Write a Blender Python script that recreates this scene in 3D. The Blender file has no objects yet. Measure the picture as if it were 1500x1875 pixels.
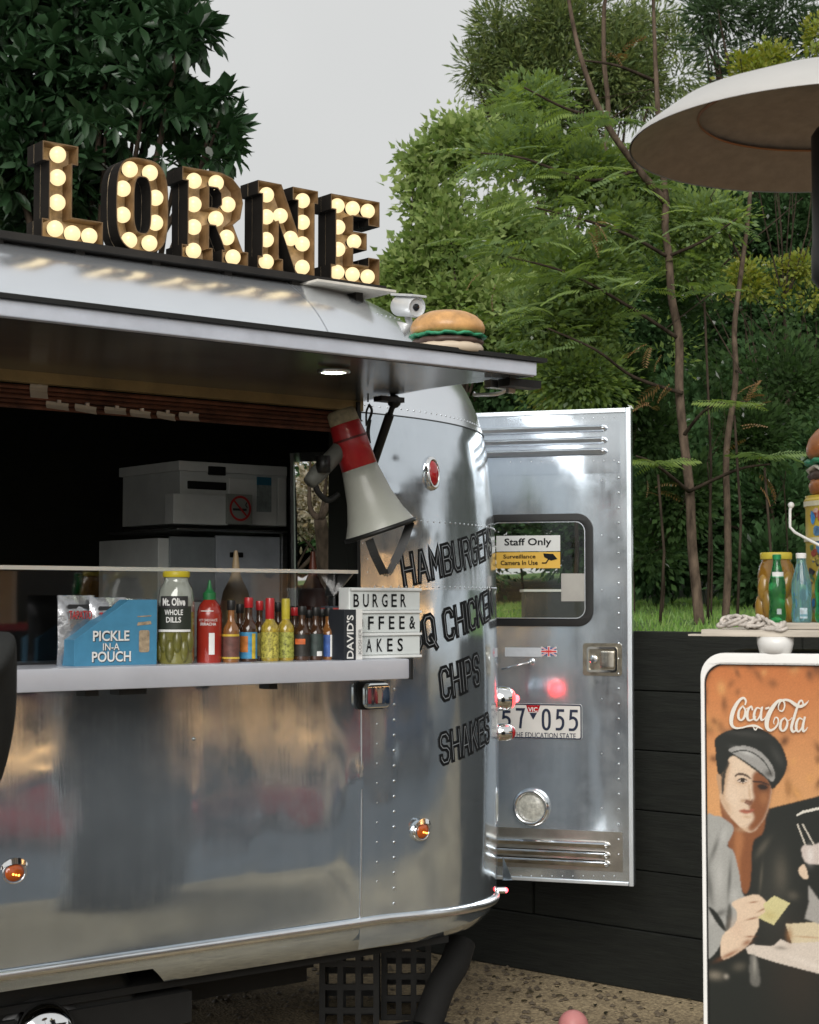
import bpy, bmesh, math, random
import numpy as np
from mathutils import Vector, Matrix
from mathutils.geometry import tessellate_polygon

random.seed(7)
rng = np.random.default_rng(11)
R = math.radians
scene = bpy.context.scene
COL = scene.collection

# ------------------------------------------------------------------ camera
FPX, CX, CY = 3100.0, 750.0, 937.5
AZ, PITCH, EYE = R(51.5), math.atan(162.5/3100.0), 1.60
FWD = Vector((math.cos(AZ), math.sin(AZ), 0)); RGT = Vector((math.sin(AZ), -math.cos(AZ), 0)); UP = Vector((0, 0, 1))
CF = FWD*math.cos(PITCH)+UP*math.sin(PITCH); CU = UP*math.cos(PITCH)-FWD*math.sin(PITCH)
CAMP = Vector((0, 0, EYE))
cd = bpy.data.cameras.new('camera'); cam = bpy.data.objects.new('camera', cd); COL.objects.link(cam)
cd.sensor_fit = 'HORIZONTAL'; cd.sensor_width = 36; cd.lens = FPX/1500*36
cd.clip_start = 0.05; cd.clip_end = 600
cam.matrix_world = Matrix(((RGT.x, CU.x, -CF.x, 0), (RGT.y, CU.y, -CF.y, 0), (RGT.z, CU.z, -CF.z, EYE), (0, 0, 0, 1)))
cd.dof.use_dof = True; cd.dof.focus_distance = 5.6; cd.dof.aperture_fstop = 14
scene.camera = cam

# ------------------------------------------------------------------ world, sun, exposure
SUN_EL, SUN_AZ = R(28), R(226)      # soft overcast light from behind the camera's left shoulder
w = bpy.data.worlds.new('World'); scene.world = w; w.use_nodes = True
nt = w.node_tree; nt.nodes.clear()
sky = nt.nodes.new('ShaderNodeTexSky'); sky.sky_type = 'NISHITA'; sky.sun_disc = False
sky.sun_elevation = SUN_EL; sky.sun_rotation = math.pi/2-SUN_AZ; sky.dust_density = 4.0
tc = nt.nodes.new('ShaderNodeTexCoord'); nz = nt.nodes.new('ShaderNodeTexNoise')
nz.inputs['Scale'].default_value = 1.6; nz.inputs['Detail'].default_value = 4
cr = nt.nodes.new('ShaderNodeValToRGB')
cr.color_ramp.elements[0].position = 0.3; cr.color_ramp.elements[0].color = (6.2, 6.24, 6.15, 1)
cr.color_ramp.elements[1].position = 0.72; cr.color_ramp.elements[1].color = (7.8, 7.82, 7.65, 1)
mx = nt.nodes.new('ShaderNodeMix'); mx.data_type = 'RGBA'; mx.inputs[0].default_value = 0.93
bg = nt.nodes.new('ShaderNodeBackground'); bg.inputs[1].default_value = 0.0505
out = nt.nodes.new('ShaderNodeOutputWorld')
nt.links.new(tc.outputs['Generated'], nz.inputs['Vector']); nt.links.new(nz.outputs['Fac'], cr.inputs[0])
nt.links.new(sky.outputs[0], mx.inputs[6]); nt.links.new(cr.outputs[0], mx.inputs[7])
nt.links.new(mx.outputs[2], bg.inputs[0]); nt.links.new(bg.outputs[0], out.inputs[0])
sl = bpy.data.lights.new('sun', 'SUN'); sl.energy = 1.5; sl.angle = R(40); sl.color = (1, .975, .94)
so = bpy.data.objects.new('sun', sl); COL.objects.link(so)
sd = Vector((math.cos(SUN_EL)*math.cos(SUN_AZ), math.cos(SUN_EL)*math.sin(SUN_AZ), math.sin(SUN_EL)))
so.rotation_euler = sd.to_track_quat('Z', 'Y').to_euler(); so.location = sd*50
vs = scene.view_settings; vs.view_transform = 'Standard'; vs.look = 'None'; vs.exposure = 1.0; vs.gamma = 1.0; vs.use_curve_mapping = False

# ------------------------------------------------------------------ surveying: where a sight line meets a real plane
def ray(px, py): return (CF*FPX+RGT*(px-CX)+CU*(CY-py)).normalized()
def on_plane(px, py, p, n):
    d = ray(px, py); t = (Vector(p)-CAMP).dot(n)/d.dot(n); return CAMP+d*t
def on_y(px, py, Y): return on_plane(px, py, (0, Y, 0), Vector((0, 1, 0)))
def on_x(px, py, X): return on_plane(px, py, (X, 0, 0), Vector((1, 0, 0)))
def on_z(px, py, Z): return on_plane(px, py, (0, 0, Z), Vector((0, 0, 1)))
def on_d(px, py, D): return on_plane(px, py, FWD*D, FWD)

# ------------------------------------------------------------------ mesh helpers
def frame(o, x, y, z):
    o, x, y, z = Vector(o), Vector(x), Vector(y), Vector(z)
    return Matrix(((x.x, y.x, z.x, o.x), (x.y, y.y, z.y, o.y), (x.z, y.z, z.z, o.z), (0, 0, 0, 1)))
def T(x, y, z): return Matrix.Translation((x, y, z))
def RZ(a): return Matrix.Rotation(a, 4, 'Z')
def aim(p, d):
    q = Vector(d).normalized().to_track_quat('Z', 'Y'); return Matrix.Translation(p) @ q.to_matrix().to_4x4()
class MB:
    def __init__(s): s.v = []; s.f = []; s.m = []; s.cur = 0
    def add(s, vs, fs, M=None):
        b = len(s.v)
        s.v += [tuple(M @ Vector(q)) for q in vs] if M is not None else [tuple(q) for q in vs]
        s.f += [tuple(b+i for i in f) for f in fs]; s.m += [s.cur]*len(fs); return s
    def box(s, c, z, M=None):
        x, y, w_ = c; a, b, d = z[0]/2, z[1]/2, z[2]/2
        vs = [(x+i*a, y+j*b, w_+k*d) for k in (-1, 1) for j in (-1, 1) for i in (-1, 1)]
        return s.add(vs, [(0, 2, 3, 1), (4, 5, 7, 6), (0, 1, 5, 4), (2, 6, 7, 3), (0, 4, 6, 2), (1, 3, 7, 5)], M)
    def lathe(s, prof, n=20, M=None, sy=1.0, cap=True):
        vs = []; fs = []
        for r, z in prof:
            for k in range(n):
                a = 2*math.pi*k/n; vs.append((r*math.cos(a), r*math.sin(a)*sy, z))
        for i in range(len(prof)-1):
            for k in range(n):
                k2 = (k+1) % n; fs.append((i*n+k, i*n+k2, (i+1)*n+k2, (i+1)*n+k))
        if cap and prof[0][0] > 1e-5: fs.append(tuple(range(n-1, -1, -1)))
        if cap and prof[-1][0] > 1e-5: fs.append(tuple((len(prof)-1)*n+k for k in range(n)))
        return s.add(vs, fs, M)
    def tube(s, pts, r, n=8, M=None, cap=True):
        pts = [Vector(p) for p in pts]; vs = []; fs = []; L = len(pts)
        rr = r if isinstance(r, (list, tuple)) else [r]*L
        up = Vector((0, 0, 1)); prev = None
        for i, p in enumerate(pts):
            t = (pts[min(i+1, L-1)]-pts[max(i-1, 0)]).normalized()
            if prev is None:
                a = t.cross(up if abs(t.z) < .9 else Vector((1, 0, 0))).normalized()
            else: a = (prev-t*prev.dot(t)).normalized()
            b = t.cross(a); prev = a
            for k in range(n):
                an = 2*math.pi*k/n; vs.append(p+(a*math.cos(an)+b*math.sin(an))*rr[i])
        for i in range(L-1):
            for k in range(n):
                k2 = (k+1) % n; fs.append((i*n+k, i*n+k2, (i+1)*n+k2, (i+1)*n+k))
        if cap: fs.append(tuple(range(n-1, -1, -1))); fs.append(tuple((L-1)*n+k for k in range(n)))
        return s.add(vs, fs, M)
    def prism(s, poly, z0, z1, M=None, hole=None):
        """outline in local x,y pushed from z0 to z1; an inner outline makes a hole"""
        rings = [list(poly)]+([list(hole)] if hole else [])
        flat = [p for r_ in rings for p in r_]; n = len(flat)
        tri = tessellate_polygon([[Vector((p[0], p[1], 0)) for p in r_] for r_ in rings])
        vs = [(p[0], p[1], z0) for p in flat]+[(p[0], p[1], z1) for p in flat]; fs = []
        for t in tri:
            a = [Vector(flat[i]) for i in t]
            cr_ = (a[1].x-a[0].x)*(a[2].y-a[0].y)-(a[1].y-a[0].y)*(a[2].x-a[0].x)
            t = t if cr_ > 0 else t[::-1]
            fs.append(tuple(i+n for i in t)); fs.append(tuple(t[::-1]))
        o = 0
        for ri, r_ in enumerate(rings):
            m = len(r_); ar = sum(r_[i][0]*r_[(i+1) % m][1]-r_[(i+1) % m][0]*r_[i][1] for i in range(m))
            ccw = (ar > 0) == (ri == 0)
            for i in range(m):
                a, b = o+i, o+(i+1) % m
                q = (a, b, b+n, a+n) if ccw else (b, a, a+n, b+n); fs.append(q)
            o += m
        return s.add(vs, fs, M)
    def flat(s, poly, z=0, M=None):
        tri = tessellate_polygon([[Vector((p[0], p[1], 0)) for p in poly]]); fs = []
        for t in tri:
            a = [poly[i] for i in t]
            c = (a[1][0]-a[0][0])*(a[2][1]-a[0][1])-(a[1][1]-a[0][1])*(a[2][0]-a[0][0])
            fs.append(tuple(t) if c > 0 else tuple(t[::-1]))
        return s.add([(p[0], p[1], z) for p in poly], fs, M)
    def sph(s, c, r, n=12, m=8, M=None, half=False):
        rx, ry, rz = r if isinstance(r, (tuple, list)) else (r, r, r)
        M2 = Matrix.Translation(c) @ Matrix.Diagonal((rx, ry, rz, 1)); M2 = M @ M2 if M is not None else M2
        a0 = 0 if half else -math.pi/2
        return s.lathe([(math.cos(a0+(math.pi/2-a0)*i/m) if i < m else 0.0, math.sin(a0+(math.pi/2-a0)*i/m)) for i in range(m+1)], n, M2)
    def ribbon(s, pts, w_, z=0, M=None, closed=False):
        """a flat stroke of given width(s) along points in local x,y"""
        P = [Vector((p[0], p[1])) for p in pts]; L = len(P); W = w_ if isinstance(w_, (list, tuple)) else [w_]*L
        lo, hi = [], []
        for i in range(L):
            if closed: a, b = P[i-1], P[(i+1) % L]
            else: a, b = P[max(i-1, 0)], P[min(i+1, L-1)]
            d1 = (P[i]-a).normalized() if (P[i]-a).length > 1e-9 else None
            d2 = (b-P[i]).normalized() if (b-P[i]).length > 1e-9 else None
            d1 = d1 or d2; d2 = d2 or d1
            t = (d1+d2); t = t.normalized() if t.length > 1e-6 else d1
            nn = Vector((-t.y, t.x)); c = max(.55, nn.dot(Vector((-d1.y, d1.x))))
            e = Vector((0, 0))
            if not closed and i == 0: e = -d2*W[i]*.5
            if not closed and i == L-1: e = d1*W[i]*.5
            lo.append(P[i]+e-nn*W[i]*.5/c); hi.append(P[i]+e+nn*W[i]*.5/c)
        vs = [(p.x, p.y, z) for p in lo]+[(p.x, p.y, z) for p in hi]
        fs = [(i, i+1, L+i+1, L+i) for i in range(L-1)]
        if closed: fs.append((L-1, 0, L, 2*L-1))
        return s.add(vs, fs, M)

def mesh_from(name, mb, mats, smooth=False, bevel=0, auto=None, weld=False):
    me = bpy.data.meshes.new(name); me.from_pydata(mb.v, [], mb.f)
    for m in (mats if isinstance(mats, (list, tuple)) else [mats]): me.materials.append(m)
    if max(mb.m or [0]) > 0: me.polygons.foreach_set('material_index', mb.m)
    if bevel or weld:
        bm = bmesh.new(); bm.from_mesh(me)
        if weld: bmesh.ops.remove_doubles(bm, verts=bm.verts, dist=1e-5)
        if bevel:
            ed = [e for e in bm.edges if len(e.link_faces) == 2 and e.calc_face_angle(0) > R(40)]
            bmesh.ops.bevel(bm, geom=ed, offset=bevel, segments=2, affect='EDGES', profile=.6)
        bm.to_mesh(me); bm.free()
    if smooth or auto:
        me.polygons.foreach_set('use_smooth', [True]*len(me.polygons))
        if auto or smooth == 'auto': me.set_sharp_from_angle(angle=R(auto or 35))
    me.update(); return me
def wm(root): return Matrix.LocRotScale(root.location, root.rotation_euler, None)
def tag(o, label=None, cat=None, group=None, kind=None):
    if label: o['label'] = label
    if cat: o['category'] = cat
    if group: o['group'] = group
    if kind: o['kind'] = kind
    return o
def thing(name, label, cat, loc=(0, 0, 0), rz=0, group=None):
    o = bpy.data.objects.new(name, None); COL.objects.link(o); o.empty_display_size = .1
    o.location = loc; o.rotation_euler = (0, 0, rz); return tag(o, label, cat, group)
def obj(name, mb, mat, parent=None, world=True, smooth=False, bevel=0, auto=None, weld=False, label=None, kind=None):
    """one mesh object; world=True when its vertices are in world metres, else in the parent's space"""
    o = bpy.data.objects.new(name, mesh_from(name, mb, mat, smooth, bevel, auto, weld)); COL.objects.link(o)
    if parent is not None:
        o.parent = parent
        if world:
            P = parent; chain = []
            while P is not None: chain.append(P); P = P.parent
            W = Matrix.Identity(4)
            for q in reversed(chain): W = W @ q.matrix_parent_inverse @ wm(q)
            o.matrix_parent_inverse = W.inverted()
    return tag(o, label, kind=kind)
def kids(o): return [c for c in bpy.data.objects if c.parent == o]
def copy_tree(o, parent=None):
    c = o.copy(); COL.objects.link(c)
    if parent is not None: c.parent = parent
    for ch in list(o.children): copy_tree(ch, c)
    return c
def smooth_pts(pts, k=6, closed=False):
    P = [np.array(p, float) for p in pts]; n = len(P); out_ = []
    rg = range(n if closed else n-1)
    for i in rg:
        if closed: a, b, c, d = P[i-1], P[i], P[(i+1) % n], P[(i+2) % n]
        else: a, b, c, d = P[max(i-1, 0)], P[i], P[i+1], P[min(i+2, n-1)]
        for j in range(k):
            t = j/k; out_.append(tuple(.5*((2*b)+(-a+c)*t+(2*a-5*b+4*c-d)*t*t+(-a+3*b-3*c+d)*t**3)))
    if not closed: out_.append(tuple(P[-1]))
    return out_
def rrect(w_, h, r, n=6, cx=0, cy=0):
    o = []
    for sx, sy, a0 in ((1, -1, -90), (1, 1, 0), (-1, 1, 90), (-1, -1, 180)):
        for i in range(n+1):
            a = R(a0+90*i/n); o.append((cx+sx*(w_/2-r)+r*math.cos(a), cy+sy*(h/2-r)+r*math.sin(a)))
    return o

# ------------------------------------------------------------------ materials
def newmat(name):
    m = bpy.data.materials.new(name); m.use_nodes = True; n = m.node_tree
    return m, n, n.nodes['Principled BSDF']
def mat(name, col, rough=.6, metal=0.0, var=.15, vs_=8.0, bump=.0, bs=60.0, bd=.002, coat=0, emit=None, es=0, trans=0, ior=1.45, spec=.5, stretch=None, alpha=None):
    m, n, b = newmat(name); L = n.links.new
    b.inputs['Roughness'].default_value = rough; b.inputs['Metallic'].default_value = metal
    b.inputs['Specular IOR Level'].default_value = spec; b.inputs['IOR'].default_value = ior
    if coat: b.inputs['Coat Weight'].default_value = coat; b.inputs['Coat Roughness'].default_value = .08
    if trans: b.inputs['Transmission Weight'].default_value = trans
    if alpha is not None: b.inputs['Alpha'].default_value = alpha
    c = (*col, 1)
    t = n.nodes.new('ShaderNodeTexCoord'); src = t.outputs['Object']
    if stretch:
        mp = n.nodes.new('ShaderNodeMapping'); mp.inputs['Scale'].default_value = stretch; L(src, mp.inputs[0]); src = mp.outputs[0]
    if var > 0:
        z = n.nodes.new('ShaderNodeTexNoise'); z.inputs['Scale'].default_value = vs_; z.inputs['Detail'].default_value = 5; z.inputs['Roughness'].default_value = .65
        L(src, z.inputs['Vector']); r_ = n.nodes.new('ShaderNodeValToRGB'); e = r_.color_ramp.elements
        e[0].position = .3; e[1].position = .7
        e[0].color = (*[x*(1-var) for x in col], 1); e[1].color = (*[min(1, x*(1+var)) for x in col], 1)
        L(z.outputs['Fac'], r_.inputs[0]); L(r_.outputs[0], b.inputs['Base Color'])
    else: b.inputs['Base Color'].default_value = c
    if bump:
        z2 = n.nodes.new('ShaderNodeTexNoise'); z2.inputs['Scale'].default_value = bs; z2.inputs['Detail'].default_value = 4; L(src, z2.inputs['Vector'])
        bp = n.nodes.new('ShaderNodeBump'); bp.inputs['Strength'].default_value = bump; bp.inputs['Distance'].default_value = bd
        L(z2.outputs['Fac'], bp.inputs['Height']); L(bp.outputs[0], b.inputs['Normal'])
    if emit: b.inputs['Emission Color'].default_value = (*emit, 1); b.inputs['Emission Strength'].default_value = es
    return m

def alu(name, col, rough, wave, wscale=2.2, streak=.5, fine=.0, dirt=.25, scratch=.09, rv=(.55, 2.0)):
    """polished aluminium sheet: oil-canning dents, wiped haze and vertical water streaks"""
    m, n, b = newmat(name); L = n.links.new
    b.inputs['Metallic'].default_value = .86
    t = n.nodes.new('ShaderNodeTexCoord'); P = t.outputs['Object']
    def noise(sc, det, vec=P, ro=.6):
        z = n.nodes.new('ShaderNodeTexNoise'); z.inputs['Scale'].default_value = sc; z.inputs['Detail'].default_value = det; z.inputs['Roughness'].default_value = ro
        L(vec, z.inputs['Vector']); return z.outputs['Fac']
    def ramp(f, a, b_, ca, cb):
        r_ = n.nodes.new('ShaderNodeValToRGB'); e = r_.color_ramp.elements; e[0].position = a; e[1].position = b_; e[0].color = (*ca, 1); e[1].color = (*cb, 1)
        L(f, r_.inputs[0]); return r_.outputs[0]
    mp = n.nodes.new('ShaderNodeMapping'); mp.inputs['Scale'].default_value = (9, 9, .4); L(P, mp.inputs[0])
    st = noise(1.6, 6, mp.outputs[0], .7); cloud = noise(2.4, 6)
    fine_n = noise(16, 3)
    c1 = ramp(cloud, .3, .75, tuple(x*(1-dirt) for x in col), col)
    c2 = ramp(st, .3, .72, (1-dirt*streak,)*3, (1, 1, 1))
    mu = n.nodes.new('ShaderNodeMix'); mu.data_type = 'RGBA'; mu.blend_type = 'MULTIPLY'; mu.inputs[0].default_value = 1
    L(c1, mu.inputs[6]); L(c2, mu.inputs[7]); L(mu.outputs[2], b.inputs['Base Color'])
    ad = n.nodes.new('ShaderNodeMath'); ad.operation = 'ADD'; L(st, ad.inputs[0]); L(fine_n, ad.inputs[1])
    mr = n.nodes.new('ShaderNodeMapRange'); mr.inputs[1].default_value = .6; mr.inputs[2].default_value = 1.4
    mr.inputs[3].default_value = rough*rv[0]; mr.inputs[4].default_value = rough*rv[1]
    L(ad.outputs[0], mr.inputs[0]); L(mr.outputs[0], b.inputs['Roughness'])
    mp2 = n.nodes.new('ShaderNodeMapping'); mp2.inputs['Scale'].default_value = (1.3, 1.3, .7); L(P, mp2.inputs[0])
    big = noise(wscale, 1.5, mp2.outputs[0], .4)
    mp3 = n.nodes.new('ShaderNodeMapping'); mp3.inputs['Scale'].default_value = (90, 90, 2.2); L(P, mp3.inputs[0]); scr = noise(1.0, 3, mp3.outputs[0], .6)
    bp0 = n.nodes.new('ShaderNodeBump'); bp0.inputs['Strength'].default_value = scratch; bp0.inputs['Distance'].default_value = .0006; L(scr, bp0.inputs['Height'])
    bp = n.nodes.new('ShaderNodeBump'); bp.inputs['Strength'].default_value = 1; bp.inputs['Distance'].default_value = wave
    L(big, bp.inputs['Height']); L(bp0.outputs[0], bp.inputs['Normal'])
    if fine:
        bp2 = n.nodes.new('ShaderNodeBump'); bp2.inputs['Strength'].default_value = fine; bp2.inputs['Distance'].default_value = .0008
        L(fine_n, bp2.inputs['Height']); L(bp.outputs[0], bp2.inputs['Normal']); L(bp2.outputs[0], b.inputs['Normal'])
    else: L(bp.outputs[0], b.inputs['Normal'])
    return m

def leafmat(name, cols, rough=.45, trans=.25, spec=.4):
    """leaf colour picked per leaf from a 'tint' attribute; a little light comes through"""
    m, n, b = newmat(name); L = n.links.new
    a = n.nodes.new('ShaderNodeAttribute'); a.attribute_name = 'tint'
    oi = n.nodes.new('ShaderNodeObjectInfo')
    ad = n.nodes.new('ShaderNodeMath'); ad.operation = 'ADD'; L(a.outputs['Fac'], ad.inputs[0]); L(oi.outputs['Random'], ad.inputs[1])
    fr = n.nodes.new('ShaderNodeMath'); fr.operation = 'FRACT'; L(ad.outputs[0], fr.inputs[0])
    r_ = n.nodes.new('ShaderNodeValToRGB'); el = r_.color_ramp.elements
    for i, c in enumerate(cols):
        p = i/(len(cols)-1) if len(cols) > 1 else 0
        if i == 0: e = el[0]; e.position = 0
        elif i == 1 and len(cols) == 2: e = el[1]; e.position = 1
        else:
            e = el[1] if i == len(cols)-1 else el.new(p)
            e.position = p
        e.color = (*c, 1)
    L(fr.outputs[0], r_.inputs[0]); L(r_.outputs[0], b.inputs['Base Color'])
    b.inputs['Roughness'].default_value = rough; b.inputs['Specular IOR Level'].default_value = spec
    tr = n.nodes.new('ShaderNodeBsdfTranslucent'); hs = n.nodes.new('ShaderNodeHueSaturation'); hs.inputs['Value'].default_value = 1.6; hs.inputs['Saturation'].default_value = 1.15
    L(r_.outputs[0], hs.inputs['Color']); L(hs.outputs[0], tr.inputs[0])
    ms = n.nodes.new('ShaderNodeMixShader'); ms.inputs[0].default_value = trans
    L(b.outputs[0], ms.inputs[1]); L(tr.outputs[0], ms.inputs[2]); L(ms.outputs[0], n.nodes['Material Output'].inputs[0])
    return m

def glass(name, col=(1, 1, 1), refl=.12, dens=.9):
    """thin pane: mostly see-through with a clear reflection on top"""
    m, n, b = newmat(name); L = n.links.new; n.nodes.remove(b)
    tr = n.nodes.new('ShaderNodeBsdfTransparent'); tr.inputs[0].default_value = (*[c*dens for c in col], 1)
    gl = n.nodes.new('ShaderNodeBsdfGlossy'); gl.inputs['Roughness'].default_value = .02
    fr = n.nodes.new('ShaderNodeFresnel'); fr.inputs[0].default_value = 1.5
    ad = n.nodes.new('ShaderNodeMath'); ad.operation = 'ADD'; ad.inputs[1].default_value = refl*.3; L(fr.outputs[0], ad.inputs[0])
    ms = n.nodes.new('ShaderNodeMixShader'); L(ad.outputs[0], ms.inputs[0]); L(tr.outputs[0], ms.inputs[1]); L(gl.outputs[0], ms.inputs[2])
    L(ms.outputs[0], n.nodes['Material Output'].inputs[0]); return m

ALU = alu('polished_aluminium', (.73, .80, .87), .10, .012, streak=.35, dirt=.16)
ALU_LOW = alu('weathered_aluminium', (.68, .77, .85), .085, .011, 2.3, streak=.4, dirt=.22)
ALU_ROOF = alu('roof_aluminium', (.84, .88, .93), .20, .003, streak=.12, dirt=.06, scratch=.0, rv=(.9, 1.15))
ALU_DOOR = alu('door_aluminium', (.75, .82, .88), .11, .006, 3.0, streak=.35, dirt=.16)
ALU_TRIM = mat('bright_trim', (.80, .83, .86), .28, 1, .08, 12)
STEEL = mat('brushed_steel', (.62, .62, .62), .34, 1, .12, 6, stretch=(1, 1, 30))
COUNTER = mat('counter_edge_aluminium', (.60, .62, .68), .36, .35, .08, 3, bump=.1, bs=90)
CHROME = mat('chrome', (.86, .87, .88), .07, 1, .05, 20)
RUBBER = mat('black_rubber', (.008, .0085, .008), .6, var=.3, vs_=20)
BLACK = mat('black_plastic', (.009, .0095, .009), .45, var=.25, vs_=30)
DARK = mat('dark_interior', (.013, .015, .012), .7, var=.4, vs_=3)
UNDER = mat('awning_underside_paint', (.22, .23, .22), .22, .75, .25, 3, bump=.2, bs=2.5, bd=.01)
WHITE = mat('white_enamel', (.80, .79, .76), .35, var=.05, vs_=5, coat=.2)
INK = mat('black_lettering', (.006, .007, .008), .7, var=.3, vs_=30, spec=.2)
GLASS = glass('clear_glass', dens=.93)
GLASS_G = glass('guard_glass', (.93, .96, .95), .2, .86)
REDLENS = mat('red_lens', (.42, .01, .015), .12, var=.15, vs_=60, coat=.6, spec=.8)
AMBER = mat('amber_lens', (.42, .08, .01), .12, var=.15, vs_=60, coat=.6)
AMBER_ON = mat('amber_led', (1, .35, .05), .4, var=0, emit=(1, .33, .05), es=3)
RED_ON = mat('red_led', (1, .05, .05), .4, var=0, emit=(1, .04, .05), es=7)
WHITE_ON = mat('led_downlight', (1, 1, .95), .4, var=0, emit=(.93, 1, .86), es=1.6)
# ------------------------------------------------------------------ writing
def _text(s, w_, h, x, y, z=0, M=None, bold=0.0, spacing=1.0, align='L'):
    cu = bpy.data.curves.new('t', 'FONT'); cu.body = s; cu.size = 1; cu.offset = bold; cu.space_character = spacing; cu.resolution_u = 3
    to = bpy.data.objects.new('t', cu); me = bpy.data.meshes.new_from_object(to)
    V = [v.co.copy() for v in me.vertices]; F = [tuple(p.vertices) for p in me.polygons]
    bpy.data.objects.remove(to); bpy.data.curves.remove(cu); bpy.data.meshes.remove(me)
    if not V: return [], []
    x0, x1 = min(v.x for v in V), max(v.x for v in V); y0, y1 = min(v.y for v in V), max(v.y for v in V)
    sx = w_/(x1-x0); sy = h/(y1-y0)
    return [(x+(v.x-x0)*sx, y+(v.y-y0)*sy, z) for v in V], F
def text(mb, s, w_, h, x, y, z=0, M=None, bold=0.0, spacing=1.0):
    """lettering whose bounding box has its lower left at x,y and the given width and height"""
    V, F = _text(s, w_, h, x, y, z, None, bold, spacing)
    if M is not None and callable(M) and not isinstance(M, Matrix): V = [M(*v) for v in V]; M = None
    return mb.add(V, F, M)

G = {'H': [[(0, 0), (0, 7)], [(4, 0), (4, 7)], [(0, 3.5), (4, 3.5)]],
 'A': [[(0, 0), (1.7, 7), (2.3, 7), (4, 0)], [(.6, 2.3), (3.4, 2.3)]],
 'M': [[(0, 0), (0, 7), (2, 2.6), (4, 7), (4, 0)]],
 'B': [[(0, 0), (0, 7), (3, 7), (4, 6), (4, 4.6), (3, 3.7), (4, 2.8), (4, 1), (3, 0), (0, 0)], [(0, 3.7), (3, 3.7)]],
 'U': [[(0, 7), (0, 1), (1, 0), (3, 0), (4, 1), (4, 7)]],
 'R': [[(0, 0), (0, 7), (3, 7), (4, 6), (4, 4.5), (3, 3.5), (0, 3.5)], [(2.4, 3.5), (4, 0)]],
 'G': [[(4, 5.4), (4, 6), (3, 7), (1, 7), (0, 6), (0, 1), (1, 0), (3, 0), (4, 1), (4, 3.4), (2.2, 3.4)]],
 'E': [[(4, 7), (0, 7), (0, 0), (4, 0)], [(0, 3.5), (3.1, 3.5)]],
 'S': [[(4, 5.5), (4, 6), (3, 7), (1, 7), (0, 6), (0, 4.6), (1, 3.7), (3, 3.4), (4, 2.5), (4, 1), (3, 0), (1, 0), (0, 1), (0, 1.6)]],
 'Q': [[(0, 1), (0, 6), (1, 7), (3, 7), (4, 6), (4, 1), (3, 0), (1, 0), (0, 1)], [(2.4, 1.8), (4.2, -1)]],
 'C': [[(4, 5.4), (4, 6), (3, 7), (1, 7), (0, 6), (0, 1), (1, 0), (3, 0), (4, 1), (4, 1.6)]],
 'I': [[(0, 0), (0, 7)]], 'K': [[(0, 0), (0, 7)], [(4, 7), (0, 2.8)], [(1.2, 4.2), (4, 0)]],
 'N': [[(0, 0), (0, 7), (4, 0), (4, 7)]], 'P': [[(0, 0), (0, 7), (3, 7), (4, 6), (4, 4.3), (3, 3.3), (0, 3.3)]]}
def stroke_word(word, fn, W, H, thick, z):
    """condensed sign-painter capitals; fn maps (u, v, lift) to space. returns dark outline mesh and its inline mesh"""
    adv = [1.9 if c == 'I' else (3.0 if c == ' ' else 6.0) for c in word]; tot = sum(adv)-2.0
    su, sv = W/tot, H/7.0; a, b = MB(), MB(); x = 0; k = 0
    for c, ad in zip(word, adv):
        for pl in G.get(c, []):
            pts = []
            for i in range(len(pl)-1):
                p, q = pl[i], pl[i+1]; n = max(1, int(math.dist(p, q)/1.5))
                pts += [(p[0]+(q[0]-p[0])*j/n, p[1]+(q[1]-p[1])*j/n) for j in range(n)]
            pts.append(pl[-1]); pts = [((x+p[0])*su, p[1]*sv) for p in pts]; k += 1
            for mb, t, dz in ((a, thick, 0), (b, thick*.13, .0008)):
                m = MB(); m.ribbon(pts, t, 0)
                mb.add([fn(v[0], v[1], z+dz+.00025*(k % 4)) for v in m.v], m.f)
        x += ad
    return a, b

# ------------------------------------------------------------------ SETTING: ground, retaining wall, lawn
def ground_mat():
    m, n, b = newmat('gravelly_asphalt'); L = n.links.new; b.inputs['Roughness'].default_value = .9
    t = n.nodes.new('ShaderNodeTexCoord')
    def N(sc, d=6):
        z = n.nodes.new('ShaderNodeTexNoise'); z.inputs['Scale'].default_value = sc; z.inputs['Detail'].default_value = d; L(t.outputs['Object'], z.inputs['Vector']); return z.outputs['Fac']
    vo = n.nodes.new('ShaderNodeTexVoronoi'); vo.inputs['Scale'].default_value = 85; L(t.outputs['Object'], vo.inputs['Vector'])
    r1 = n.nodes.new('ShaderNodeValToRGB'); e = r1.color_ramp.elements; e[0].position = .35; e[1].position = .68
    e[0].color = (.19, .15, .095, 1); e[1].color = (.42, .34, .22, 1); L(N(1.1), r1.inputs[0])
    r2 = n.nodes.new('ShaderNodeValToRGB'); e = r2.color_ramp.elements; e[0].color = (.45, .43, .4, 1); e[1].color = (1.35, 1.3, 1.2, 1); L(vo.outputs['Color'], r2.inputs[0])
    mu = n.nodes.new('ShaderNodeMix'); mu.data_type = 'RGBA'; mu.blend_type = 'MULTIPLY'; mu.inputs[0].default_value = 1; L(r1.outputs[0], mu.inputs[6]); L(r2.outputs[0], mu.inputs[7])
    L(mu.outputs[2], b.inputs['Base Color'])
    bp = n.nodes.new('ShaderNodeBump'); bp.inputs['Strength'].default_value = .8; bp.inputs['Distance'].default_value = .006; L(vo.outputs['Distance'], bp.inputs['Height']); L(bp.outputs[0], b.inputs['Normal'])
    return m
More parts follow.
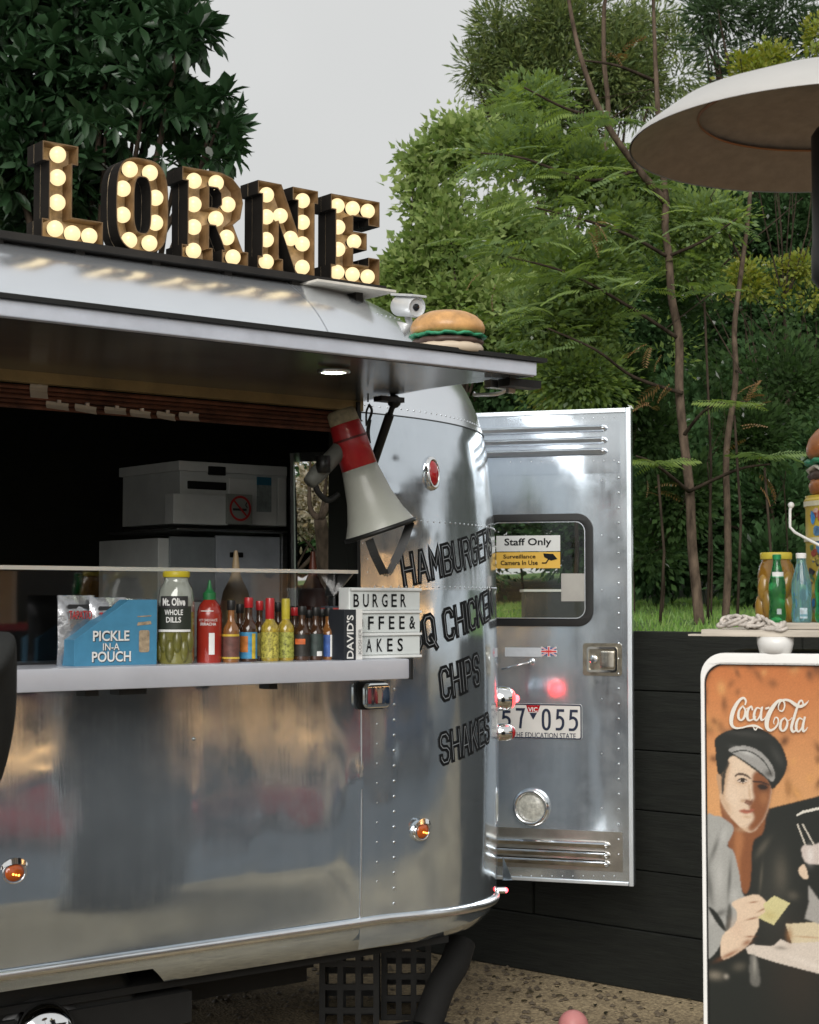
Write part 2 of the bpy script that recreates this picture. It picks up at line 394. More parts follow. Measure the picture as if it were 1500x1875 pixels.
def sheet(name, x0, x1, y0, y1, nx, ny, hf, m):
    vs = [(x0+(x1-x0)*i/nx, y0+(y1-y0)*j/ny) for j in range(ny+1) for i in range(nx+1)]
    mb = MB(); mb.add([(x, y, hf(x, y)) for x, y in vs], [(j*(nx+1)+i, j*(nx+1)+i+1, (j+1)*(nx+1)+i+1, (j+1)*(nx+1)+i) for j in range(ny) for i in range(nx)])
    o = obj(name, mb, m, smooth=True); tag(o, kind='structure'); return o
sheet('ground', -220, 220, -220, 220, 8, 8, lambda x, y: 0, ground_mat())

ROADM = mat('road_asphalt', (.060, .070, .080), .8, var=.3, vs_=2, bump=.5, bs=60)
sheet('road', -60, 60, -9.0, 1.7, 4, 4, lambda x, y: .004, ROADM)
W1, W2 = on_z(850, 1757, 0), on_z(1280, 1835, 0)
wd = (W2-W1).normalized(); wn = Vector((-wd.y, wd.x, 0))
if wn.dot(Vector((-1, 0, 0))) < 0: wn = -wn           # face towards the trailer
WH = on_plane(1220, 1156, W2, wn).z
wall_a = W2+wd*0.42; wall_b = W1-wd*9.0
WALLM = mat('black_stained_timber', (.008, .0095, .007), .8, var=.45, vs_=5, bump=.6, bs=14, bd=.004, stretch=(1, 1, 8))
wall = thing('retaining_wall', 'low black timber sleeper wall holding up the lawn behind the trailer', 'wall', (wall_a.x, wall_a.y, 0))
nb = 6; bh = WH/nb; Lw = (wall_b-wall_a).length; WM = frame(wall_a, -wd, wn, UP) if False else None
def wpt(t, z, d): return wall_a-wd*t-wn*d+UP*z
def hexa(mb, pts): mb.add(pts, [(0, 1, 2, 3), (7, 6, 5, 4), (0, 4, 5, 1), (1, 5, 6, 2), (2, 6, 7, 3), (3, 7, 4, 0)])
for j in range(nb):
    t = 0.0 if j % 2 == 0 else -0.0; k = 0
    while t < Lw:
        ln = (2.4 if (j+k) % 2 == 0 or k else 1.25); t1 = min(Lw, t+ln)
        if t1-t > .2:
            mb = MB(); dd = rng.uniform(0, .008); z0, z1 = j*bh+.0025, (j+1)*bh-.002
            hexa(mb, [wpt(t+.004, z0, dd), wpt(t1-.004, z0, dd), wpt(t1-.004, z1, dd), wpt(t+.004, z1, dd),
                      wpt(t+.004, z0, .11), wpt(t1-.004, z0, .11), wpt(t1-.004, z1, .11), wpt(t+.004, z1, .11)])
            obj('sleeper', mb, WALLM, wall, bevel=.004)
        t = t1; k += 1
mb = MB()                                             # pale packing strip seen in the joints, and the return along the lawn's end
hexa(mb, [wpt(0.01, 0, .05), wpt(Lw, 0, .05), wpt(Lw, WH-.02, .05), wpt(.01, WH-.02, .05), wpt(.01, 0, .10), wpt(Lw, 0, .10), wpt(Lw, WH-.02, .10), wpt(.01, WH-.02, .10)])
obj('backing', mb, mat('damp_backing', (.022, .021, .016), .9, var=.4), wall)
mb = MB(); c0 = wpt(0, 0, .115)
mb.prism([(c0.x, c0.y), (c0.x+26, c0.y+.2), (c0.x+26, c0.y+.32), (c0.x, c0.y+.12)], 0, WH-.01); obj('return_wall', mb, WALLM, wall)

def lawn_h(x, y):
    d = max(0, x-5.0); return WH-.03+.021*d+.012*max(0, d-9)+.015*math.sin(x*1.7)*math.cos(y*1.3)
GRASS_D = mat('lawn_soil_green', (.085, .16, .035), .9, var=.45, vs_=1.2, bump=1, bs=40, bd=.03)
g_ = MB(); NX, NY = 70, 70; xs = [c0.x+.02+(1.0+60)*(i/NX)**1.6 for i in range(NX+1)]; ys = [c0.y+.13+46*(j/NY)**1.3 for j in range(NY+1)]
for y in ys:
    for x in xs: g_.v.append((x-(.21/1.193)*(y-c0.y)*.0, y, lawn_h(x, y)))
# the lawn's near edge follows the wall
sl_ = (wall_b.x-wall_a.x)/(wall_b.y-wall_a.y)
g_.v = [(x+(sl_*(min(y, wall_b.y)-c0.y))*max(0, 1-(x-c0.x)/6), y, z) for x, y, z in g_.v]
for j in range(NY):
    for i in range(NX): g_.f.append((j*(NX+1)+i, j*(NX+1)+i+1, (j+1)*(NX+1)+i+1, (j+1)*(NX+1)+i)); g_.m.append(0)
tag(obj('lawn', g_, GRASS_D, smooth=True), kind='structure')

# ------------------------------------------------------------------ FOOD TRAILER
YC, XE, RS = 5.46, 3.24, 1.19
XF = -3.2                                              # flat sides run from XF to XE
_pz = [.42, .50, .60, .9, 1.3, 1.7, 1.95, 2.1, 2.22, 2.35, 2.48, 2.58, 2.66, 2.72, 2.755, 2.775, 2.785]
_pr = [1.13, 1.168, 1.182, 1.190, 1.188, 1.180, 1.170, 1.155, 1.131, 1.082, .995, .90, .785, .645, .485, .28, 0.0]
_S = smooth_pts(list(zip(_pr, _pz)), 6); _sr = np.array([max(p[0], 0) for p in _S]); _sz = np.array([p[1] for p in _S])
_sz = np.maximum.accumulate(_sz)
def rr_(z): return float(np.interp(z, _sz, _sr))
def shell(s, z, off=0.0):
    r = rr_(z)+off
    if s <= 0: return Vector((XE+s, YC-r, z))
    ph = s/RS
    if ph <= math.pi: return Vector((XE+r*math.sin(ph), YC-r*math.cos(ph), z))
    return Vector((XE-(s-math.pi*RS), YC+r, z))
def inside(p):
    if not (.42 < p.z < 2.785): return False
    r = rr_(p.z)
    return (abs(p.y-YC) < r) if p.x <= XE else (math.hypot(p.x-XE, p.y-YC) < r)
def shell_hit(px, py):
    d = ray(px, py); t = 3.0
    while t < 10:
        if inside(CAMP+d*t):
            a, b = t-.02, t
            for _ in range(24):
                c = (a+b)/2
                if inside(CAMP+d*c): b = c
                else: a = c
            p = CAMP+d*b
            s = p.x-XE if p.x <= XE else math.atan2(p.x-XE, YC-p.y)*RS
            return s, p.z, p
        t += .02
    return None
def shell_frame(px, py, lift=0.0):
    s, z, p = shell_hit(px, py); return shell_fr(s, z, lift)
def shell_fr(s, z, lift=0.0):
    p = shell(s, z, lift); e = 1e-3
    ux = (shell(s+e, z)-shell(s-e, z)).normalized(); uz = (shell(s, z+e)-shell(s, z-e)).normalized()
    n = ux.cross(uz).normalized(); return frame(p, ux, n.cross(ux), n)
def patch(s0, s1, z0, z1, off=0.0, ns=None, nz_=None, hole=None, top=False, mb=None, dent=None):
    ns = ns or max(2, int(abs(s1-s0)/.045)); nz_ = nz_ or max(2, int(abs(z1-z0)/.05)); mb = mb or MB()
    S = [s0+(s1-s0)*i/ns for i in range(ns+1)]
    Z = [z1-(z1-z0)*(1-j/nz_)**2 for j in range(nz_+1)] if top else [z0+(z1-z0)*j/nz_ for j in range(nz_+1)]
    vs = [shell(s, z, (off if not top else off*(1-j/nz_))+(dent(s, z) if dent else 0)) for j, z in enumerate(Z) for s in S]
    fs = [(j*(ns+1)+i, j*(ns+1)+i+1, (j+1)*(ns+1)+i+1, (j+1)*(ns+1)+i) for j in range(nz_) for i in range(ns)
          if not (hole and hole((S[i]+S[i+1])/2, (Z[j]+Z[j+1])/2))]
    return mb.add(vs, fs)

trailer = thing('food_trailer', 'polished riveted aluminium food trailer with open serving hatch and rounded rear end', 'food trailer', (0, YC, 0))
P = trailer
YS = YC-RS
XO = on_y(655, 900, YS).x; ZH = on_y(648, 735, YS).z; ZCT = on_y(700, 1211, YS-.2).z
S_O = XO-XE; XOL = .35
PH0, PH1 = R(84)*RS, R(123)*RS
ZU = shell_hit(715, 753)[1]                            # seam under the roof end cap
FAR = math.pi*RS+(XE-XF)
def sstep(x): x = min(1, max(0, x)); return x*x*(3-2*x)
_dn = [(shell_hit(657, 1425)[:2], .0050, .035, .05), (shell_hit(640, 1520)[:2], -.0016, .03, .09), (shell_hit(350, 1470)[:2], .0012, .05, .05), (shell_hit(200, 1560)[:2], -.0015, .05, .04), (shell_hit(450, 1560)[:2], .0014, .04, .06), (shell_hit(560, 1480)[:2], -.0012, .06, .05), (shell_hit(90, 1420)[:2], .0012, .08, .05)]
def side_dent(s, z):
    # the sheet is oil-canned: it swells out low down and leans back towards the counter
    a = .0160*sstep((z-.60)/.2) if z < .8 else .0035+.0125*math.cos(math.pi*(z-.8)/.60)
    a *= sstep((-.03-s)/.16); a += .0011*math.sin(s*7.3+1.2*math.sin(z*5))*sstep((-.03-s)/.1)
    for (ds, dz), h, ws, wz in _dn: a += h*math.exp(-((s-ds)/ws)**2-((z-dz)/wz)**2)
    return a
_dc = [(shell_hit(x, y)[:2], h, w_, w_) for x, y, h, w_ in ((725, 850, -.0034, .03), (720, 905, .0024, .022), (752, 965, -.0040, .024), (735, 800, .002, .03), (790, 980, .0016, .03), (775, 860, .0012, .06), (700, 1010, .0010, .03), (745, 1290, -.001, .05), (850, 850, .0010, .05), (770, 1520, -.0016, .05), (700, 1480, .0016, .04), (830, 1250, .0008, .06))]
def corner_dent(s, z):
    a = 0
    for (ds, dz), h, ws, wz in _dc: a += h*math.exp(-((s-ds)/ws)**2-((z-dz)/wz)**2)
    return a
obj('lower_side_panel', patch(-1.5, -.03, .58, ZCT-.05, 0, ns=130, nz_=70, dent=side_dent), ALU_LOW, P, smooth=True)
obj('lower_side_panel', patch(XF-XE, -1.5, .58, ZCT-.05, 0, ns=30), ALU_LOW, P, smooth=True)
obj('side_panel', patch(XF-XE, XOL-XE, ZCT-.05, ZH+.03, 0, ns=20), ALU, P, smooth=True)
obj('side_panel', patch(S_O, -.03, ZCT-.05, ZH+.03, 0, ns=3), ALU, P, smooth=True)
zm1, zm2 = shell_hit(800, 1075)[1], shell_hit(800, 956)[1]
obj('lower_corner_panel', patch(-.035, R(84)*RS, .512, zm1+.01, .0015, ns=120, nz_=80, dent=corner_dent), ALU_LOW, P, smooth=True)
obj('corner_panel', patch(-.035, R(84)*RS, zm1-.01, zm2+.01, .003, ns=120, nz_=24, dent=corner_dent), ALU, P, smooth=True)
obj('upper_corner_panel', patch(-.035, R(84)*RS, zm2-.01, ZU, .0015, ns=120, nz_=40, dent=corner_dent), ALU, P, smooth=True)
obj('rear_panel', patch(R(123)*RS, FAR, .49, ZU, 0), ALU, P, smooth=True)
obj('roof', patch(XF-XE, -.02, ZH+.02, 2.785, 0, ns=30, nz_=26, top=True), ALU_ROOF, P, smooth=True)
obj('roof_end_cap', patch(-.03, R(64)*RS, ZU-.012, 2.787, .003, ns=30, nz_=26, top=True), ALU_ROOF, P, smooth=True)
obj('roof_end_cap', patch(R(64)*RS, R(180)*RS, ZU-.012, 2.787, .0015, ns=30, nz_=26, top=True), ALU_ROOF, P, smooth=True)
obj('roof', patch(math.pi*RS, FAR, ZU-.01, 2.785, 0, ns=30, nz_=20, top=True), ALU_ROOF, P, smooth=True)
# inner lining, floor, bulkheads: dark kitchen
def hole_in(s, z): return (XOL-XE < s < S_O and ZCT-.05 < z < ZH) or (PH0 < s < PH1 and z < 2.24)
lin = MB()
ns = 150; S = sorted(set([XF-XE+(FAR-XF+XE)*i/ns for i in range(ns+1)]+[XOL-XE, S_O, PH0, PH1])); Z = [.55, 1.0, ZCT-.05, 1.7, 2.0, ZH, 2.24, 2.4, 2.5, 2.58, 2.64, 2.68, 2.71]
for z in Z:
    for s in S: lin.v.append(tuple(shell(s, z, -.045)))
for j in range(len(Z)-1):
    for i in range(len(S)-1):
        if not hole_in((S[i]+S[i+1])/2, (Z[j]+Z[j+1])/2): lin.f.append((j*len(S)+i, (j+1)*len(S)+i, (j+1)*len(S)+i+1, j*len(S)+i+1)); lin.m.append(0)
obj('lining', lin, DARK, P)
mb = MB(); mb.box((.1, YC, .56), (6.4, 2.2, .05)); mb.box((XF+.02, YC, 1.55), (.03, 2.2, 2.0)); mb.box((.1, YC, 2.715), (6.4, 1.2, .02))
for s_ in range(8):
    a0, a1 = -90+s_*22.5, -90+(s_+1)*22.5
    mb.add([(XE, YC, .585), (XE+1.1*math.cos(R(a0)), YC+1.1*math.sin(R(a0)), .585), (XE+1.1*math.cos(R(a1)), YC+1.1*math.sin(R(a1)), .585)], [(0, 1, 2)])
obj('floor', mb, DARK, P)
# edge frames
JAMB = mat('jamb_aluminium', (.55, .58, .60), .35, .9, .15, 10)
mb = MB()
for s in (PH0, PH1):
    a = shell(s, .58, -.045); b = shell(s, 2.24, -.045); c = shell(s, 2.24, 0); d = shell(s, .58, 0)
    mb.tube([(a+d)/2, (b+c)/2], .014 if s == PH1 else .022, 6)
obj('doorway_frame', mb, JAMB, P)
mb = MB()                                              # right jamb of the hatch opening: a shallow dark return wall
mb.box((XO+.012, YS+.085, (ZCT+ZH)/2), (.02, .15, ZH-ZCT+.1)); obj('hatch_jamb', mb, DARK, P)
mb = MB(); mb.box((XO-.004, YS-.006, (ZCT+ZH)/2), (.012, .012, ZH-ZCT)); obj('hatch_seal', mb, RUBBER, P)
mb = MB(); mb.box(((XOL+XO)/2, YS+.012, ZH-.012), (XO-XOL+.04, .03, .034)); obj('hinge_rail', mb, mat('tan_hinge_rail', (.30, .22, .10), .5, .3, .3, 8), P)

# belt trim and skirt
def zt(s):
    ph = max(0, s/RS); return .597-.0*0-.072*min(1, max(0, (ph-.05)/.8))**1.1
mb = MB(); path = [XF-XE+(-XF+XE)*i/30 for i in range(30)]+[R(84)*RS*i/40 for i in range(41)]
sec = [(.000, -.016), (.012, -.013), (.016, -.004), (.016, .005), (.010, .012), (.0, .015)]
for s in path:
    for o_, dz in sec: mb.v.append(tuple(shell(s, zt(s)+dz, o_+.002)))
for i in range(len(path)-1):
    for k in range(len(sec)-1): mb.f.append((i*6+k, (i+1)*6+k, (i+1)*6+k+1, i*6+k+1)); mb.m.append(0)
obj('belt_trim', mb, ALU_TRIM, P, smooth=True)
SK = on_y(322, 1788, YS).x-XE; SK0 = on_y(285, 1755, YS).x-XE
mb = MB(); pth = [XF-XE+(SK0-XF+XE)*i/20 for i in range(21)]+[SK0+(SK-SK0)*i/3 for i in range(1, 4)]+[SK+(-SK)*i/16 for i in range(1, 17)]+[R(84)*RS*i/40 for i in range(1, 41)]
def depth_of(s):
    if s <= SK0: return .034
    if s < SK: return .034+(.088-.034)*(s-SK0)/(SK-SK0)
    return .088-.02*min(1, max(0, s)/RS/.8)
for s in pth:
    D_ = depth_of(s)
    for k in range(5):
        t = k/4; mb.v.append(tuple(shell(s, max(.43, zt(s)-.012-D_*t), .002-.045*(t*D_/.088)**2)))
for i in range(len(pth)-1):
    for k in range(4): mb.f.append((i*5+k+1, (i+1)*5+k+1, (i+1)*5+k, i*5+k)); mb.m.append(0)
obj('skirt', mb, ALU_LOW, P, smooth=True)

# rivets (too small to tell apart one by one: one real mesh)
RIV = mat('rivet_heads', (.70, .73, .76), .3, 1, .1, 20)
riv = MB()
def rivet(M, r=.004): riv.sph((0, 0, 0), (r, r, r*.6), 8, 3, M=M, half=True)
for z in (zm1, zm2, ZU+.012):
    s = .02 if z != zm2 else .0
    while s < R(60)*RS: rivet(shell_fr(s, z, .003), .0036); s += .034
for py in range(1262, 1660, 28): rivet(shell_frame(721, py, .002), .005)
for py in range(1290, 1640, 36): rivet(shell_frame(690, py, .001), .0035)
for py in range(1000, 1070, 24): rivet(shell_frame(672, py, .001), .0045)
for py in range(770, 1000, 25): rivet(shell_frame(663, py, .001), .004)
for px, py in ((129, 1461), (43, 1475), (214, 1461), (293, 1456), (355, 1447), (372, 1450), (448, 1445), (519, 1439), (590, 1434), (355, 1353), (354, 1543), (354, 1641), (131, 1595), (293, 1579), (212, 1588), (440, 1600), (520, 1590), (600, 1585)): rivet(shell_frame(px, py, .001), .0055)
for k in range(26):
    s = -1.6+k*.07; rivet(shell_fr(s, ZH+.06, .002), .0035)
for k in range(12): rivet(shell_frame(690+k*8, 575+k*1.8, .003), .0035) if shell_hit(690+k*8, 575+k*1.8) else None
tag(obj('rivets', riv, RIV, P, smooth=True), kind='stuff')
# panel edge strip at the corner seam (the lapped sheet edge) and dark seam lines
mb = MB(); mb.tube([shell(-.036, .6+.02*i, .001) for i in range(38)], .0022, 5); obj('lap_seam', mb, ALU_TRIM, P, smooth=True)
mb = MB(); mb.tube([shell(s*.03-.03, ZU-.013, .0035) for s in range(0, 44)], .0018, 5); obj('end_cap_seam', mb, mat('seam_sealant', (.10, .11, .12), .6), P)

# side lettering on the rounded corner
SIL = mat('lettering_inline', (.34, .37, .40), .5, .3, .1, 20)
def word(word_, p0, p1, H, x_extra=0):
    s0, z0, _ = shell_hit(*p0); s1, z1, _ = shell_hit(*p1)
    u = Vector((s1-s0, z1-z0)); W = u.length; u.normalize(); v = Vector((-u.y, u.x))
    fn = lambda a, b, l: tuple(shell(s0+u.x*a+v.x*b, z0+u.y*a+v.y*b, l))
    A, B = stroke_word(word_, fn, W, H, H*.225, .0032)
    o = obj('lettering', A, INK, P); obj('inline', B, SIL, o)
word('HAMBURGERS', (741, 1071), (899, 1013), .093)
word('BBQ CHICKEN', (722, 1200), (901, 1125), .093)
word('CHIPS', (810, 1281), (877, 1250), .098)
word('SHAKES', (808, 1398), (895, 1355), .092)

# marker lamps
def oval_lamp(px, py, rx, ry, lens, name, vertical=False):
    M = shell_frame(px, py, 0); hb = MB(); hb.lathe([(1.0, 0), (1.0, .12), (.93, .3), (.80, .36), (.74, .30)], 28, M @ Matrix.Diagonal((rx, ry, .05, 1)), cap=False)
    o = obj(name, hb, CHROME, P, smooth=True)
    lb = MB(); lb.sph((0, 0, .010), (rx*.76, ry*.74, .016), 24, 6, M=M, half=True); l_ = obj('lens', lb, lens, o, smooth=True); return M, o
for px, py in ((768, 1521), (22, 1597)):
    M, o = oval_lamp(px, py, .040, .034, AMBER, 'marker_lamp')
    mb = MB()                                          # chrome eyelid
    for i in range(9):
        for j in range(5):
            a = math.pi*i/8; e = .62+j/4*.40
            mb.v.append(tuple(M @ Vector((.046*math.cos(a), .040*math.sin(a)*e, .010+.016*math.sin(a)*(1-(e-.15)*.4)))))
    for i in range(8):
        for j in range(4): mb.f.append((i*5+j, (i+1)*5+j, (i+1)*5+j+1, i*5+j+1)); mb.m.append(0)
    obj('lamp_hood', mb, CHROME, o, smooth=True)
    mb = MB()
    for k in (-1, 0, 1): mb.sph((k*.008, -.004-.002*k, .024), .0035, 8, 5, M=M)
    obj('lamp_led', mb, AMBER_ON, o)
M, o = oval_lamp(788, 867, .036, .058, REDLENS, 'clearance_lamp')
# electrical inlet cover: little chrome box under the counter
c = on_y(693, 1274, YS-.045); M = frame((c.x, YS-.002, c.z), (1, 0, 0), (0, 0, 1), (0, -1, 0))
mb = MB(); mb.prism(rrect(.105, .088, .014), 0, .012, M); o = obj('inlet_gasket', mb, RUBBER, P)
mb = MB(); mb.prism(rrect(.092, .078, .016), .0125, .045, M); obj('inlet_cover', mb, mat('mirror_chrome_cover', (.8, .8, .78), .05, 1, .0), P, smooth=True, bevel=.006, auto=40)
# counter shelf
YF = YS-.235; cz = ZCT; XR = on_y(750, 1225, YF).x; XL = -.6
zl = on_y(500, 1252, YF).z; zt_ = on_y(500, 1213, YF).z; ZCT2 = zt_
mb = MB(); mb.box(((XL+XR)/2, (YF+YS+.3)/2, (zl+zt_)/2), (XR-XL, YS+.3-YF, zt_-zl)); obj('serving_counter', mb, COUNTER, P, bevel=.005, auto=30)
mb = MB(); mb.box((XR+.004, YF+.018, (zl+zt_)/2), (.009, .05, zt_-zl+.004)); obj('counter_end_cap', mb, BLACK, P, bevel=.002)
for px, wv in ((170, .04), (245, .085), (502, .03)):
    q = on_y(px, 1262-px*.02, YF+.03); mb = MB(); mb.box((q.x, YF+.06, zl-.009), (wv, .05, .017)); obj('counter_bracket', mb, BLACK, P)
mb = MB(); mb.box(((XL+XR)/2-.1, YS+.06, zl-.02), (XR-XL-.2, .03, .04)); obj('counter_rail', mb, STEEL, P)
# glass guard on the counter
GY = YS+.03; g0 = on_y(640, 1047, GY-.07); gz = g0.z; gx = g0.x
mb = MB(); mb.box(((XL+gx)/2, GY-.03, gz), (gx-XL, .16, .009)); obj('guard_top_shelf', mb, GLASS_G, P)
mb = MB(); mb.box(((XL+gx)/2, GY-.113, gz-.001), (gx-XL, .005, .011)); obj('guard_edge', mb, mat('polished_glass_edge', (.72, .78, .78), .2, .5, .05), P)
mb = MB(); mb.box(((XL+gx)/2-.01, GY-.02, (gz+zt_)/2), (gx-XL-.02, .006, gz-zt_-.012)); obj('guard_pane', mb, GLASS, P)
mb = MB(); hexa(mb, [Vector((gx-.012, GY-.10, gz-.008)), Vector((gx-.012, GY+.03, gz-.008)), Vector((gx-.022, GY+.03, gz-.075)), Vector((gx-.022, GY-.02, gz-.075)),
                     Vector((gx-.006, GY-.10, gz-.008)), Vector((gx-.006, GY+.03, gz-.008)), Vector((gx-.016, GY+.03, gz-.075)), Vector((gx-.016, GY-.02, gz-.075))]); obj('guard_bracket', mb, STEEL, P)

# ---- raised hatch (awning)
YA = on_z(975, 690, ZH).y; XA = on_z(966, 692, ZH).x; AL = -.9
th = .036
hatch = MB(); n = 14
def hz(t): return ZH+.012*math.sin(math.pi*t)            # the hatch keeps the body's slight curve
top, bot = [], []
for i in range(n+1):
    t = i/n; y = YS+.08+(YA-YS-.08)*t; top.append((y, hz(t)+th)); bot.append((y, hz(t)))
prof = bot+top[::-1]
hm = frame((0, 0, 0), (0, 1, 0), (0, 0, 1), (1, 0, 0))
mb = MB(); mb.prism(prof, AL, XA, hm); hatch_o = obj('serving_hatch', mb, ALU_ROOF, P, auto=30)
mb = MB()
for i in range(n): mb.add([(AL+.02, bot[i][0], bot[i][1]-.002), (XA-.02, bot[i][0], bot[i][1]-.002), (XA-.02, bot[i+1][0], bot[i+1][1]-.002), (AL+.02, bot[i+1][0], bot[i+1][1]-.002)], [(0, 1, 2, 3)])
obj('hatch_underside', mb, UNDER, hatch_o, smooth=True)
mb = MB(); mb.box(((AL+XA)/2, YA-.007, ZH+.021), (XA-AL, .012, .038)); obj('hatch_rim', mb, mat('hatch_rim_aluminium', (.60, .64, .72), .36, .4, .12, 7, bump=.3, bs=30), hatch_o, bevel=.003)
mb = MB(); mb.box(((AL+XA)/2+.012, YA-.01, ZH+.047), (XA-AL+.035, .03, .011)); mb.box((XA+.014, (YA+YS)/2-.03, ZH+.047), (.024, YS-YA-.1, .010)); obj('hatch_seal_strip', mb, RUBBER, hatch_o)
# downlight
q = on_z(611, 679, ZH-.004); mb = MB(); mb.lathe([(.044, .0), (.046, -.006), (.036, -.009), (.034, -.003)], 32, T(q.x, q.y, ZH-.002)); o = obj('downlight', mb, ALU_TRIM, hatch_o, smooth=True)
mb = MB(); mb.lathe([(.0001, -.0065), (.034, -.0065)], 32, T(q.x, q.y, ZH-.002)); obj('lamp_disc', mb, WHITE_ON, o)
# gas strut
a = on_plane(722, 716, (0, YS-.16, 0), Vector((0, 1, 0))); a.z = ZH-.012; b = on_y(679, 862, YS-.012)
mid = a.lerp(b, .18); mb = MB(); mb.tube([a, mid], .009, 8); mb.tube([mid, a.lerp(b, .2), b], [.0125, .0145, .0145], 10); mb.sph(tuple(a), .022, 10, 6)
mb.box((a.x-.02, a.y, ZH-.008), (.09, .04, .016)); obj('gas_strut', mb, BLACK, P, auto=40)
# hold-down hook at the hatch's free corner
c = on_plane(916, 694, (0, YA+.12, 0), Vector((0, 1, 0))); e1 = on_d(935, 707, FWD.dot(c)); e2 = on_d(905, 722, FWD.dot(c)+.02); e3 = on_d(870, 723, FWD.dot(c)+.05)
mb = MB(); mb.box((c.x-.01, c.y, ZH-.012), (.075, .03, .022)); mb.tube(smooth_pts([c+UP*-.01, e1+UP*.012, e1, e1.lerp(e2, .4)+UP*-.006, e2, e3, e3+UP*.006], 4), .0055, 8); mb.box(tuple(e1), (.026, .012, .04))
obj('hatch_hook', mb, ALU_TRIM, P, auto=40)
mb = MB(); mb.box((c.x+.03, c.y-.05, ZH-.012), (.12, .05, .022)); obj('hatch_bracket', mb, BLACK, hatch_o)

# ---- rear door, swung open past the corner
HP = shell(R(84)*RS, 1.0, .02); HP.z = 0
DU = (RGT*.951-FWD*.309).normalized(); DN = DU.cross(UP)
DM = frame(HP, DU, UP, DN)
DMi = DM.inverted()
def dp(px, py): q = DMi @ on_plane(px, py, HP, DN); return q.x, q.y
DW = dp(1157, 1100)[0]; DT = dp(1157, 747)[1]; DB = dp(1157, 1622)[1]
wl, wt = dp(890, 944)[0], dp(1000, 941)[1]; wr, wb = dp(1087, 1100)[0], dp(1000, 1147)[1]; wl = wr-.46
ww, wh_ = wr-wl, wt-wb; wc = ((wl+wr)/2, (wt+wb)/2)
mb = MB(); mb.prism([(0, DB), (DW, DB), (DW, DT), (0, DT)], -.038, 0, DM, hole=rrect(ww-.03, wh_-.03, .05, 6, *wc)); door = obj('rear_door', mb, ALU_DOOR, P, auto=30)
DL = -.018
mb = MB(); mb.prism(rrect(ww, wh_, .065, 8, *wc), -.042, .012, DM, hole=rrect(ww-.062, wh_-.062, .042, 8, *wc)); win = obj('window', mb, RUBBER, door, auto=35, bevel=.004)
mb = MB(); mb.prism(rrect(ww-.062, wh_-.062, .042, 8, *wc), .001, .005, DM, hole=rrect(ww-.070, wh_-.070, .038, 8, *wc)); obj('window_trim', mb, ALU_TRIM, win, auto=35)
mb = MB(); mb.flat(rrect(ww-.064, wh_-.064, .042, 8, *wc), -.004, DM); obj('pane', mb, glass('door_glass', (.92, .96, .90), .1, .95), win)
# edge strips
mb = MB(); mb.box((DW-.008, (DB+DT)/2, .002), (.018, DT-DB+.004, .014), DM); mb.box((DW/2-.005, DT-.008, .002), (DW-.03, .018, .014), DM); mb.box((DW/2-.005, DB+.006, .002), (DW-.03, .014, .012), DM)
obj('edge_trim', mb, mat('door_edge_strip', (.80, .86, .90), .35, .8, .08), door, bevel=.002)
# raised margin sheets and louvre bars
x2 = dp(1136, 850)[0]
def bar(y, x1, r=.012, name='louvre_bar', m=ALU_TRIM):
    mb = MB(); pr = [(-.016, .0), (-.010, .026), (.004, .030), (.012, .020), (.014, 0)]
    Mb = DM @ frame((.02, y, .002), (0, 1, 0), (0, 0, 1), (1, 0, 0)); mb.prism(pr, 0, x1-.045, Mb)
    mb.sph((x1-.025, y-.001, .002), (.018, .013, .026), 10, 4, M=DM, half=True); obj(name, mb, m, door, auto=40, bevel=0)
ypl0, ypl1 = dp(1136, 866)[1], dp(1136, 771)[1]
mb = MB(); mb.prism([(.0, ypl0), (x2, ypl0), (x2, ypl1), (.0, ypl1)], .0005, .002, DM); obj('louvre_plate', mb, ALU, door)
for py in (787, 809, 829): bar(dp(1000, py)[1], dp(1116, py)[0])
yq0, yq1 = dp(1140, 1597)[1], dp(1140, 1524)[1]
mb = MB(); mb.prism([(.0, yq0), (x2, yq0), (x2, yq1), (.0, yq1)], .0005, .002, DM); obj('louvre_plate', mb, mat('dull_plate', (.42, .40, .36), .3, 1, .2, 9), door)
for py in (1542, 1560, 1576): bar(dp(1000, py)[1], dp(1122, py)[0], m=CHROME)
riv2 = MB()
def drv(px, py, r=.0048): x, y = dp(px, py); riv2.sph((x, y, .0015), (r, r, r*.6), 8, 3, M=DM, half=True)
for k in range(27): drv(1133, 847+k*27.6)
for k in range(11): drv(935+k*19, 769-k*.5, .003); drv(935+k*19, 846-k*.3, .0025); drv(935+k*19, 1604, .003)
for k in range(7): drv(1102, 880+k*100, .003)
tag(obj('door_rivets', riv2, RIV, door, smooth=True), kind='stuff')
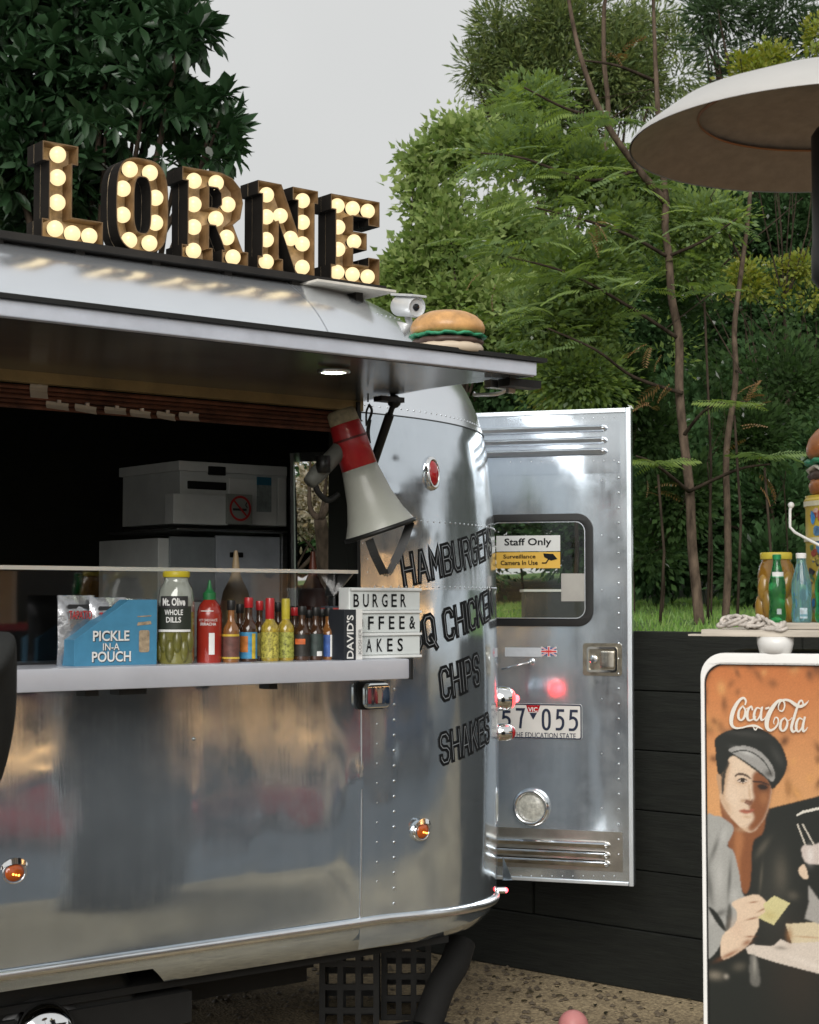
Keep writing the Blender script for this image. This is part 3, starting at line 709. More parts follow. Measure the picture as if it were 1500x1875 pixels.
# lock
hx0, hy0 = dp(1068, 1237); hx1, hy1 = dp(1139, 1178); hc = ((hx0+hx1)/2, (hy0+hy1)/2)
mb = MB(); mb.prism(rrect(hx1-hx0, hy1-hy0, .012, 4, *hc), .0005, .004, DM); lk = obj('door_handle', mb, mat('tarnished_chrome', (.42, .38, .30), .25, 1, .4, 25), door)
mb = MB(); mb.prism(rrect((hx1-hx0)*.78, (hy1-hy0)*.78, .012, 5, *hc), .0042, .012, DM, hole=rrect((hx1-hx0)*.68, (hy1-hy0)*.64, .008, 5, *hc)); obj('handle_frame', mb, CHROME, lk, auto=40)
mb = MB(); mb.prism(rrect(.055, .066, .006, 4, hc[0]+.022, hc[1]), .0045, .016, DM); obj('paddle', mb, mat('worn_chrome', (.6, .57, .5), .2, 1, .3, 30), lk, auto=40, bevel=.002)
mb = MB(); mb.lathe([(.016, .0042), (.016, .012), (.012, .013), (.0001, .013)], 20, DM @ T(hc[0]-.035, hc[1], 0)); obj('key_lock', mb, CHROME, lk, auto=40)
# door stay rod
x0, y0 = dp(922, 1225); x1, y1 = dp(974, 1212)
mb = MB(); mb.tube([DM @ Vector((x0, y0, .03)), DM @ Vector((x1, y1, .02))], .0035, 8); mb.sph((x1, y1, .012), (.010, .014, .016), 10, 6, M=DM); obj('door_stay', mb, CHROME, door, smooth=True)
# reversing lamp
xc, yc_ = dp(974, 1478); rr0 = dp(1008, 1478)[0]-xc
mb = MB(); mb.lathe([(rr0, .0), (rr0, .012), (rr0*.93, .026), (rr0*.80, .030), (rr0*.74, .02), (rr0*.74, .006)], 36, DM @ T(xc, yc_, 0)); rl = obj('reversing_lamp', mb, CHROME, door, smooth=True)
mb = MB(); mb.sph((xc, yc_, .007), (rr0*.74, rr0*.74, .016), 28, 6, M=DM, half=True); obj('lens', mb, mat('ribbed_lens', (.50, .50, .44), .15, 0, .35, 60, bump=1, bs=110, bd=.003, coat=.4), rl, smooth=True)
# number plate
px1, pyt = dp(1066, 1290); _, pyb = dp(1066, 1355); ph_ = pyt-pyb; pw = ph_*2.78; px0 = px1-pw; pcx, pcy = px0+pw/2, (pyt+pyb)/2
NAVY = mat('navy_print', (.012, .022, .05), .5, var=.1)
mb = MB(); mb.prism(rrect(pw, ph_, .010, 4, pcx, pcy), .001, .003, DM); plate = obj('number_plate', mb, mat('plate_white', (.66, .66, .62), .4, var=.06), door)
mb = MB(); mb.prism(rrect(pw-.002, ph_-.002, .009, 4, pcx, pcy), .003, .0042, DM, hole=rrect(pw-.012, ph_-.012, .006, 4, pcx, pcy)); obj('plate_rim', mb, NAVY, plate)
mb = MB(); K = .0048
def dtext(mb, s, a, b, z, bold=0.0, sp=1.0):
    xa, ya = dp(*a); xb, yb = dp(*b); return text(mb, s, xb-xa, yb-ya, xa, ya, z, DM, bold, sp)
def digit(mb, d, a, b):
    xa, ya = dp(*a); xb, yb = dp(*b); w_, h_ = xb-xa, yb-ya
    if d == '0': pl = smooth_pts([(.5, 0), (.95, .18), (.95, .82), (.5, 1), (.05, .82), (.05, .18)], 5, True); cl = True
    if d == '5': pl = [(.95, 1), (.2, 1), (.12, .6)]+smooth_pts([(.12, .6), (.5, .64), (.92, .5), (.95, .22), (.6, .02), (.05, .0)], 5)[1:]; cl = False
    if d == '7': pl = [(.05, 1), (.95, 1), (.62, .5), (.5, 0)]; cl = False
    mb.ribbon([(xa+p[0]*w_, ya+p[1]*h_) for p in pl], .0105, K+.0003, DM, closed=cl)
digit(mb, '0', (995, 1335), (1007, 1300)); digit(mb, '5', (1020, 1335), (1032, 1301)); digit(mb, '5', (1044, 1336), (1057, 1302))
digit(mb, '7', (947, 1331), (960, 1299)); digit(mb, '5', (921, 1330), (934, 1303))
dtext(mb, 'THE EDUCATION STATE', (940, 1350), (1055, 1343), K, .01)
xa, ya = dp(970, 1305); xb, yb = dp(984, 1318); mb.flat([(xa, ya), ((xa+xb)/2, yb), (xb, ya)][::-1], K, DM)
obj('plate_characters', mb, NAVY, plate)
mb = MB(); xa, ya = dp(964, 1291); xb, yb = dp(990, 1304); mb.flat([(xa, ya), (xa+.01, yb), (xb-.01, yb), (xb, ya)], K, DM); o_ = obj('state_badge', mb, REDLENS, plate)
mb = MB(); dtext(mb, 'VIC', (968, 1303), (985, 1295), K+.001, .02); obj('badge_text', mb, WHITE, plate)
# flag sticker
fx0, fy0 = dp(993, 1200); fx1, fy1 = dp(1018, 1186); fw, fh = fx1-fx0, fy1-fy0
mb = MB(); mb.flat([(fx0, fy0), (fx1, fy0), (fx1, fy1), (fx0, fy1)], .0025, DM)
st = obj('flag_sticker', mb, mat('flag_navy', (.03, .05, .22), .5, var=0), door)
for nm, m_, ws, dz in (('white_cross', mat('flag_white', (.75, .75, .75), .5, var=0), (fh*.34, fh*.2), .0004), ('red_cross', mat('flag_red', (.6, .03, .03), .5, var=0), (fh*.2, fh*.07), .0012)):
    mb = MB(); mb.ribbon([(fx0, fy0), (fx1, fy1)], ws[1], .0025+dz, DM); mb.ribbon([(fx0, fy1), (fx1, fy0)], ws[1], .0026+dz, DM)
    mb.ribbon([(fx0, (fy0+fy1)/2), (fx1, (fy0+fy1)/2)], ws[0], .0028+dz, DM); mb.ribbon([((fx0+fx1)/2, fy0), ((fx0+fx1)/2, fy1)], ws[0], .0030+dz, DM); obj(nm, mb, m_, st)
mb = MB(); xa, ya = dp(925, 1202); xb, yb = dp(992, 1186); mb.flat([(xa, ya), (xb, ya), (xb, yb), (xa, yb)], .0025, DM); obj('pale_sticker', mb, mat('pale_sticker', (.48, .52, .55), .5), door)
# window signs
def dquad(name, a, b, z, m, par):
    xa, ya = dp(*a); xb, yb = dp(*b); mb = MB(); mb.flat([(xa, ya), (xb, ya), (xb, yb), (xa, yb)], z, DM); return obj(name, mb, m, par)
SIGNW = mat('sign_white', (.56, .57, .55), .5, var=.05); SIGNY = mat('sign_yellow', (.62, .38, .06), .5, var=.06)
dquad('staff_sign', (909, 1010), (1026, 980), .0, SIGNW, win); dquad('surveillance_sign', (909, 1041), (1026, 1010.5), .0, SIGNY, win)
mb = MB(); dtext(mb, 'Staff Only', (924, 1003), (1010, 985), .0015, .018); dtext(mb, 'Surveillance', (922, 1023), (981, 1015), .0015, .02); dtext(mb, 'Camera In Use', (917, 1035), (985, 1026), .0015, .02)
xa, ya = dp(995, 1025); xb, yb = dp(1021, 1013); w_, h_ = xb-xa, yb-ya
mb.flat([(xa, ya+h_*1.0), (xa+w_*.7, ya+h_*.9), (xa+w_, ya+h_*.1), (xa+w_*.55, ya-h_*.15), (xa+w_*.08, ya+h_*.4)][::-1], .0015, DM)
mb.ribbon([(xa+w_*.35, ya), (xa+w_*.2, ya-h_*.5), (xa-w_*.05, ya-h_*.5)], .005, .0016, DM); obj('sign_lettering', mb, INK, win)
dquad('paper_note', (1028, 1101), (1072, 1050), .0, mat('grey_note', (.33, .32, .29), .6, var=.1), win)

RED_LIT = mat('lit_red_lens', (.5, .02, .02), .3, var=0, emit=(1, .05, .05), es=2.2)
# tail lamps on the rear curve, sticking out beside the door
for py, rad, ln in ((1280, .046, .115), (1342, .034, .115)):
    ph = R(60); base = Vector((XE+1.15*math.sin(ph), YC-1.15*math.cos(ph), on_d(920, py, 6.45).z)); ax = Vector((math.sin(ph), -math.cos(ph), 0))
    M = aim(base, ax); mb = MB(); mb.lathe([(rad, 0), (rad, ln*.78), (rad*.93, ln*.92), (rad*.8, ln)], 28, M); o = obj('tail_lamp', mb, CHROME, P, smooth=True)
    mb = MB(); mb.sph((0, 0, ln*.97), (rad*.82, rad*.82, .02), 24, 6, M=M, half=True); obj('lens', mb, REDLENS if rad < .04 else RED_LIT, o, smooth=True)
    if rad > .04: mb = MB(); mb.sph((0, -.018 if False else .0, ln+.016), .016, 10, 6, M=M); obj('lamp_led', mb, RED_ON, o)
q = shell_hit(914, 1640); mb = MB(); b0 = shell(R(52)*RS, .535, .01); mb.sph(tuple(b0+RGT*.03), .010, 10, 6); obj('clearance_led', mb, RED_ON, P)
mb = MB(); mb.tube([b0, b0+RGT*.03], .012, 10); obj('led_mount', mb, CHROME, P)
# bumper gusset: small pale triangle below the door
q0 = on_d(921, 1568, 6.45); mb = MB(); A_ = [on_d(921, 1568, 6.45), on_d(921, 1612, 6.45), on_d(939, 1612, 6.4)]; B_ = [p_+FWD*.01 for p_ in A_]
mb.add([tuple(x) for x in A_+B_], [(0, 1, 2), (5, 4, 3), (0, 3, 4, 1), (1, 4, 5, 2), (2, 5, 3, 0)]); obj('gusset', mb, ALU_TRIM, P)

# chassis, axle and wheel below the body
CH = mat('underseal_black', (.006, .006, .0055), .85, var=.3)
mb = MB(); mb.box((.0, YC-.72, .40), (6.6, .08, .14)); mb.box((.0, YC+.72, .40), (6.6, .08, .14))
for x in (-1.2, 0, 1.2, 2.2, 3.3): mb.box((x, YC, .42), (.07, 1.5, .10))
mb.box((2.35, YC, .475), (2.6, 2.16, .02)); mb.box((-1.6, YC, .475), (3, 2.16, .02)); mb.box((2.35, YS+.16, .40), (.62, .10, .09)); obj('chassis', mb, CH, P)
mb = MB(); WX = on_y(92, 1870, YS+.07).x; WZ = .355
mb = MB(); mb.lathe([(.16, -.09), (.30, -.10), (.335, -.07), (.335, .07), (.30, .10), (.16, .09)], 40, aim((WX, YS+.22, .335), (0, -1, 0))); wh = obj('wheel', mb, RUBBER, P, smooth=True)
mb = MB(); mb.lathe([(.165, .07), (.16, .09), (.12, .10)], 32, aim((WX, YS+.22, .335), (0, -1, 0))); obj('wheel_rim', mb, mat('dull_rim', (.1, .1, .1), .4, .8), wh, smooth=True)
hubc = on_y(92, 1908, YS+.06); mb = MB(); mb.lathe([(.100, 0), (.098, .03), (.082, .055), (.048, .070), (.0001, .075)], 32, aim((hubc.x, YS+.12, hubc.z), (0, -1, 0))); obj('hub_cap', mb, CHROME, wh, smooth=True)
mb = MB(); mb.tube([(WX, YC-1.0, .335), (WX, YC+1.0, .335)], .035, 10); obj('axle', mb, CH, P)
# hanging wire bits and the rear stabiliser leg
a = on_d(800, 1735, 6.0); b = on_d(780, 1885, 5.95)
mb = MB(); mb.tube(smooth_pts([on_d(845, 1725, 6.1), on_d(832, 1765, 6.05), on_d(806, 1810, 6), on_d(782, 1880, 5.95)], 5), [.05]*16 if False else .052, 12)
mb.box(tuple(on_d(780, 1885, 5.95)), (.16, .16, .03)); obj('stabiliser_leg', mb, CH, P, auto=40)
# ------------------------------------------------------------------ MARQUEE LETTERS on the roof
GL = {
 'L': ([(0, 0), (.64, 0), (.64, .25), (.31, .25), (.31, .80), (.37, .80), (.37, 1), (0, 1), (0, .80), (.07, .80), (.07, .20), (0, .20)], None,
       [(.19, .90), (.19, .66), (.19, .40), (.17, .125), (.35, .10), (.53, .10)]),
 'O': (None, None, [(.17, .88), (.38, .88), (.10, .66), (.44, .62), (.10, .38), (.44, .35), (.17, .12), (.38, .12)]),
 'R': ([(0, 0), (.33, 0), (.33, .15), (.29, .15), (.29, .40), (.36, .40), (.46, .15), (.43, .15), (.43, 0), (.72, 0), (.72, .16), (.66, .16), (.55, .44), (.63, .52), (.66, .70), (.63, .86), (.54, .96), (.42, 1), (0, 1), (0, .85), (.06, .85), (.06, .15), (0, .15)],
       [(.29, .60), (.38, .60), (.42, .65), (.42, .77), (.38, .82), (.29, .82)], [(.16, .88), (.40, .90), (.16, .62), (.53, .68), (.16, .37), (.40, .50), (.16, .11), (.52, .31), (.59, .10)]),
 'N': ([(0, 0), (.29, 0), (.29, .15), (.24, .15), (.24, .56), (.44, 0), (.66, 0), (.66, .85), (.70, .85), (.70, 1), (.40, 1), (.40, .85), (.46, .85), (.46, .48), (.27, 1), (0, 1), (0, .85), (.05, .85), (.05, .15), (0, .15)], None,
       [(.14, .87), (.14, .62), (.14, .36), (.14, .11), (.30, .66), (.42, .42), (.56, .88), (.56, .63), (.56, .38), (.56, .11)]),
 'E': ([(0, 0), (.64, 0), (.64, .32), (.49, .32), (.49, .22), (.29, .22), (.29, .40), (.47, .40), (.47, .60), (.29, .60), (.29, .78), (.49, .78), (.49, .70), (.64, .70), (.64, 1), (0, 1), (0, .82), (.06, .82), (.06, .18), (0, .18)], None,
       [(.13, .89), (.33, .89), (.53, .89), (.14, .64), (.14, .38), (.35, .50), (.13, .11), (.33, .11), (.53, .11)])}
YL = YS+.42
LWALL = mat('aged_letter_steel', (.010, .008, .006), .8, 0, spec=.12, var=.5) if True else mat('x', (.014, .011, .008), .6, .1, .5, 14, bump=.4, bs=40)
LIN = mat('rusty_letter_inside', (.16, .10, .05), .5, .3, .4, 18)
LBACK = mat('rusty_letter_back', (.50, .38, .24), .5, .3, .5, 22, bump=.3, bs=60)
BULB = mat('lit_bulb', (.25, .2, .12), .3, var=0, emit=(1, .77, .42), es=.56)
lz0 = on_y(76, 434, YL).z; lz1 = on_y(76, 256, YL).z; LH = lz1-lz0
desc = {'L': 'leftmost marquee letter L', 'O': 'marquee letter O with rounded ends', 'R': 'middle marquee letter R', 'N': 'marquee letter N with slanted stroke', 'E': 'rightmost marquee letter E'}
for ch, pa, pb in (('L', 76, 188), ('O', 212, 307), ('R', 333, 453), ('N', 472, 584), ('E', 606, 695)):
    xa_, xb_ = on_y(pa, 460, YL).x, on_y(pb, 460, YL).x; outl, hole, bulbs = GL[ch]
    if ch == 'O':
        def std(rx, ry, q): return [(.27+rx*math.copysign(abs(math.cos(a))**q, math.cos(a)), .5+ry*math.copysign(abs(math.sin(a))**q, math.sin(a))) for a in [2*math.pi*i/40 for i in range(40)]]
        outl = std(.27, .5, .62); hole = std(.085, .30, .62)
    wn_ = max(p[0] for p in outl); sx = (xb_-xa_)/wn_/LH
    f = lambda p: (p[0]*sx*LH, p[1]*LH)
    root = thing('marquee_letter', 'rusty %s with round lit bulbs on the trailer roof' % desc[ch], 'sign letter', (xa_, YL, lz0), R(rng.uniform(-1.5, 1.5)), 'lit marquee letters along the trailer roof')
    LM = frame((0, 0, 0), (1, 0, 0), (0, 0, 1), (0, -1, 0))
    mb = MB(); tw = .0035
    for ring in [outl]+([hole] if hole else []):
        n = len(ring); ar = sum(ring[i][0]*ring[(i+1) % n][1]-ring[(i+1) % n][0]*ring[i][1] for i in range(n)); pts = [f(p) for p in (ring if ar > 0 else ring[::-1])]
        sgn = 1 if ring is outl else -1; ins = []
        for i in range(n):
            a, b, c = Vector(pts[i-1]), Vector(pts[i]), Vector(pts[(i+1) % n]); d1 = (b-a).normalized(); d2 = (c-b).normalized()
            nn = Vector((-(d1+d2).y, (d1+d2).x)); nn = nn.normalized() if nn.length > 1e-6 else Vector((-d1.y, d1.x))
            ins.append(b+nn*tw*sgn/max(.5, nn.dot(Vector((-d1.y, d1.x)))))
        for i in range(n):
            j = (i+1) % n; P0, P1, Q0, Q1 = pts[i], pts[j], ins[i], ins[j]; zf, zb = 0.0, -.105
            q = [LM @ Vector((*P0, zf)), LM @ Vector((*P1, zf)), LM @ Vector((*P1, zb)), LM @ Vector((*P0, zb)), LM @ Vector((*Q0, zf)), LM @ Vector((*Q1, zf)), LM @ Vector((*Q1, zb)), LM @ Vector((*Q0, zb))]
            mb.cur = 0; mb.add(q, [(0, 3, 2, 1), (3, 7, 6, 2)]); mb.cur = 1; mb.add(q, [(4, 5, 6, 7), (0, 1, 5, 4)])
    obj('letter_channel', mb, [LWALL, LIN], root, world=False)
    mb = MB(); mb.prism([f(p) for p in outl], -.062, -.058, LM, hole=[f(p) for p in hole] if hole else None); obj('back_plate', mb, LBACK, root, world=False)
    bm_ = None
    for bx, bz in bulbs:
        o = bpy.data.objects.new('bulb', bm_) if bm_ else None
        if o is None:
            b_ = MB(); b_.sph((0, 0, 0), .0255, 20, 12); o = obj('bulb', b_, BULB, root, world=False, smooth=True); bm_ = o.data
            s_ = MB(); s_.lathe([(.012, 0), (.012, .02)], 12, aim((0, .018, 0), (0, 1, 0))); sm_ = mesh_from('socket', s_, LWALL)
        else: COL.objects.link(o); o.parent = root
        o.location = (bx*sx*LH, -.020, -.0+bz*LH)*1 if False else (bx*sx*LH, .022, bz*LH)
        so_ = bpy.data.objects.new('socket', sm_); COL.objects.link(so_); so_.parent = o
# the roof rail that carries them
rail = thing('sign_rail', 'dark timber rail on roof brackets under the lit letters', 'rail', (on_y(70, 450, YL).x, YL, lz0-.05))
xe0, xe1 = on_y(-60, 440, YL).x, on_y(700, 520, YL).x
RAILM = mat('dark_rail', (.012, .010, .008), .7, var=.5)
mb = MB(); mb.box(((xe0+xe1)/2, YL+.06, lz0-.013), (xe1-xe0, .17, .022)); obj('board', mb, RAILM, rail)
mb = MB(); mb.box(((xe0+xe1)/2, YL+.12, lz0-.075), (xe1-xe0-.05, .03, .10)); obj('back_board', mb, RAILM, rail)
ra = on_y(572, 515, YL-.05).x; mb = MB(); mb.box(((ra+xe1)/2, YL+.02, lz0-.028), (xe1-ra, .20, .008)); obj('pale_plate', mb, mat('weathered_white', (.55, .52, .46), .6, var=.2), rail)
for i in range(6):
    x = xe0+.1+i*(xe1-xe0-.2)/5; mb = MB(); zr = 2.66
    mb.box((x, YL+.05, (lz0+zr)/2-.03), (.03, .10, lz0-zr+.02)); obj('bracket', mb, RAILM, rail)

# ------------------------------------------------------------------ security camera, burger ornaments
def facing(px, py, D): return on_d(px, py, D)
c = facing(757, 577, 5.6); root = thing('security_camera', 'small silver bullet security camera on the trailer roof edge', 'security camera', tuple(c-UP*.02))
ax = (RGT*.45-FWD*.75-UP*.16).normalized(); M = aim(facing(742, 561, 5.65), ax)
CAMB = mat('camera_housing', (.55, .56, .56), .4, .3, .08)
mb = MB(); mb.lathe([(.028, -.05), (.034, -.04), (.035, .075), (.031, .08), (.029, .07)], 28, M); obj('housing', mb, CAMB, root, smooth=True, auto=40)
mb = MB(); mb.lathe([(.0001, .068), (.028, .068)], 24, M); mb.lathe([(.012, .068), (.012, .074), (.0001, .076)], 16, M); obj('lens', mb, mat('camera_lens', (.012, .012, .014), .1, coat=.8), root)
mb = MB(); mb.prism([(-.040, -.055), (-.040, .095), (.040, .095), (.040, -.055)], .0, .0, M) if False else None
mb = MB(); mb.box((0, .037, .015), (.062, .008, .14), M); obj('sun_shield', mb, CAMB, root, bevel=.003)
mb = MB(); b0 = facing(745, 570, 5.66); mb.tube([b0, b0-UP*.045+RGT*.01, b0-UP*.06-RGT*.02], [.012, .014, .03], 10); obj('mount', mb, CAMB, root, smooth=True)

def burger(name, label, base, r, h, bun, seeds=0, sauce=False):
    root = thing(name, label, 'burger model', tuple(base), rng.uniform(0, 3))
    BN = mat('toy_bun', bun, .5, var=.38, vs_=20, bump=.25, bs=30, coat=.25)
    mb = MB(); mb.lathe([(r*.80, 0), (r*.92, h*.04), (r*.95, h*.14), (r*.90, h*.22), (.0001, h*.22)], 36); obj('bottom_bun', mb, mat('pale_bun', (.60, .50, .38), .5, var=.15) if not sauce else BN, root, world=False, smooth=True)
    def wav(rad, z, th_, amp, k, m, nm):
        mb = MB(); n = 72; rows = [(.5, -.1), (.92, -.5), (1.0, 0), (.93, .5), (.5, .3)]
        for q, (a, b) in enumerate(rows):
            for i in range(n):
                t = 2*math.pi*i/n; wv = amp*(math.sin(k*t)+.5*math.sin(2.3*k*t+1))
                mb.v.append((rad*(a+(.02*math.sin(k*t*1.3) if q in (1, 2, 3) else 0))*math.cos(t), rad*(a+.02*math.sin(k*t*1.3))*math.sin(t), z+b*th_+(wv if a > .6 else 0)))
        for q in range(4):
            for i in range(n): mb.f.append((q*n+i, q*n+(i+1) % n, (q+1)*n+(i+1) % n, (q+1)*n+i)); mb.m.append(0)
        obj(nm, mb, m, root, world=False, smooth=True)
    wav(r*.96, h*.27, h*.14, h*.004, 9, mat('toy_patty', (.075, .045, .035), .55, var=.4, vs_=30, bump=.6, bs=60), 'patty')
    if sauce: wav(r*.98, h*.36, h*.05, h*.03, 5, mat('toy_sauce', (.62, .55, .48), .35, var=.1), 'sauce')
    wav(r*1.04, h*(.40 if not sauce else .46), h*.07, h*.018, 11, mat('toy_lettuce', (.03, .24, .12), .4, var=.35, vs_=25), 'lettuce')
    z0 = .44 if not sauce else .5
    mb = MB(); mb.lathe([(r*.90, h*z0), (r*.985, h*(z0+.08)), (r*.99, h*(z0+.17)), (r*.93, h*(z0+.29)), (r*.78, h*(z0+.41)), (r*.55, h*(z0+.5)), (r*.28, h*(z0+.545)), (.0001, h*(z0+.56))], 40); tb = obj('top_bun', mb, BN, root, world=False, smooth=True)
    if seeds:
        mb = MB()
        for i in range(seeds):
            a = rng.uniform(0, 6.28); e = rng.uniform(.35, 1.3); mb.sph((r*.97*math.cos(e)*math.cos(a), r*.97*math.cos(e)*math.sin(a), h*(z0+.12)+h*.44*math.sin(e)), (.006, .004, .003), 6, 4)
        tag(obj('seeds', mb, mat('toy_seeds', (.62, .52, .36), .5), tb, world=False), kind='stuff')
    return root
bq = on_d(820, 655, 4.62)
burger('burger_ornament', 'plastic hamburger ornament with green lettuce on the raised hatch', (bq.x, bq.y, ZH+th+.008), .104, .125, (.50, .27, .10))

# ------------------------------------------------------------------ megaphone hanging from the hatch
YM = YS-.20
A0 = on_y(629, 768, YM); B0 = on_y(697, 972, YM-.05); ax = (B0-A0).normalized(); Lm = (B0-A0).length; M = aim(A0, ax)
mg = thing('megaphone', 'red and grey loudhailer hanging upside down from the hatch on a strap', 'megaphone', tuple(B0))
GREY = mat('megaphone_grey', (.36, .37, .33), .38, var=.08, coat=.15); MRED = mat('megaphone_red', (.42, .018, .022), .35, var=.12, coat=.2)
mb = MB(); s0 = Lm*.02; mb.lathe([(.044, s0), (.047, s0+.01), (.052, Lm*.17), (.055, Lm*.43)], 36, M); obj('body', mb, MRED, mg, smooth=True)
mb = MB(); mb.lathe([(.0535, Lm*.165), (.0535, Lm*.185)], 36, M); obj('seam_band', mb, mat('dark_red_band', (.12, .01, .01), .5), mg)
mb = MB(); mb.lathe([(.055, Lm*.43), (.060, Lm*.52), (.071, Lm*.70), (.088, Lm*.86), (.106, Lm*.97), (.108, Lm), (.101, Lm*.99), (.083, Lm*.86), (.06, Lm*.7), (.03, Lm*.6), (.0001, Lm*.58)], 44, M); obj('horn', mb, GREY, mg, smooth=True)
mb = MB(); mb.lathe([(.107, Lm*.975), (.113, Lm*.98), (.113, Lm*1.012), (.105, Lm*1.015), (.104, Lm*.99)], 44, M); obj('rim', mb, BLACK, mg, smooth=True)
mb = MB(); mb.lathe([(.036, -.03), (.044, -.022), (.046, .012), (.04, .016)], 30, M); obj('microphone_cap', mb, mat('beige_cap', (.30, .26, .17), .6, var=.4, vs_=30), mg, smooth=True)
g0_, g1_ = on_y(612, 835, YM), on_y(566, 884, YM); mb = MB(); mb.tube(smooth_pts([on_y(633, 815, YM), g0_, g1_], 5), [.03, .03, .030, .029, .027, .026, .026, .026, .027, .024, .02], 14); obj('pistol_grip', mb, mat('grip_grey', (.13, .135, .12), .5), mg, smooth=True)
mb = MB(); mb.tube(smooth_pts([on_y(574, 876, YM), on_y(582, 900, YM), on_y(600, 916, YM), on_y(620, 905, YM)], 5), .009, 8); mb.box(tuple(on_y(592, 850, YM-.03)), (.03, .03, .05)); obj('trigger_guard', mb, BLACK, mg, smooth=True)
def strap(mb, pts, w_=.026, t=.004, ahead=0.0):
    pts = smooth_pts([tuple(p) for p in pts], 6); 
    for i in range(len(pts)-1):
        a, b = Vector(pts[i]), Vector(pts[i+1]); d = (b-a).normalized(); s = d.cross(FWD).normalized()*w_/2; f_ = FWD*t/2
        hexa(mb, [a-s-f_, b-s-f_, b+s-f_, a+s-f_, a-s+f_, b-s+f_, b+s+f_, a+s+f_])
mb = MB(); strap(mb, [on_y(752, 955, YM-.1), on_y(738, 995, YM-.1), on_y(722, 1030, YM-.1)]); strap(mb, [on_y(722, 1030, YM-.1), on_y(710, 1050, YM-.1), on_y(700, 1042, YM-.1)], .02); strap(mb, [on_y(703, 1050, YM-.1), on_y(688, 1020, YM-.095), on_y(676, 988, YM-.09)]); obj('carry_strap', mb, BLACK, mg, weld=True)
mb = MB(); strap(mb, [on_y(676, 812, YM-.02), on_y(674, 790, YM-.02), on_y(677, 768, YM-.02)], .012); strap(mb, [on_y(675, 772, YM-.02), on_y(681, 752, YM-.02), on_y(675, 740, YM-.02)], .008); strap(mb, [on_y(671, 780, YM-.02), on_y(671, 755, YM-.02), on_y(676, 742, YM-.02)], .006)
top_ = on_y(674, 736, YM-.02); mb.tube([top_, Vector((top_.x, top_.y, ZH-.004))], .0025, 6); obj('hanging_clip', mb, BLACK, mg)

# ------------------------------------------------------------------ things on the counter
YB = YS-.13
def cx_(px, y=YB): return on_y(px, 1210, y).x
def cs_(px, y=YB): return (on_y(px+50, 1210, y)-on_y(px-50, 1210, y)).length/100    # metres per pixel along the counter
def hgt(px, py, y=YB): return on_y(px, py, y).z-ZCT2
FM = frame((0, 0, 0), (1, 0, 0), (0, 0, 1), (0, -1, 0))
VW = RGT                                                # labels are turned towards the camera
ROTL = math.atan2(RGT.y, RGT.x)
# pouches behind the display box
FOIL = mat('foil_pouch', (.42, .43, .45), .25, .8, .3, 12, bump=.5, bs=30, bd=.006); PRINTR = mat('print_red', (.45, .03, .03), .5); PRINTK = mat('print_dark', (.03, .03, .03), .5); PRINTW = mat('print_white', (.72, .72, .70), .5, var=.05)
def pouch(px, py_top, w_px, y, rot, lab):
    mpp = cs_(px, y); W, H = w_px*mpp, hgt(px, py_top, y)
    root = thing('snack_pouch', lab, 'snack bag', (cx_(px, y), y, ZCT2), rot, 'snack pouches stacked behind the blue display box')
    mb = MB(); n, m = 10, 12
    for sgn in (1, -1):
        b = len(mb.v)
        for j in range(m+1):
            for i in range(n+1):
                u, v = i/n*2-1, j/m
                th_ = .020*(1-u*u)**.6*(1-abs(2*v-1)**3)+.0006+.0015*math.sin(7*u+9*v)
                mb.v.append((u*W/2*(1-.04*math.sin(v*math.pi)), -sgn*th_, v*H))
        for j in range(m):
            for i in range(n):
                q = (b+j*(n+1)+i, b+j*(n+1)+i+1, b+(j+1)*(n+1)+i+1, b+(j+1)*(n+1)+i); mb.f.append(q if sgn > 0 else q[::-1]); mb.m.append(0)
    obj('bag', mb, FOIL, root, world=False, smooth=True)
    M = frame((0, -.0235, 0), (1, 0, 0), (0, 0, 1), (0, -1, 0))
    mb = MB(); text(mb, 'TAPATIO', W*.62, H*.12, -W*.31, H*.66, .0, M, .02); obj('brand_print', mb, PRINTR, root, world=False)
    mb = MB(); mb.flat(rrect(W*.6, H*.06, H*.02, 3, 0, H*.84), -.008, M); obj('dark_print', mb, PRINTK, root, world=False)
    mb = MB(); mb.flat(rrect(W*.7, H*.3, H*.1, 4, 0, H*.28), -.001, M); obj('lower_print', mb, mat('print_brown', (.10, .07, .03), .5, var=.5, vs_=40), root, world=False)
pouch(138, 1090, 72, YB+.055, .10, 'leftmost silver snack pouch with red lettering on the counter')
pouch(196, 1094, 66, YB+.040, -.06, 'silver snack pouch directly behind the sloping blue box')
pouch(246, 1096, 62, YB+.06, .05, 'silver snack pouch nearest the pickle jar, top corner folded')
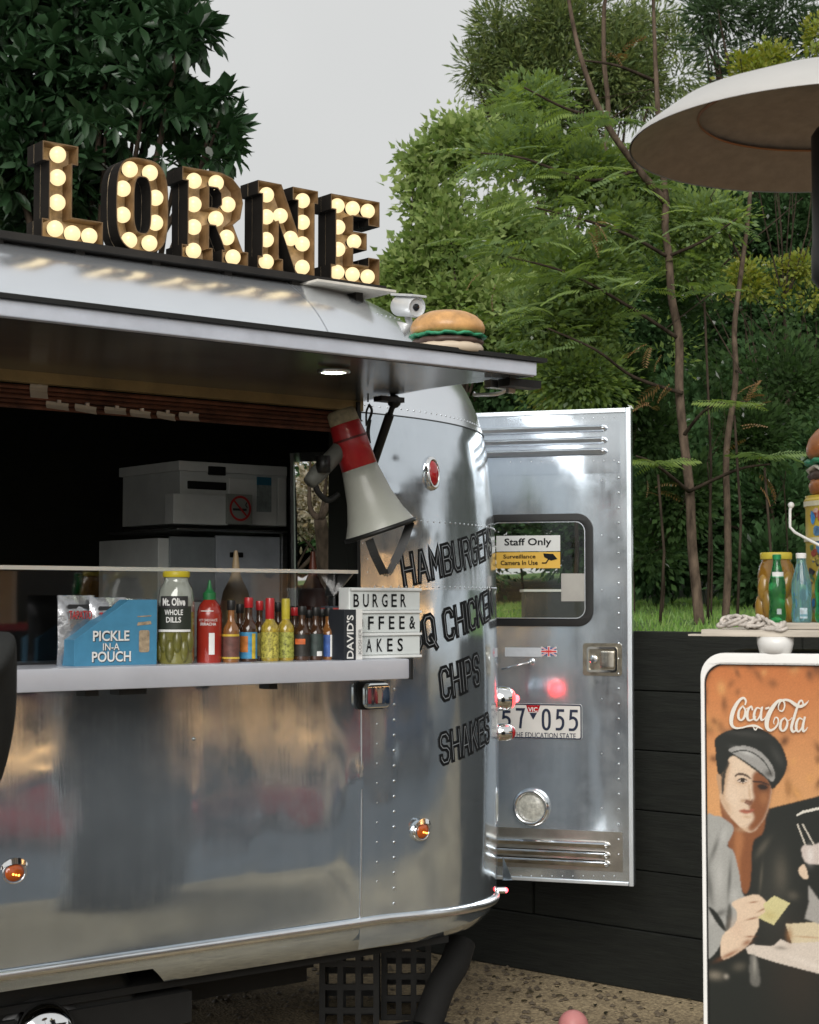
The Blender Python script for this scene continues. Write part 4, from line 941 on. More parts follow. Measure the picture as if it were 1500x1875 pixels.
# display box
x0_, x1_ = cx_(136, YB-.02), cx_(287, YB-.02); xm = cx_(236, YB-.02); hl, ht = hgt(136, 1172, YB-.02), hgt(287, 1098, YB-.02)
dbx = thing('display_box', 'bright blue cardboard display box with sloping side reading PICKLE IN-A POUCH', 'display box', (x0_, YB-.02, ZCT2))
BLUE = mat('blue_card', (.055, .22, .36), .55, var=.12, vs_=20)
Wb = x1_-x0_; DMb = frame((0, 0, 0), (1, 0, 0), (0, 0, 1), (0, -1, 0))
outl = [(0, 0), (Wb, 0), (Wb, ht), (xm-x0_, ht), (0, hl)]
mb = MB(); mb.prism(outl, -.10, .0, DMb); obj('carton', mb, BLUE, dbx, world=False, bevel=.001)
mb = MB(); text(mb, 'PICKLE', Wb*.44, ht*.16, Wb*.22, ht*.36, .001, DMb, .05); text(mb, 'IN-A', Wb*.20, ht*.11, Wb*.34, ht*.22, .001, DMb, .05); text(mb, 'POUCH', Wb*.47, ht*.16, Wb*.21, ht*.045, .001, DMb, .05); sh = obj('lettering_shadow', mb, PRINTK, dbx, world=False)
mb = MB(); text(mb, 'PICKLE', Wb*.44, ht*.16, Wb*.215, ht*.37, .0018, DMb, .02); text(mb, 'IN-A', Wb*.20, ht*.11, Wb*.335, ht*.23, .0018, DMb, .01); text(mb, 'POUCH', Wb*.47, ht*.16, Wb*.205, ht*.055, .0018, DMb, .02); obj('lettering', mb, PRINTW, dbx, world=False)
mb = MB(); mb.flat(rrect(Wb*.13, ht*.34, .006, 3, Wb*.84, ht*.36), .001, DMb); mb.flat([(Wb*.75, ht*.60), (Wb*.93, ht*.62), (Wb*.92, ht*.67), (Wb*.76, ht*.65)], .001, DMb); mb.ribbon([(Wb*.76, ht*.74), (Wb*.92, ht*.75)], .003, .001, DMb); obj('pouch_print', mb, mat('tan_print', (.34, .26, .17), .6, var=.4, vs_=60), dbx, world=False)

def vessel(name, label, cat, px, y, prof, body_m, group=None, n=28, base_z=None, pos=None):
    p = pos if pos is not None else Vector((cx_(px, y), y, ZCT2))
    root = thing(name, label, cat, tuple(p), ROTL, group)
    mb = MB(); mb.lathe(prof, n); obj('body', mb, body_m, root, world=False, smooth=True, auto=50); return root
def band(root, name, r, z0, z1, m, a0=-90, span=150, lift=.0008, prof=None):
    """a printed label wrapped round a round vessel, its middle turned to the front"""
    mb = MB(); n = 16
    for j in range(2):
        for i in range(n+1):
            a = R(a0-span/2+span*i/n); rad = r+lift; mb.v.append((rad*math.cos(a), rad*math.sin(a), (z0, z1)[j]))
    for i in range(n): mb.f.append((i, i+1, n+2+i, n+1+i)); mb.m.append(0)
    return obj(name, mb, m, root, world=False, smooth=True)
def wraptext(root, s, r, w_, h, z, m, name='label_text', bold=.01, a0=-90, x0=None):
    mb = MB(); f_ = lambda x, y, zz: ((r+.0018)*math.cos(R(a0)+x/r), (r+.0018)*math.sin(R(a0)+x/r), y)
    text(mb, s, w_, h, -w_/2 if x0 is None else x0, z, 0, f_, bold); return obj(name, mb, m, root, world=False)
# pickle jar behind the guard
k = cs_(322); H = hgt(322, 1046); r = 34*k*.86
JARG = mat('pickle_brine_glass', (.16, .15, .035), .08, 0, .35, 9, coat=.5); JARC = mat('jar_glass_top', (.30, .32, .28), .06, .1, .2, 10, coat=.6)
jar = vessel('pickle_jar', 'large glass jar of whole dill pickles with yellow lid and black label on the counter', 'jar', 322, YB, [(r*.92, 0), (r, .008), (r, H*.56)], JARG)
mb = MB(); mb.lathe([(r, H*.56), (r*.98, H*.68), (r*.90, H*.80), (r*.72, H*.87), (r*.66, H*.90), (r*.66, H*.94)], 30); obj('jar_shoulder', mb, JARC, jar, world=False, smooth=True)
mb = MB(); mb.lathe([(r*.72, H*.935), (r*.74, H*.945), (r*.74, H*.99), (r*.70, H), (.0001, H)], 30); obj('lid', mb, mat('yellow_lid', (.52, .42, .02), .4, var=.1), jar, world=False, smooth=True, auto=40)
for i in range(6):
    a = R(-150+i*24); mb = MB(); mb.sph((r*.9*math.cos(a), r*.9*math.sin(a), H*(.14+.10*(i % 2))), (.014, .014, .034), 12, 8); obj('pickle', mb, mat('pickle_green', (.11, .105, .02), .35, var=.4, coat=.4), jar, world=False, smooth=True)
band(jar, 'label', r, H*.36, H*.62, mat('label_black', (.022, .028, .02), .5), span=120); band(jar, 'label_ribbon', r+.001, H*.60, H*.73, PRINTK, span=90); band(jar, 'label_stripe', r+.002, H*.345, H*.37, PRINTW, span=110)
wraptext(jar, 'Mt. Olive', r+.0015, r*1.25, H*.085, H*.625, PRINTW, bold=.03); wraptext(jar, 'WHOLE', r+.001, r*1.0, H*.06, H*.525, PRINTW, bold=.02); wraptext(jar, 'DILLS', r+.001, r*.8, H*.06, H*.445, PRINTW, bold=.02)
# red chilli sauce
k = cs_(383); H = hgt(383, 1062); r = 22*k*.9
sr = vessel('chilli_sauce_bottle', 'tall red chilli sauce squeeze bottle with green pointed cap beside the pickle jar', 'sauce bottle', 383, YB, [(r*.95, 0), (r, .006), (r, H*.55), (r*.98, H*.62), (r*.80, H*.70), (r*.5, H*.755), (r*.42, H*.77)], mat('chilli_red', (.30, .025, .015), .22, var=.15, coat=.4))
mb = MB(); mb.lathe([(r*.50, H*.76), (r*.52, H*.84), (r*.36, H*.86), (r*.2, H*.90), (r*.08, H), (.0001, H)], 20); obj('cap', mb, mat('green_cap', (.02, .16, .05), .4), sr, world=False, smooth=True, auto=40)
band(sr, 'barcode_label', r, H*.10, H*.36, PRINTW, a0=-72, span=26); mb = None
wraptext(sr, 'HOT CHILI SAUCE', r, r*1.5, H*.03, H*.50, PRINTW, bold=.0); wraptext(sr, 'SRIRACHA', r, r*1.3, H*.035, H*.45, PRINTW, bold=.01)
o = band(sr, 'white_print', r-.0002, H*.62, H*.63, PRINTW, a0=-95, span=60)
# hot sauces in a row
def L_(n, c): return mat(n, c, .5, var=.35, vs_=50)
SA = mat('dark_sauce_glass', (.05, .022, .010), .08, var=.4, coat=.6); SB = mat('amber_sauce_glass', (.22, .09, .025), .08, var=.3, coat=.6); SC = mat('yellow_sauce_glass', (.33, .24, .03), .08, var=.5, vs_=60, coat=.5)
rows = [
 (423, 1099, 14, SB, BLACK, [('label', .08, .44, L_('label_brown', (.12, .05, .04))), ('label_stripe', .42, .455, L_('label_gold', (.55, .38, .04))), ('label_stripe', .06, .09, L_('label_gold2', (.5, .36, .05)))], 'small hot sauce bottle with brown and gold label, left end of the sauce row', 'XO'),
 (455, 1094, 15, SA, MRED, [('label', .05, .46, L_('label_blue', (.05, .24, .42))), ('label_stripe', .15, .40, L_('label_orange', (.45, .15, .03)))], 'hot sauce bottle with red cap, black neck and bright blue label', 'HOT'),
 (494, 1095, 15, SC, MRED, [('label', .05, .46, mat('label_speckled', (.36, .32, .06), .5, var=.9, vs_=120)), ], 'yellow labelled hot sauce bottle with long red wax neck', 'CHILI'),
 (523, 1096, 14, SC, mat('yellow_cap', (.5, .42, .04), .45, var=.3), [('label', .05, .46, mat('label_speckled_green', (.30, .31, .06), .5, var=.9, vs_=110))], 'yellow labelled hot sauce bottle with yellow wax neck', 'CHILI'),
 (553, 1110, 14, SA, BLACK, [('label', .08, .48, L_('label_black2', (.02, .018, .015))), ('label_flame', .30, .40, L_('label_flame', (.55, .12, .03)))], 'dark hot sauce bottle whose black label shows an orange flame', 'FIRE'),
 (578, 1112, 13, SA, BLACK, [('label', .08, .5, L_('label_charcoal', (.035, .05, .045))), ('barcode', .08, .17, PRINTW)], 'dark hot sauce bottle with charcoal label and small white square', 'No 7'),
 (602, 1113, 14, SB, BLACK, [('label', .06, .48, L_('label_royal', (.04, .10, .32))), ('label_side', .06, .48, PRINTW)], 'hot sauce bottle with royal blue and white label, right end of the sauce row', '')]
for px, pt, rp, bm2, cm, labs, lab, tx in rows:
    k = cs_(px); H = hgt(px, pt); r = rp*k*.92
    yy = YB-.03+.012*((px//7) % 3)
    ve = vessel('hot_sauce_bottle', lab, 'sauce bottle', px, yy, [(r*.9, 0), (r, .005), (r, H*.50), (r*.92, H*.56), (r*.55, H*.64), (r*.42, H*.70), (r*.40, H*.80), (r*.40, H*.86)], bm2, 'hot sauce bottles in a row on the counter')
    mb = MB(); z0 = .84 if 'wax' not in lab else .66; mb.lathe([(r*.47, H*z0), (r*.50, H*(z0+.01)), (r*.52, H*.97), (r*.46, H), (.0001, H)], 18); obj('cap', mb, cm, ve, world=False, smooth=True, auto=40)
    for i, (nm, a, b, m_) in enumerate(labs):
        sp, a0 = (150, -90) if nm == 'label' else ((40, -58) if nm in ('label_side', 'barcode') else ((70, -100) if nm == 'label_flame' else (150, -90)))
        if nm == 'label_stripe' and px == 455: sp, a0 = 60, -118
        band(ve, nm, r+.0007*i, H*a, H*b, m_, a0, sp)
        if px == 455 and i == 1: band(ve, 'label_edge', r+.0014, H*.05, H*.44, L_('label_yellow', (.5, .36, .03)), -52, 24)
for px, pt, cm, lab in ((439, 1106, BLACK, 'dark sauce bottle in the back row between the gold and the blue labels'), (475, 1100, MRED, 'sauce bottle in the back row just left of the speckled yellow label'), (509, 1103, BLACK, 'black capped sauce bottle peeping between the two yellow labels'), (539, 1112, MRED, 'red capped sauce bottle behind the flame label'), (566, 1117, BLACK, 'dark stubby bottle between flame and charcoal labels'), (590, 1115, BLACK, 'dark bottle in the back row beside the royal blue label')):
    yy = YB+.045; k = cs_(px, yy); H = hgt(px, pt, yy); r = 13*k*.92
    ve = vessel('hot_sauce_bottle', lab, 'sauce bottle', px, yy, [(r*.9, 0), (r, .005), (r, H*.50), (r*.92, H*.56), (r*.55, H*.64), (r*.42, H*.70), (r*.40, H*.80), (r*.40, H*.86)], SA, 'hot sauce bottles in a row on the counter')
    mb = MB(); mb.lathe([(r*.47, H*.84), (r*.50, H*.85), (r*.52, H*.97), (r*.46, H), (.0001, H)], 18); obj('cap', mb, cm, ve, world=False, smooth=True, auto=40); band(ve, 'label', r, H*.08, H*.46, L_('label_back_row', [(.20, .05, .03), (.30, .24, .05), (.05, .12, .20)][px % 3]))
# packets at the end
for px, pt, w_px, c_, lab in ((618, 1160, 26, (.50, .22, .14), 'small orange and white packet wedged between sauce and bookend box'), (612, 1110, 40, (.03, .045, .06), 'dark navy carton standing behind the last sauce bottles')):
    k = cs_(px); yy = YB+(.045 if px == 612 else -.012); H = hgt(px, pt, yy); root = thing('packet', lab, 'packet', (cx_(px, yy), yy, ZCT2), 0)
    mb = MB(); mb.box((0, 0, H/2), (w_px*k, .028, H)); obj('carton', mb, L_('packet_print', c_), root, world=False, bevel=.001)
    mb = MB(); mb.box((0, 0, H*.93), (w_px*k+.001, .0295, H*.08)) if px == 612 else mb.box((0, 0, H*.5), (w_px*k+.001, .0295, H*.18)); obj('printed_band', mb, L_('band_red', (.35, .05, .04)) if px == 612 else PRINTW, root, world=False)
# DAVID'S box, spine to the front
YD = YF+.012; k = cs_(648, YD); H = on_y(648, 1116, YD).z-ZCT2
xa, xb, xc_ = cx_(630, YD), cx_(652, YD), cx_(665, YD)
root = thing('salt_box', "tall black and white box marked DAVID'S standing on end before the light box", 'box', (xa, YD, ZCT2))
mb = MB(); mb.box(((xb-xa)/2, .04, H/2), (xb-xa, .08, H)); obj('carton', mb, mat('black_card', (.02, .024, .03), .5), root, world=False, bevel=.001)
mb = MB(); mb.box(((xc_-xb)/2+(xb-xa), .042, H/2), (xc_-xb, .078, H-.001)); obj('white_side', mb, PRINTW, root, world=False, bevel=.001)
TM = frame(((xb-xa)*.78, -.001, H*.03), (0, 0, 1), (-1, 0, 0), (0, -1, 0))
mb = MB(); text(mb, "DAVID'S", H*.86, (xb-xa)*.58, 0, 0, 0, TM, .02); obj('lettering', mb, PRINTW, root, world=False)
TM = frame(((xc_-xa)-(xc_-xb)*.25, -.0012, H*.12), (0, 0, 1), (-1, 0, 0), (0, -1, 0)); mb = MB(); text(mb, 'KOSHER', H*.5, (xc_-xb)*.45, 0, 0, 0, TM); obj('side_lettering', mb, mat('grey_print', (.25, .25, .25), .6), root, world=False)
# cinema light box
YX = YF+.078; pa, pb = on_y(640, 1208, YX), on_y(770, 1207, YX); Wx = pb.x-pa.x; zt2 = on_y(700, 1076, YX).z; Hx = zt2-ZCT2
lb = thing('letter_light_box', 'white three-row letter board reading BURGER, COFFEE and SHAKES at the counter end', 'letter board', (pa.x, YX, ZCT2))
mb = MB(); mb.box((Wx/2, .03, Hx/2), (Wx, .055, Hx)); obj('case', mb, mat('box_white', (.74, .77, .76), .4, var=.04), lb, world=False, bevel=.004)
PANEL = mat('letter_panel', (.62, .66, .65), .35, var=.06, vs_=5)
for i in range(3):
    z0 = Hx*(.045+i*.315); mb = MB(); mb.box((Wx/2, .0005, z0+Hx*.145), (Wx*.97, .004, Hx*.27)); obj('panel', mb, PANEL, lb, world=False)
for i in range(4): mb = MB(); mb.box((Wx/2, -.004, Hx*(.022+i*.317)), (Wx*.995, .010, Hx*.035)); obj('rail', mb, mat('rail_white', (.72, .74, .73), .35, var=.03) if i == 0 else bpy.data.materials['rail_white'], lb, world=False, bevel=.0015)
for i, (s, u0, pit) in enumerate((('SHAKES', -.085, .146), ('COFFEE&', -.06, .146), ('BURGER', .03, .132))):
    for j, ch in enumerate(s):
        x = Wx*(u0+j*pit)+.004
        if x < 0: continue
        mb = MB(); z0 = Hx*(.045+i*.315)+Hx*.05; M = frame((x, -.0035, z0), (1, 0, 0), (0, 0, 1), (0, -1, 0))
        text(mb, ch, Wx*(.078 if ch not in '&' else .085), Hx*.185, 0, 0, 0, M, .012); mb2 = MB(); tag(obj('letter', mb, INK, lb, world=False))

# ------------------------------------------------------------------ kitchen inside
YI = 5.0
def ibox(name, a, b, y, dep, m, par, bevel=.003):
    p, q = on_y(a[0], a[1], y), on_y(b[0], b[1], y); mb = MB(); mb.box(((p.x+q.x)/2, y+dep/2, (p.z+q.z)/2), (abs(q.x-p.x), dep, abs(q.z-p.z))); return obj(name, mb, m, par, bevel=bevel)
KST = mat('kitchen_steel', (.70, .73, .71), .4, .1, .12, 5); KW = mat('kitchen_white', (.78, .80, .77), .4, var=.08)
p = on_y(420, 1150, YI); ov = thing('microwave_oven', 'steel countertop oven with no-smoking sticker inside the dark trailer kitchen', 'oven', (p.x, YI+.2, 1.2))
ibox('oven_body', (330, 846), (525, 964), YI, .40, KST, ov); ibox('oven_hood', (328, 843), (526, 872), YI-.02, .42, KW, ov); ibox('control_display', (382, 853), (414, 871), YI-.024, .006, BLACK, ov)
ibox('oven_panel', (420, 875), (507, 963), YI-.006, .006, KW, ov); ibox('side_panel', (510, 875), (524, 963), YI-.006, .006, KW, ov); ibox('shelf_slot', (345, 880), (415, 898), YI-.008, .008, BLACK, ov); ibox('tray_box', (318, 903), (418, 962), YI-.06, .06, KST, ov)
ibox('notice', (471, 873), (497, 938), YI-.009, .003, mat('notice_pale', (.32, .37, .36), .5, var=.3, vs_=60), ov, 0); ibox('notice_header', (471, 873), (497, 889), YI-.012, .003, mat('notice_blue', (.05, .20, .30), .5), ov, 0)
sg = ibox('no_smoking_sticker', (417, 904), (462, 960), YI-.075, .012, mat('sticker_grey', (.26, .28, .25), .5), ov, 0)
c = on_y(440, 931, YI-.077); M = frame(c, (1, 0, 0), (0, 0, 1), (0, -1, 0)); rad = .040
mb = MB(); mb.ribbon([(rad*math.cos(a), rad*math.sin(a)) for a in [2*math.pi*i/28 for i in range(28)]], .008, .001, M, closed=True); mb.ribbon([(-rad*.7, rad*.7), (rad*.7, -rad*.7)], .007, .0014, M); obj('prohibition_ring', mb, PRINTR, sg)
mb = MB(); mb.ribbon([(-.026, -.004), (.022, -.004)], .008, .0005, M); mb.ribbon([(.028, .004), (.022, .012), (.026, .02)], .004, .0005, M); obj('cigarette_print', mb, PRINTK, sg)
fr = thing('undercounter_fridge', 'grey fridge with bright steel edge strips below the oven in the trailer', 'fridge', (p.x, YI+.2, .6))
ibox('cabinet', (290, 985), (526, 1260), YI+.02, .42, KST, fr); ibox('top_edge', (325, 966), (527, 976), YI-.06, .5, STEEL, fr); ibox('edge_strip', (517, 978), (526, 1200), YI-.004, .02, STEEL, fr)
ibox('drawer_panel', (312, 982), (394, 1100), YI+.005, .012, mat('drawer_grey', (.26, .29, .30), .4), fr); ibox('door_panel', (396, 980), (512, 1200), YI+.005, .012, mat('panel_bluegrey', (.42, .46, .50), .4), fr); ibox('vent', (422, 1011), (446, 1021), YI, .01, BLACK, fr)
def sq(px, y, topy, m, lab, capm=None):
    pz = on_y(px, topy, y); b = Vector((pz.x, y, ZCT2)); H = pz.z-ZCT2; mpp = cs_(px, y); r = 27*mpp*.9
    vessel('squeeze_bottle', lab, 'squeeze bottle', px, y, [(r*.9, 0), (r, .01), (r, H*.48), (r*.8, H*.62), (r*.45, H*.72), (r*.3, H*.78), (r*.12, H), (.0001, H)], m, pos=b)
sq(432, YS+.16, 1008, mat('mustard_beige', (.42, .31, .18), .4), 'beige squeeze bottle standing behind the glass guard')
sq(573, YS+.13, 1010, mat('ketchup_brown', (.10, .025, .012), .4), 'dark red-brown squeeze bottle behind the guard near the doorway')
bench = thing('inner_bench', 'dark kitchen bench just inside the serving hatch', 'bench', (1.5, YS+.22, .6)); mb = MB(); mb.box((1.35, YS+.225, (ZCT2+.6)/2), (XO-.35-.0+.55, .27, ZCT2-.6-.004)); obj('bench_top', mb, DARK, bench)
# blind roll and order dockets under the hinge
q0, q1 = on_y(-150, 705, YS+.05), on_y(625, 765, YS+.05); BR = mat('brick_red_slats', (.15, .055, .03), .7, var=.6, vs_=14, bump=.5, bs=20)
bl = thing('rolled_blind', 'red-brown slatted blind rolled up along the top of the serving hatch', 'blind', (q0.x, YS+.05, ZH-.08))
for i in range(5): mb = MB(); mb.tube([(q0.x-.3, YS+.052+.006*(i % 2), ZH-.036-i*.0135), (XO-.03, YS+.052+.006*(i % 2), ZH-.036-i*.0135)], .0068, 6); obj('slat', mb, BR, bl, smooth=True)
DK = mat('docket_paper', (.50, .44, .36), .7, var=.15)
for i, (px, py, w_px, h_px, d_) in enumerate(((72, 716, 33, 24, 'docket pinned highest at the left'), (106, 742, 42, 12, 'first docket of the lower row'), (158, 747, 40, 12, 'second docket of the lower row'), (212, 752, 40, 11, 'third docket, slightly crumpled'), (258, 757, 38, 11, 'fourth docket of the lower row'), (305, 760, 34, 11, 'fifth docket of the lower row'), (347, 763, 37, 12, 'docket at the right end of the lower row'))):
    y = YS+.035; q = on_y(px, py, y); k = cs_(px, y); t_ = thing('order_docket', 'small white order '+d_+' under the hatch', 'paper slip', tuple(q), 0, 'order dockets hanging under the hatch hinge')
    mb = MB(); W, H = w_px*k, h_px*k/1.0; n = 4
    for j in range(n+1): mb.v += [(-W/2, .004*math.sin(j), H/2-H*j/n), (W/2, .004*math.sin(j)+.002, H/2-H*j/n-.003*(i % 3))]
    for j in range(n): mb.f.append((2*j, 2*j+2, 2*j+3, 2*j+1)); mb.m.append(0)
    so2 = obj('paper', mb, DK, t_, world=False); md = so2.modifiers.new('t', 'SOLIDIFY'); md.thickness = .0006
    mb = MB(); mb.box((0, -.004, H/2), (.012, .008, .008)); obj('clip', mb, STEEL, t_, world=False)

# ------------------------------------------------------------------ drinks fridge with poster, right edge
CU_ = (RGT*math.cos(R(20))-FWD*math.sin(R(20))).normalized(); CN = CU_.cross(UP)
C0 = on_d(1284, 1200, 3.95); C0.z = 0; CM = frame(C0, CU_, UP, CN); CMi = CM.inverted()
def cp(px, py, lift=0): q = CMi @ on_plane(px, py, C0+CN*lift, CN); return q.x, q.y
ctop = cp(1400, 1196)[1]; CW = .62
fri = thing('drinks_fridge', 'white framed drinks fridge with an orange poster of a man in a cap', 'fridge', tuple(C0+CU_*CW/2), 0)
ENAM = WHITE
mb = MB(); mb.prism(rrect(CW, ctop-.02, .05, 8, CW/2, (ctop+.02)/2), -.36, -.02, CM); obj('cabinet', mb, mat('cabinet_black', (.02, .022, .025), .4, var=.2), fri, auto=35, bevel=.006)  # unseen body, made black and shallow to darken its reflection in the trailer
mb = MB(); mb.prism(rrect(CW-.06, ctop-.10, .03, 4, CW/2, (ctop+.02)/2), -.368, -.3605, CM); bkp = obj('added_back_panel', mb, mat('added_panel_grey', (.05, .06, .07), .6, var=.3), fri)  # back panel and coils added out of view for a darker reflection
mb = MB(); cz_ = [(.08 if i % 2 else CW-.08, .2+.045*(i//2+(i % 2 if 0 else 0))) for i in range(44)]
for i in range(22): mb.tube([CM @ Vector((.08, .25+i*.045, -.38)), CM @ Vector((CW-.08, .25+i*.045, -.38))], .004, 6)
tag(obj('added_coil', mb, BLACK, bkp), kind='stuff')
pl_, pt_ = cp(1292, 1300)[0], cp(1400, 1216)[1]
mb = MB(); mb.prism(rrect(CW, ctop-.02, .055, 8, CW/2, (ctop+.02)/2), -.018, .012, CM, hole=rrect(CW-2*pl_, pt_-.10, .045, 8, CW/2, (pt_+.10)/2)); obj('door_frame', mb, ENAM, fri, auto=35, bevel=.003)
mb = MB(); mb.prism(rrect(CW-2*pl_+.002, pt_-.098, .046, 8, CW/2, (pt_+.10)/2), .0, .006, CM, hole=rrect(CW-2*pl_-.005, pt_-.106, .043, 8, CW/2, (pt_+.10)/2)); obj('door_gasket', mb, BLACK, fri)
ZA = lambda x, y: (1250+x/5.357, 1170+y/5.357); ZB = lambda x, y: (1250+x/5.0, 1500+y/5.0)
def FL(n_, c_, v=.18, s=30): return mat(n_, c_, .4, var=v, vs_=s)
# the printed picture: colours laid on a fine grid of the poster sheet, like halftone
PX0, PX1, PY0, PY1 = pl_+.0005, CW-pl_-.0005, .052, pt_-.002; RES = .0019
gw, gh = int((PX1-PX0)/RES), int((PY1-PY0)/RES); IMG = np.zeros((gh+1, gw+1, 3)); GX, GY = np.meshgrid(np.linspace(PX0, PX1, gw+1), np.linspace(PY0, PY1, gh+1))
def gblur(m, s):
    if s <= 0: return m
    s = s/RES; r_ = int(s*2.6)+1; k = np.exp(-.5*(np.arange(-r_, r_+1)/s)**2); k /= k.sum()
    m = np.apply_along_axis(lambda v: np.convolve(np.pad(v, r_, 'edge'), k, 'valid'), 0, m); return np.apply_along_axis(lambda v: np.convolve(np.pad(v, r_, 'edge'), k, 'valid'), 1, m)
def fillmask(P2):
    P2 = np.array(P2); ins = np.zeros(GX.shape, bool); n = len(P2)
    for i in range(n):
        x1_, y1_ = P2[i]; x2_, y2_ = P2[(i+1) % n]
        if y1_ == y2_: continue
        c_ = ((y1_ > GY) != (y2_ > GY)) & (GX < (x2_-x1_)*(GY-y1_)/(y2_-y1_)+x1_); ins ^= c_
    return ins.astype(float)
def paint(pts, col, zoom, soft=.0008, al=1.0, sm=4):
    P2 = [cp(*zoom(*p)) for p in pts]; P2 = smooth_pts(P2, sm, True) if sm > 1 else P2
    m = (gblur(fillmask(P2), soft)*al)[..., None]; IMG[:] = IMG*(1-m)+np.array(col)*m
def spot(x, y, rx, ry, col, zoom, al=.8, rot=0.0):
    cx0, cy0 = cp(*zoom(x, y)); kx = abs(cp(*zoom(x+100, y))[0]-cx0)/100; a_ = math.cos(rot); b_ = math.sin(rot); dx, dy = (GX-cx0), (GY-cy0)
    u = (dx*a_+dy*b_)/(rx*kx); v = (-dx*b_+dy*a_)/(ry*kx); m = (np.exp(-(u*u+v*v))*al)[..., None]; IMG[:] = IMG*(1-m)+np.array(col)*m
BLK, SKL, SKM, SKD = (.010, .012, .009), (.66, .50, .36), (.45, .27, .15), (.22, .075, .025)
tv_ = np.clip((GY-PY1+.30)/.30, 0, 1)[..., None]; IMG[:] = np.array((.60, .30, .12))*(1-tv_)+np.array((.50, .155, .04))*tv_
for _ in range(110): spot(rng.uniform(150, 2200), rng.uniform(200, 1650), rng.uniform(22, 52), rng.uniform(35, 85), (.14, .05, .015) if rng.random() < .8 else (.62, .30, .10), ZA, rng.uniform(.4, .95), rng.uniform(-.6, .6))
paint([(215, 1810), (400, 1790), (860, 1660), (1339, 1540), (2200, 1320), (3400, 1100), (3400, 7200), (215, 7200)], BLK, ZA, .0012, sm=1)
spot(900, 2500, 200, 500, (.035, .035, .028), ZA, .7); spot(1150, 3300, 300, 500, (.03, .02, .012), ZA, .6)
paint([(330, 1120), (420, 1050), (520, 1120), (470, 1250), (420, 1380), (405, 1500), (385, 1530), (365, 1400), (350, 1330), (335, 1230)], BLK, ZA, .001)
paint([(335, 1330), (375, 1335), (388, 1440), (400, 1530), (378, 1545), (350, 1450)], SKM, ZA, .001)
paint([(375, 1560), (600, 1750), (800, 1700), (790, 1900), (690, 2000), (670, 2350), (640, 2480), (590, 2480), (520, 2300), (420, 1900)], SKD, ZA, .0015)
paint([(520, 1900), (600, 1950), (560, 2200), (560, 2400), (520, 2250)], (.40, .16, .06), ZA, .004, .8)
paint([(440, 1190), (520, 1150), (700, 1240), (860, 1380), (876, 1450), (858, 1600), (815, 1740), (740, 1850), (680, 1895), (610, 1880), (520, 1800), (430, 1690), (370, 1560), (388, 1450), (400, 1330)], SKL, ZA, .0012)
paint([(400, 1330), (440, 1200), (470, 1230), (440, 1380), (420, 1500), (400, 1600), (375, 1550)], SKM, ZA, .004, .8)
paint([(690, 1330), (760, 1300), (868, 1420), (858, 1600), (812, 1745), (740, 1850), (670, 1890), (640, 1850), (700, 1760), (680, 1700), (650, 1660), (672, 1600), (700, 1560), (684, 1470)], SKD, ZA, .0028)
spot(800, 1560, 45, 70, (.38, .16, .06), ZA, .55); spot(500, 1560, 55, 80, (.72, .56, .42), ZA, .5); spot(560, 1240, 90, 40, (.70, .55, .40), ZA, .5); spot(430, 1640, 40, 90, SKM, ZA, .6, .4); spot(590, 1870, 80, 25, SKM, ZA, .6)
spot(790, 1450, 52, 45, (.045, .02, .010), ZA, .9); spot(590, 1400, 60, 30, SKM, ZA, .85); paint([(515, 1338), (560, 1312), (620, 1325), (672, 1362), (665, 1374), (615, 1348), (560, 1335), (520, 1350)], (.05, .025, .015), ZA, .0009, .95); paint([(538, 1396), (560, 1374), (592, 1366), (628, 1384), (640, 1396), (600, 1412), (562, 1410)], (.52, .42, .34), ZA, .0006, .9); paint([(534, 1394), (560, 1370), (592, 1361), (632, 1380), (628, 1388), (592, 1373), (562, 1381)], (.02, .012, .01), ZA, .0005, 1); paint([(572, 1374), (606, 1374), (612, 1390), (604, 1406), (578, 1406), (568, 1390)], (.03, .02, .012), ZA, .0005, 1); paint([(540, 1400), (600, 1418), (640, 1400), (600, 1412)], (.12, .05, .03), ZA, .0005, .9); paint([(735, 1440), (770, 1425), (820, 1440), (840, 1462), (800, 1478), (760, 1470)], (.012, .008, .006), ZA, .0012, .9); paint([(690, 1392), (760, 1392), (850, 1425), (845, 1435), (760, 1408), (700, 1410)], (.02, .01, .008), ZA, .0010, .95); paint([(420, 1180), (460, 1215), (430, 1300), (415, 1400), (405, 1490), (392, 1530), (380, 1450), (392, 1330)], BLK, ZA, .0012, .95)
spot(655, 1480, 22, 75, (.74, .58, .44), ZA, .55); spot(632, 1585, 30, 14, (.20, .08, .04), ZA, .9); spot(590, 1590, 22, 16, SKM, ZA, .7); spot(665, 1600, 20, 18, SKD, ZA, .8)
paint([(555, 1690), (600, 1668), (640, 1680), (690, 1665), (700, 1685), (650, 1712), (600, 1712)], (.36, .10, .055), ZA, .0014, .95); spot(640, 1690, 60, 4, (.10, .03, .02), ZA, .9); spot(630, 1745, 45, 16, SKM, ZA, .6); paint([(610, 1595), (640, 1582), (668, 1590), (690, 1560), (680, 1620), (650, 1632), (612, 1612)], (.16, .06, .03), ZA, .0008, .85); paint([(640, 1450), (660, 1440), (668, 1560), (655, 1580)], SKM, ZA, .0015, .6)
paint([(318, 990), (400, 920), (520, 880), (640, 870), (780, 885), (900, 960), (980, 1060), (1028, 1210), (1000, 1330), (940, 1420), (880, 1470), (830, 1380), (700, 1280), (560, 1180), (470, 1130), (440, 1220), (400, 1300), (350, 1320), (335, 1160)], BLK, ZA, .001)
spot(620, 930, 200, 30, (.035, .035, .03), ZA, .8, -.1); spot(930, 1150, 40, 110, (.04, .04, .035), ZA, .8, .5)
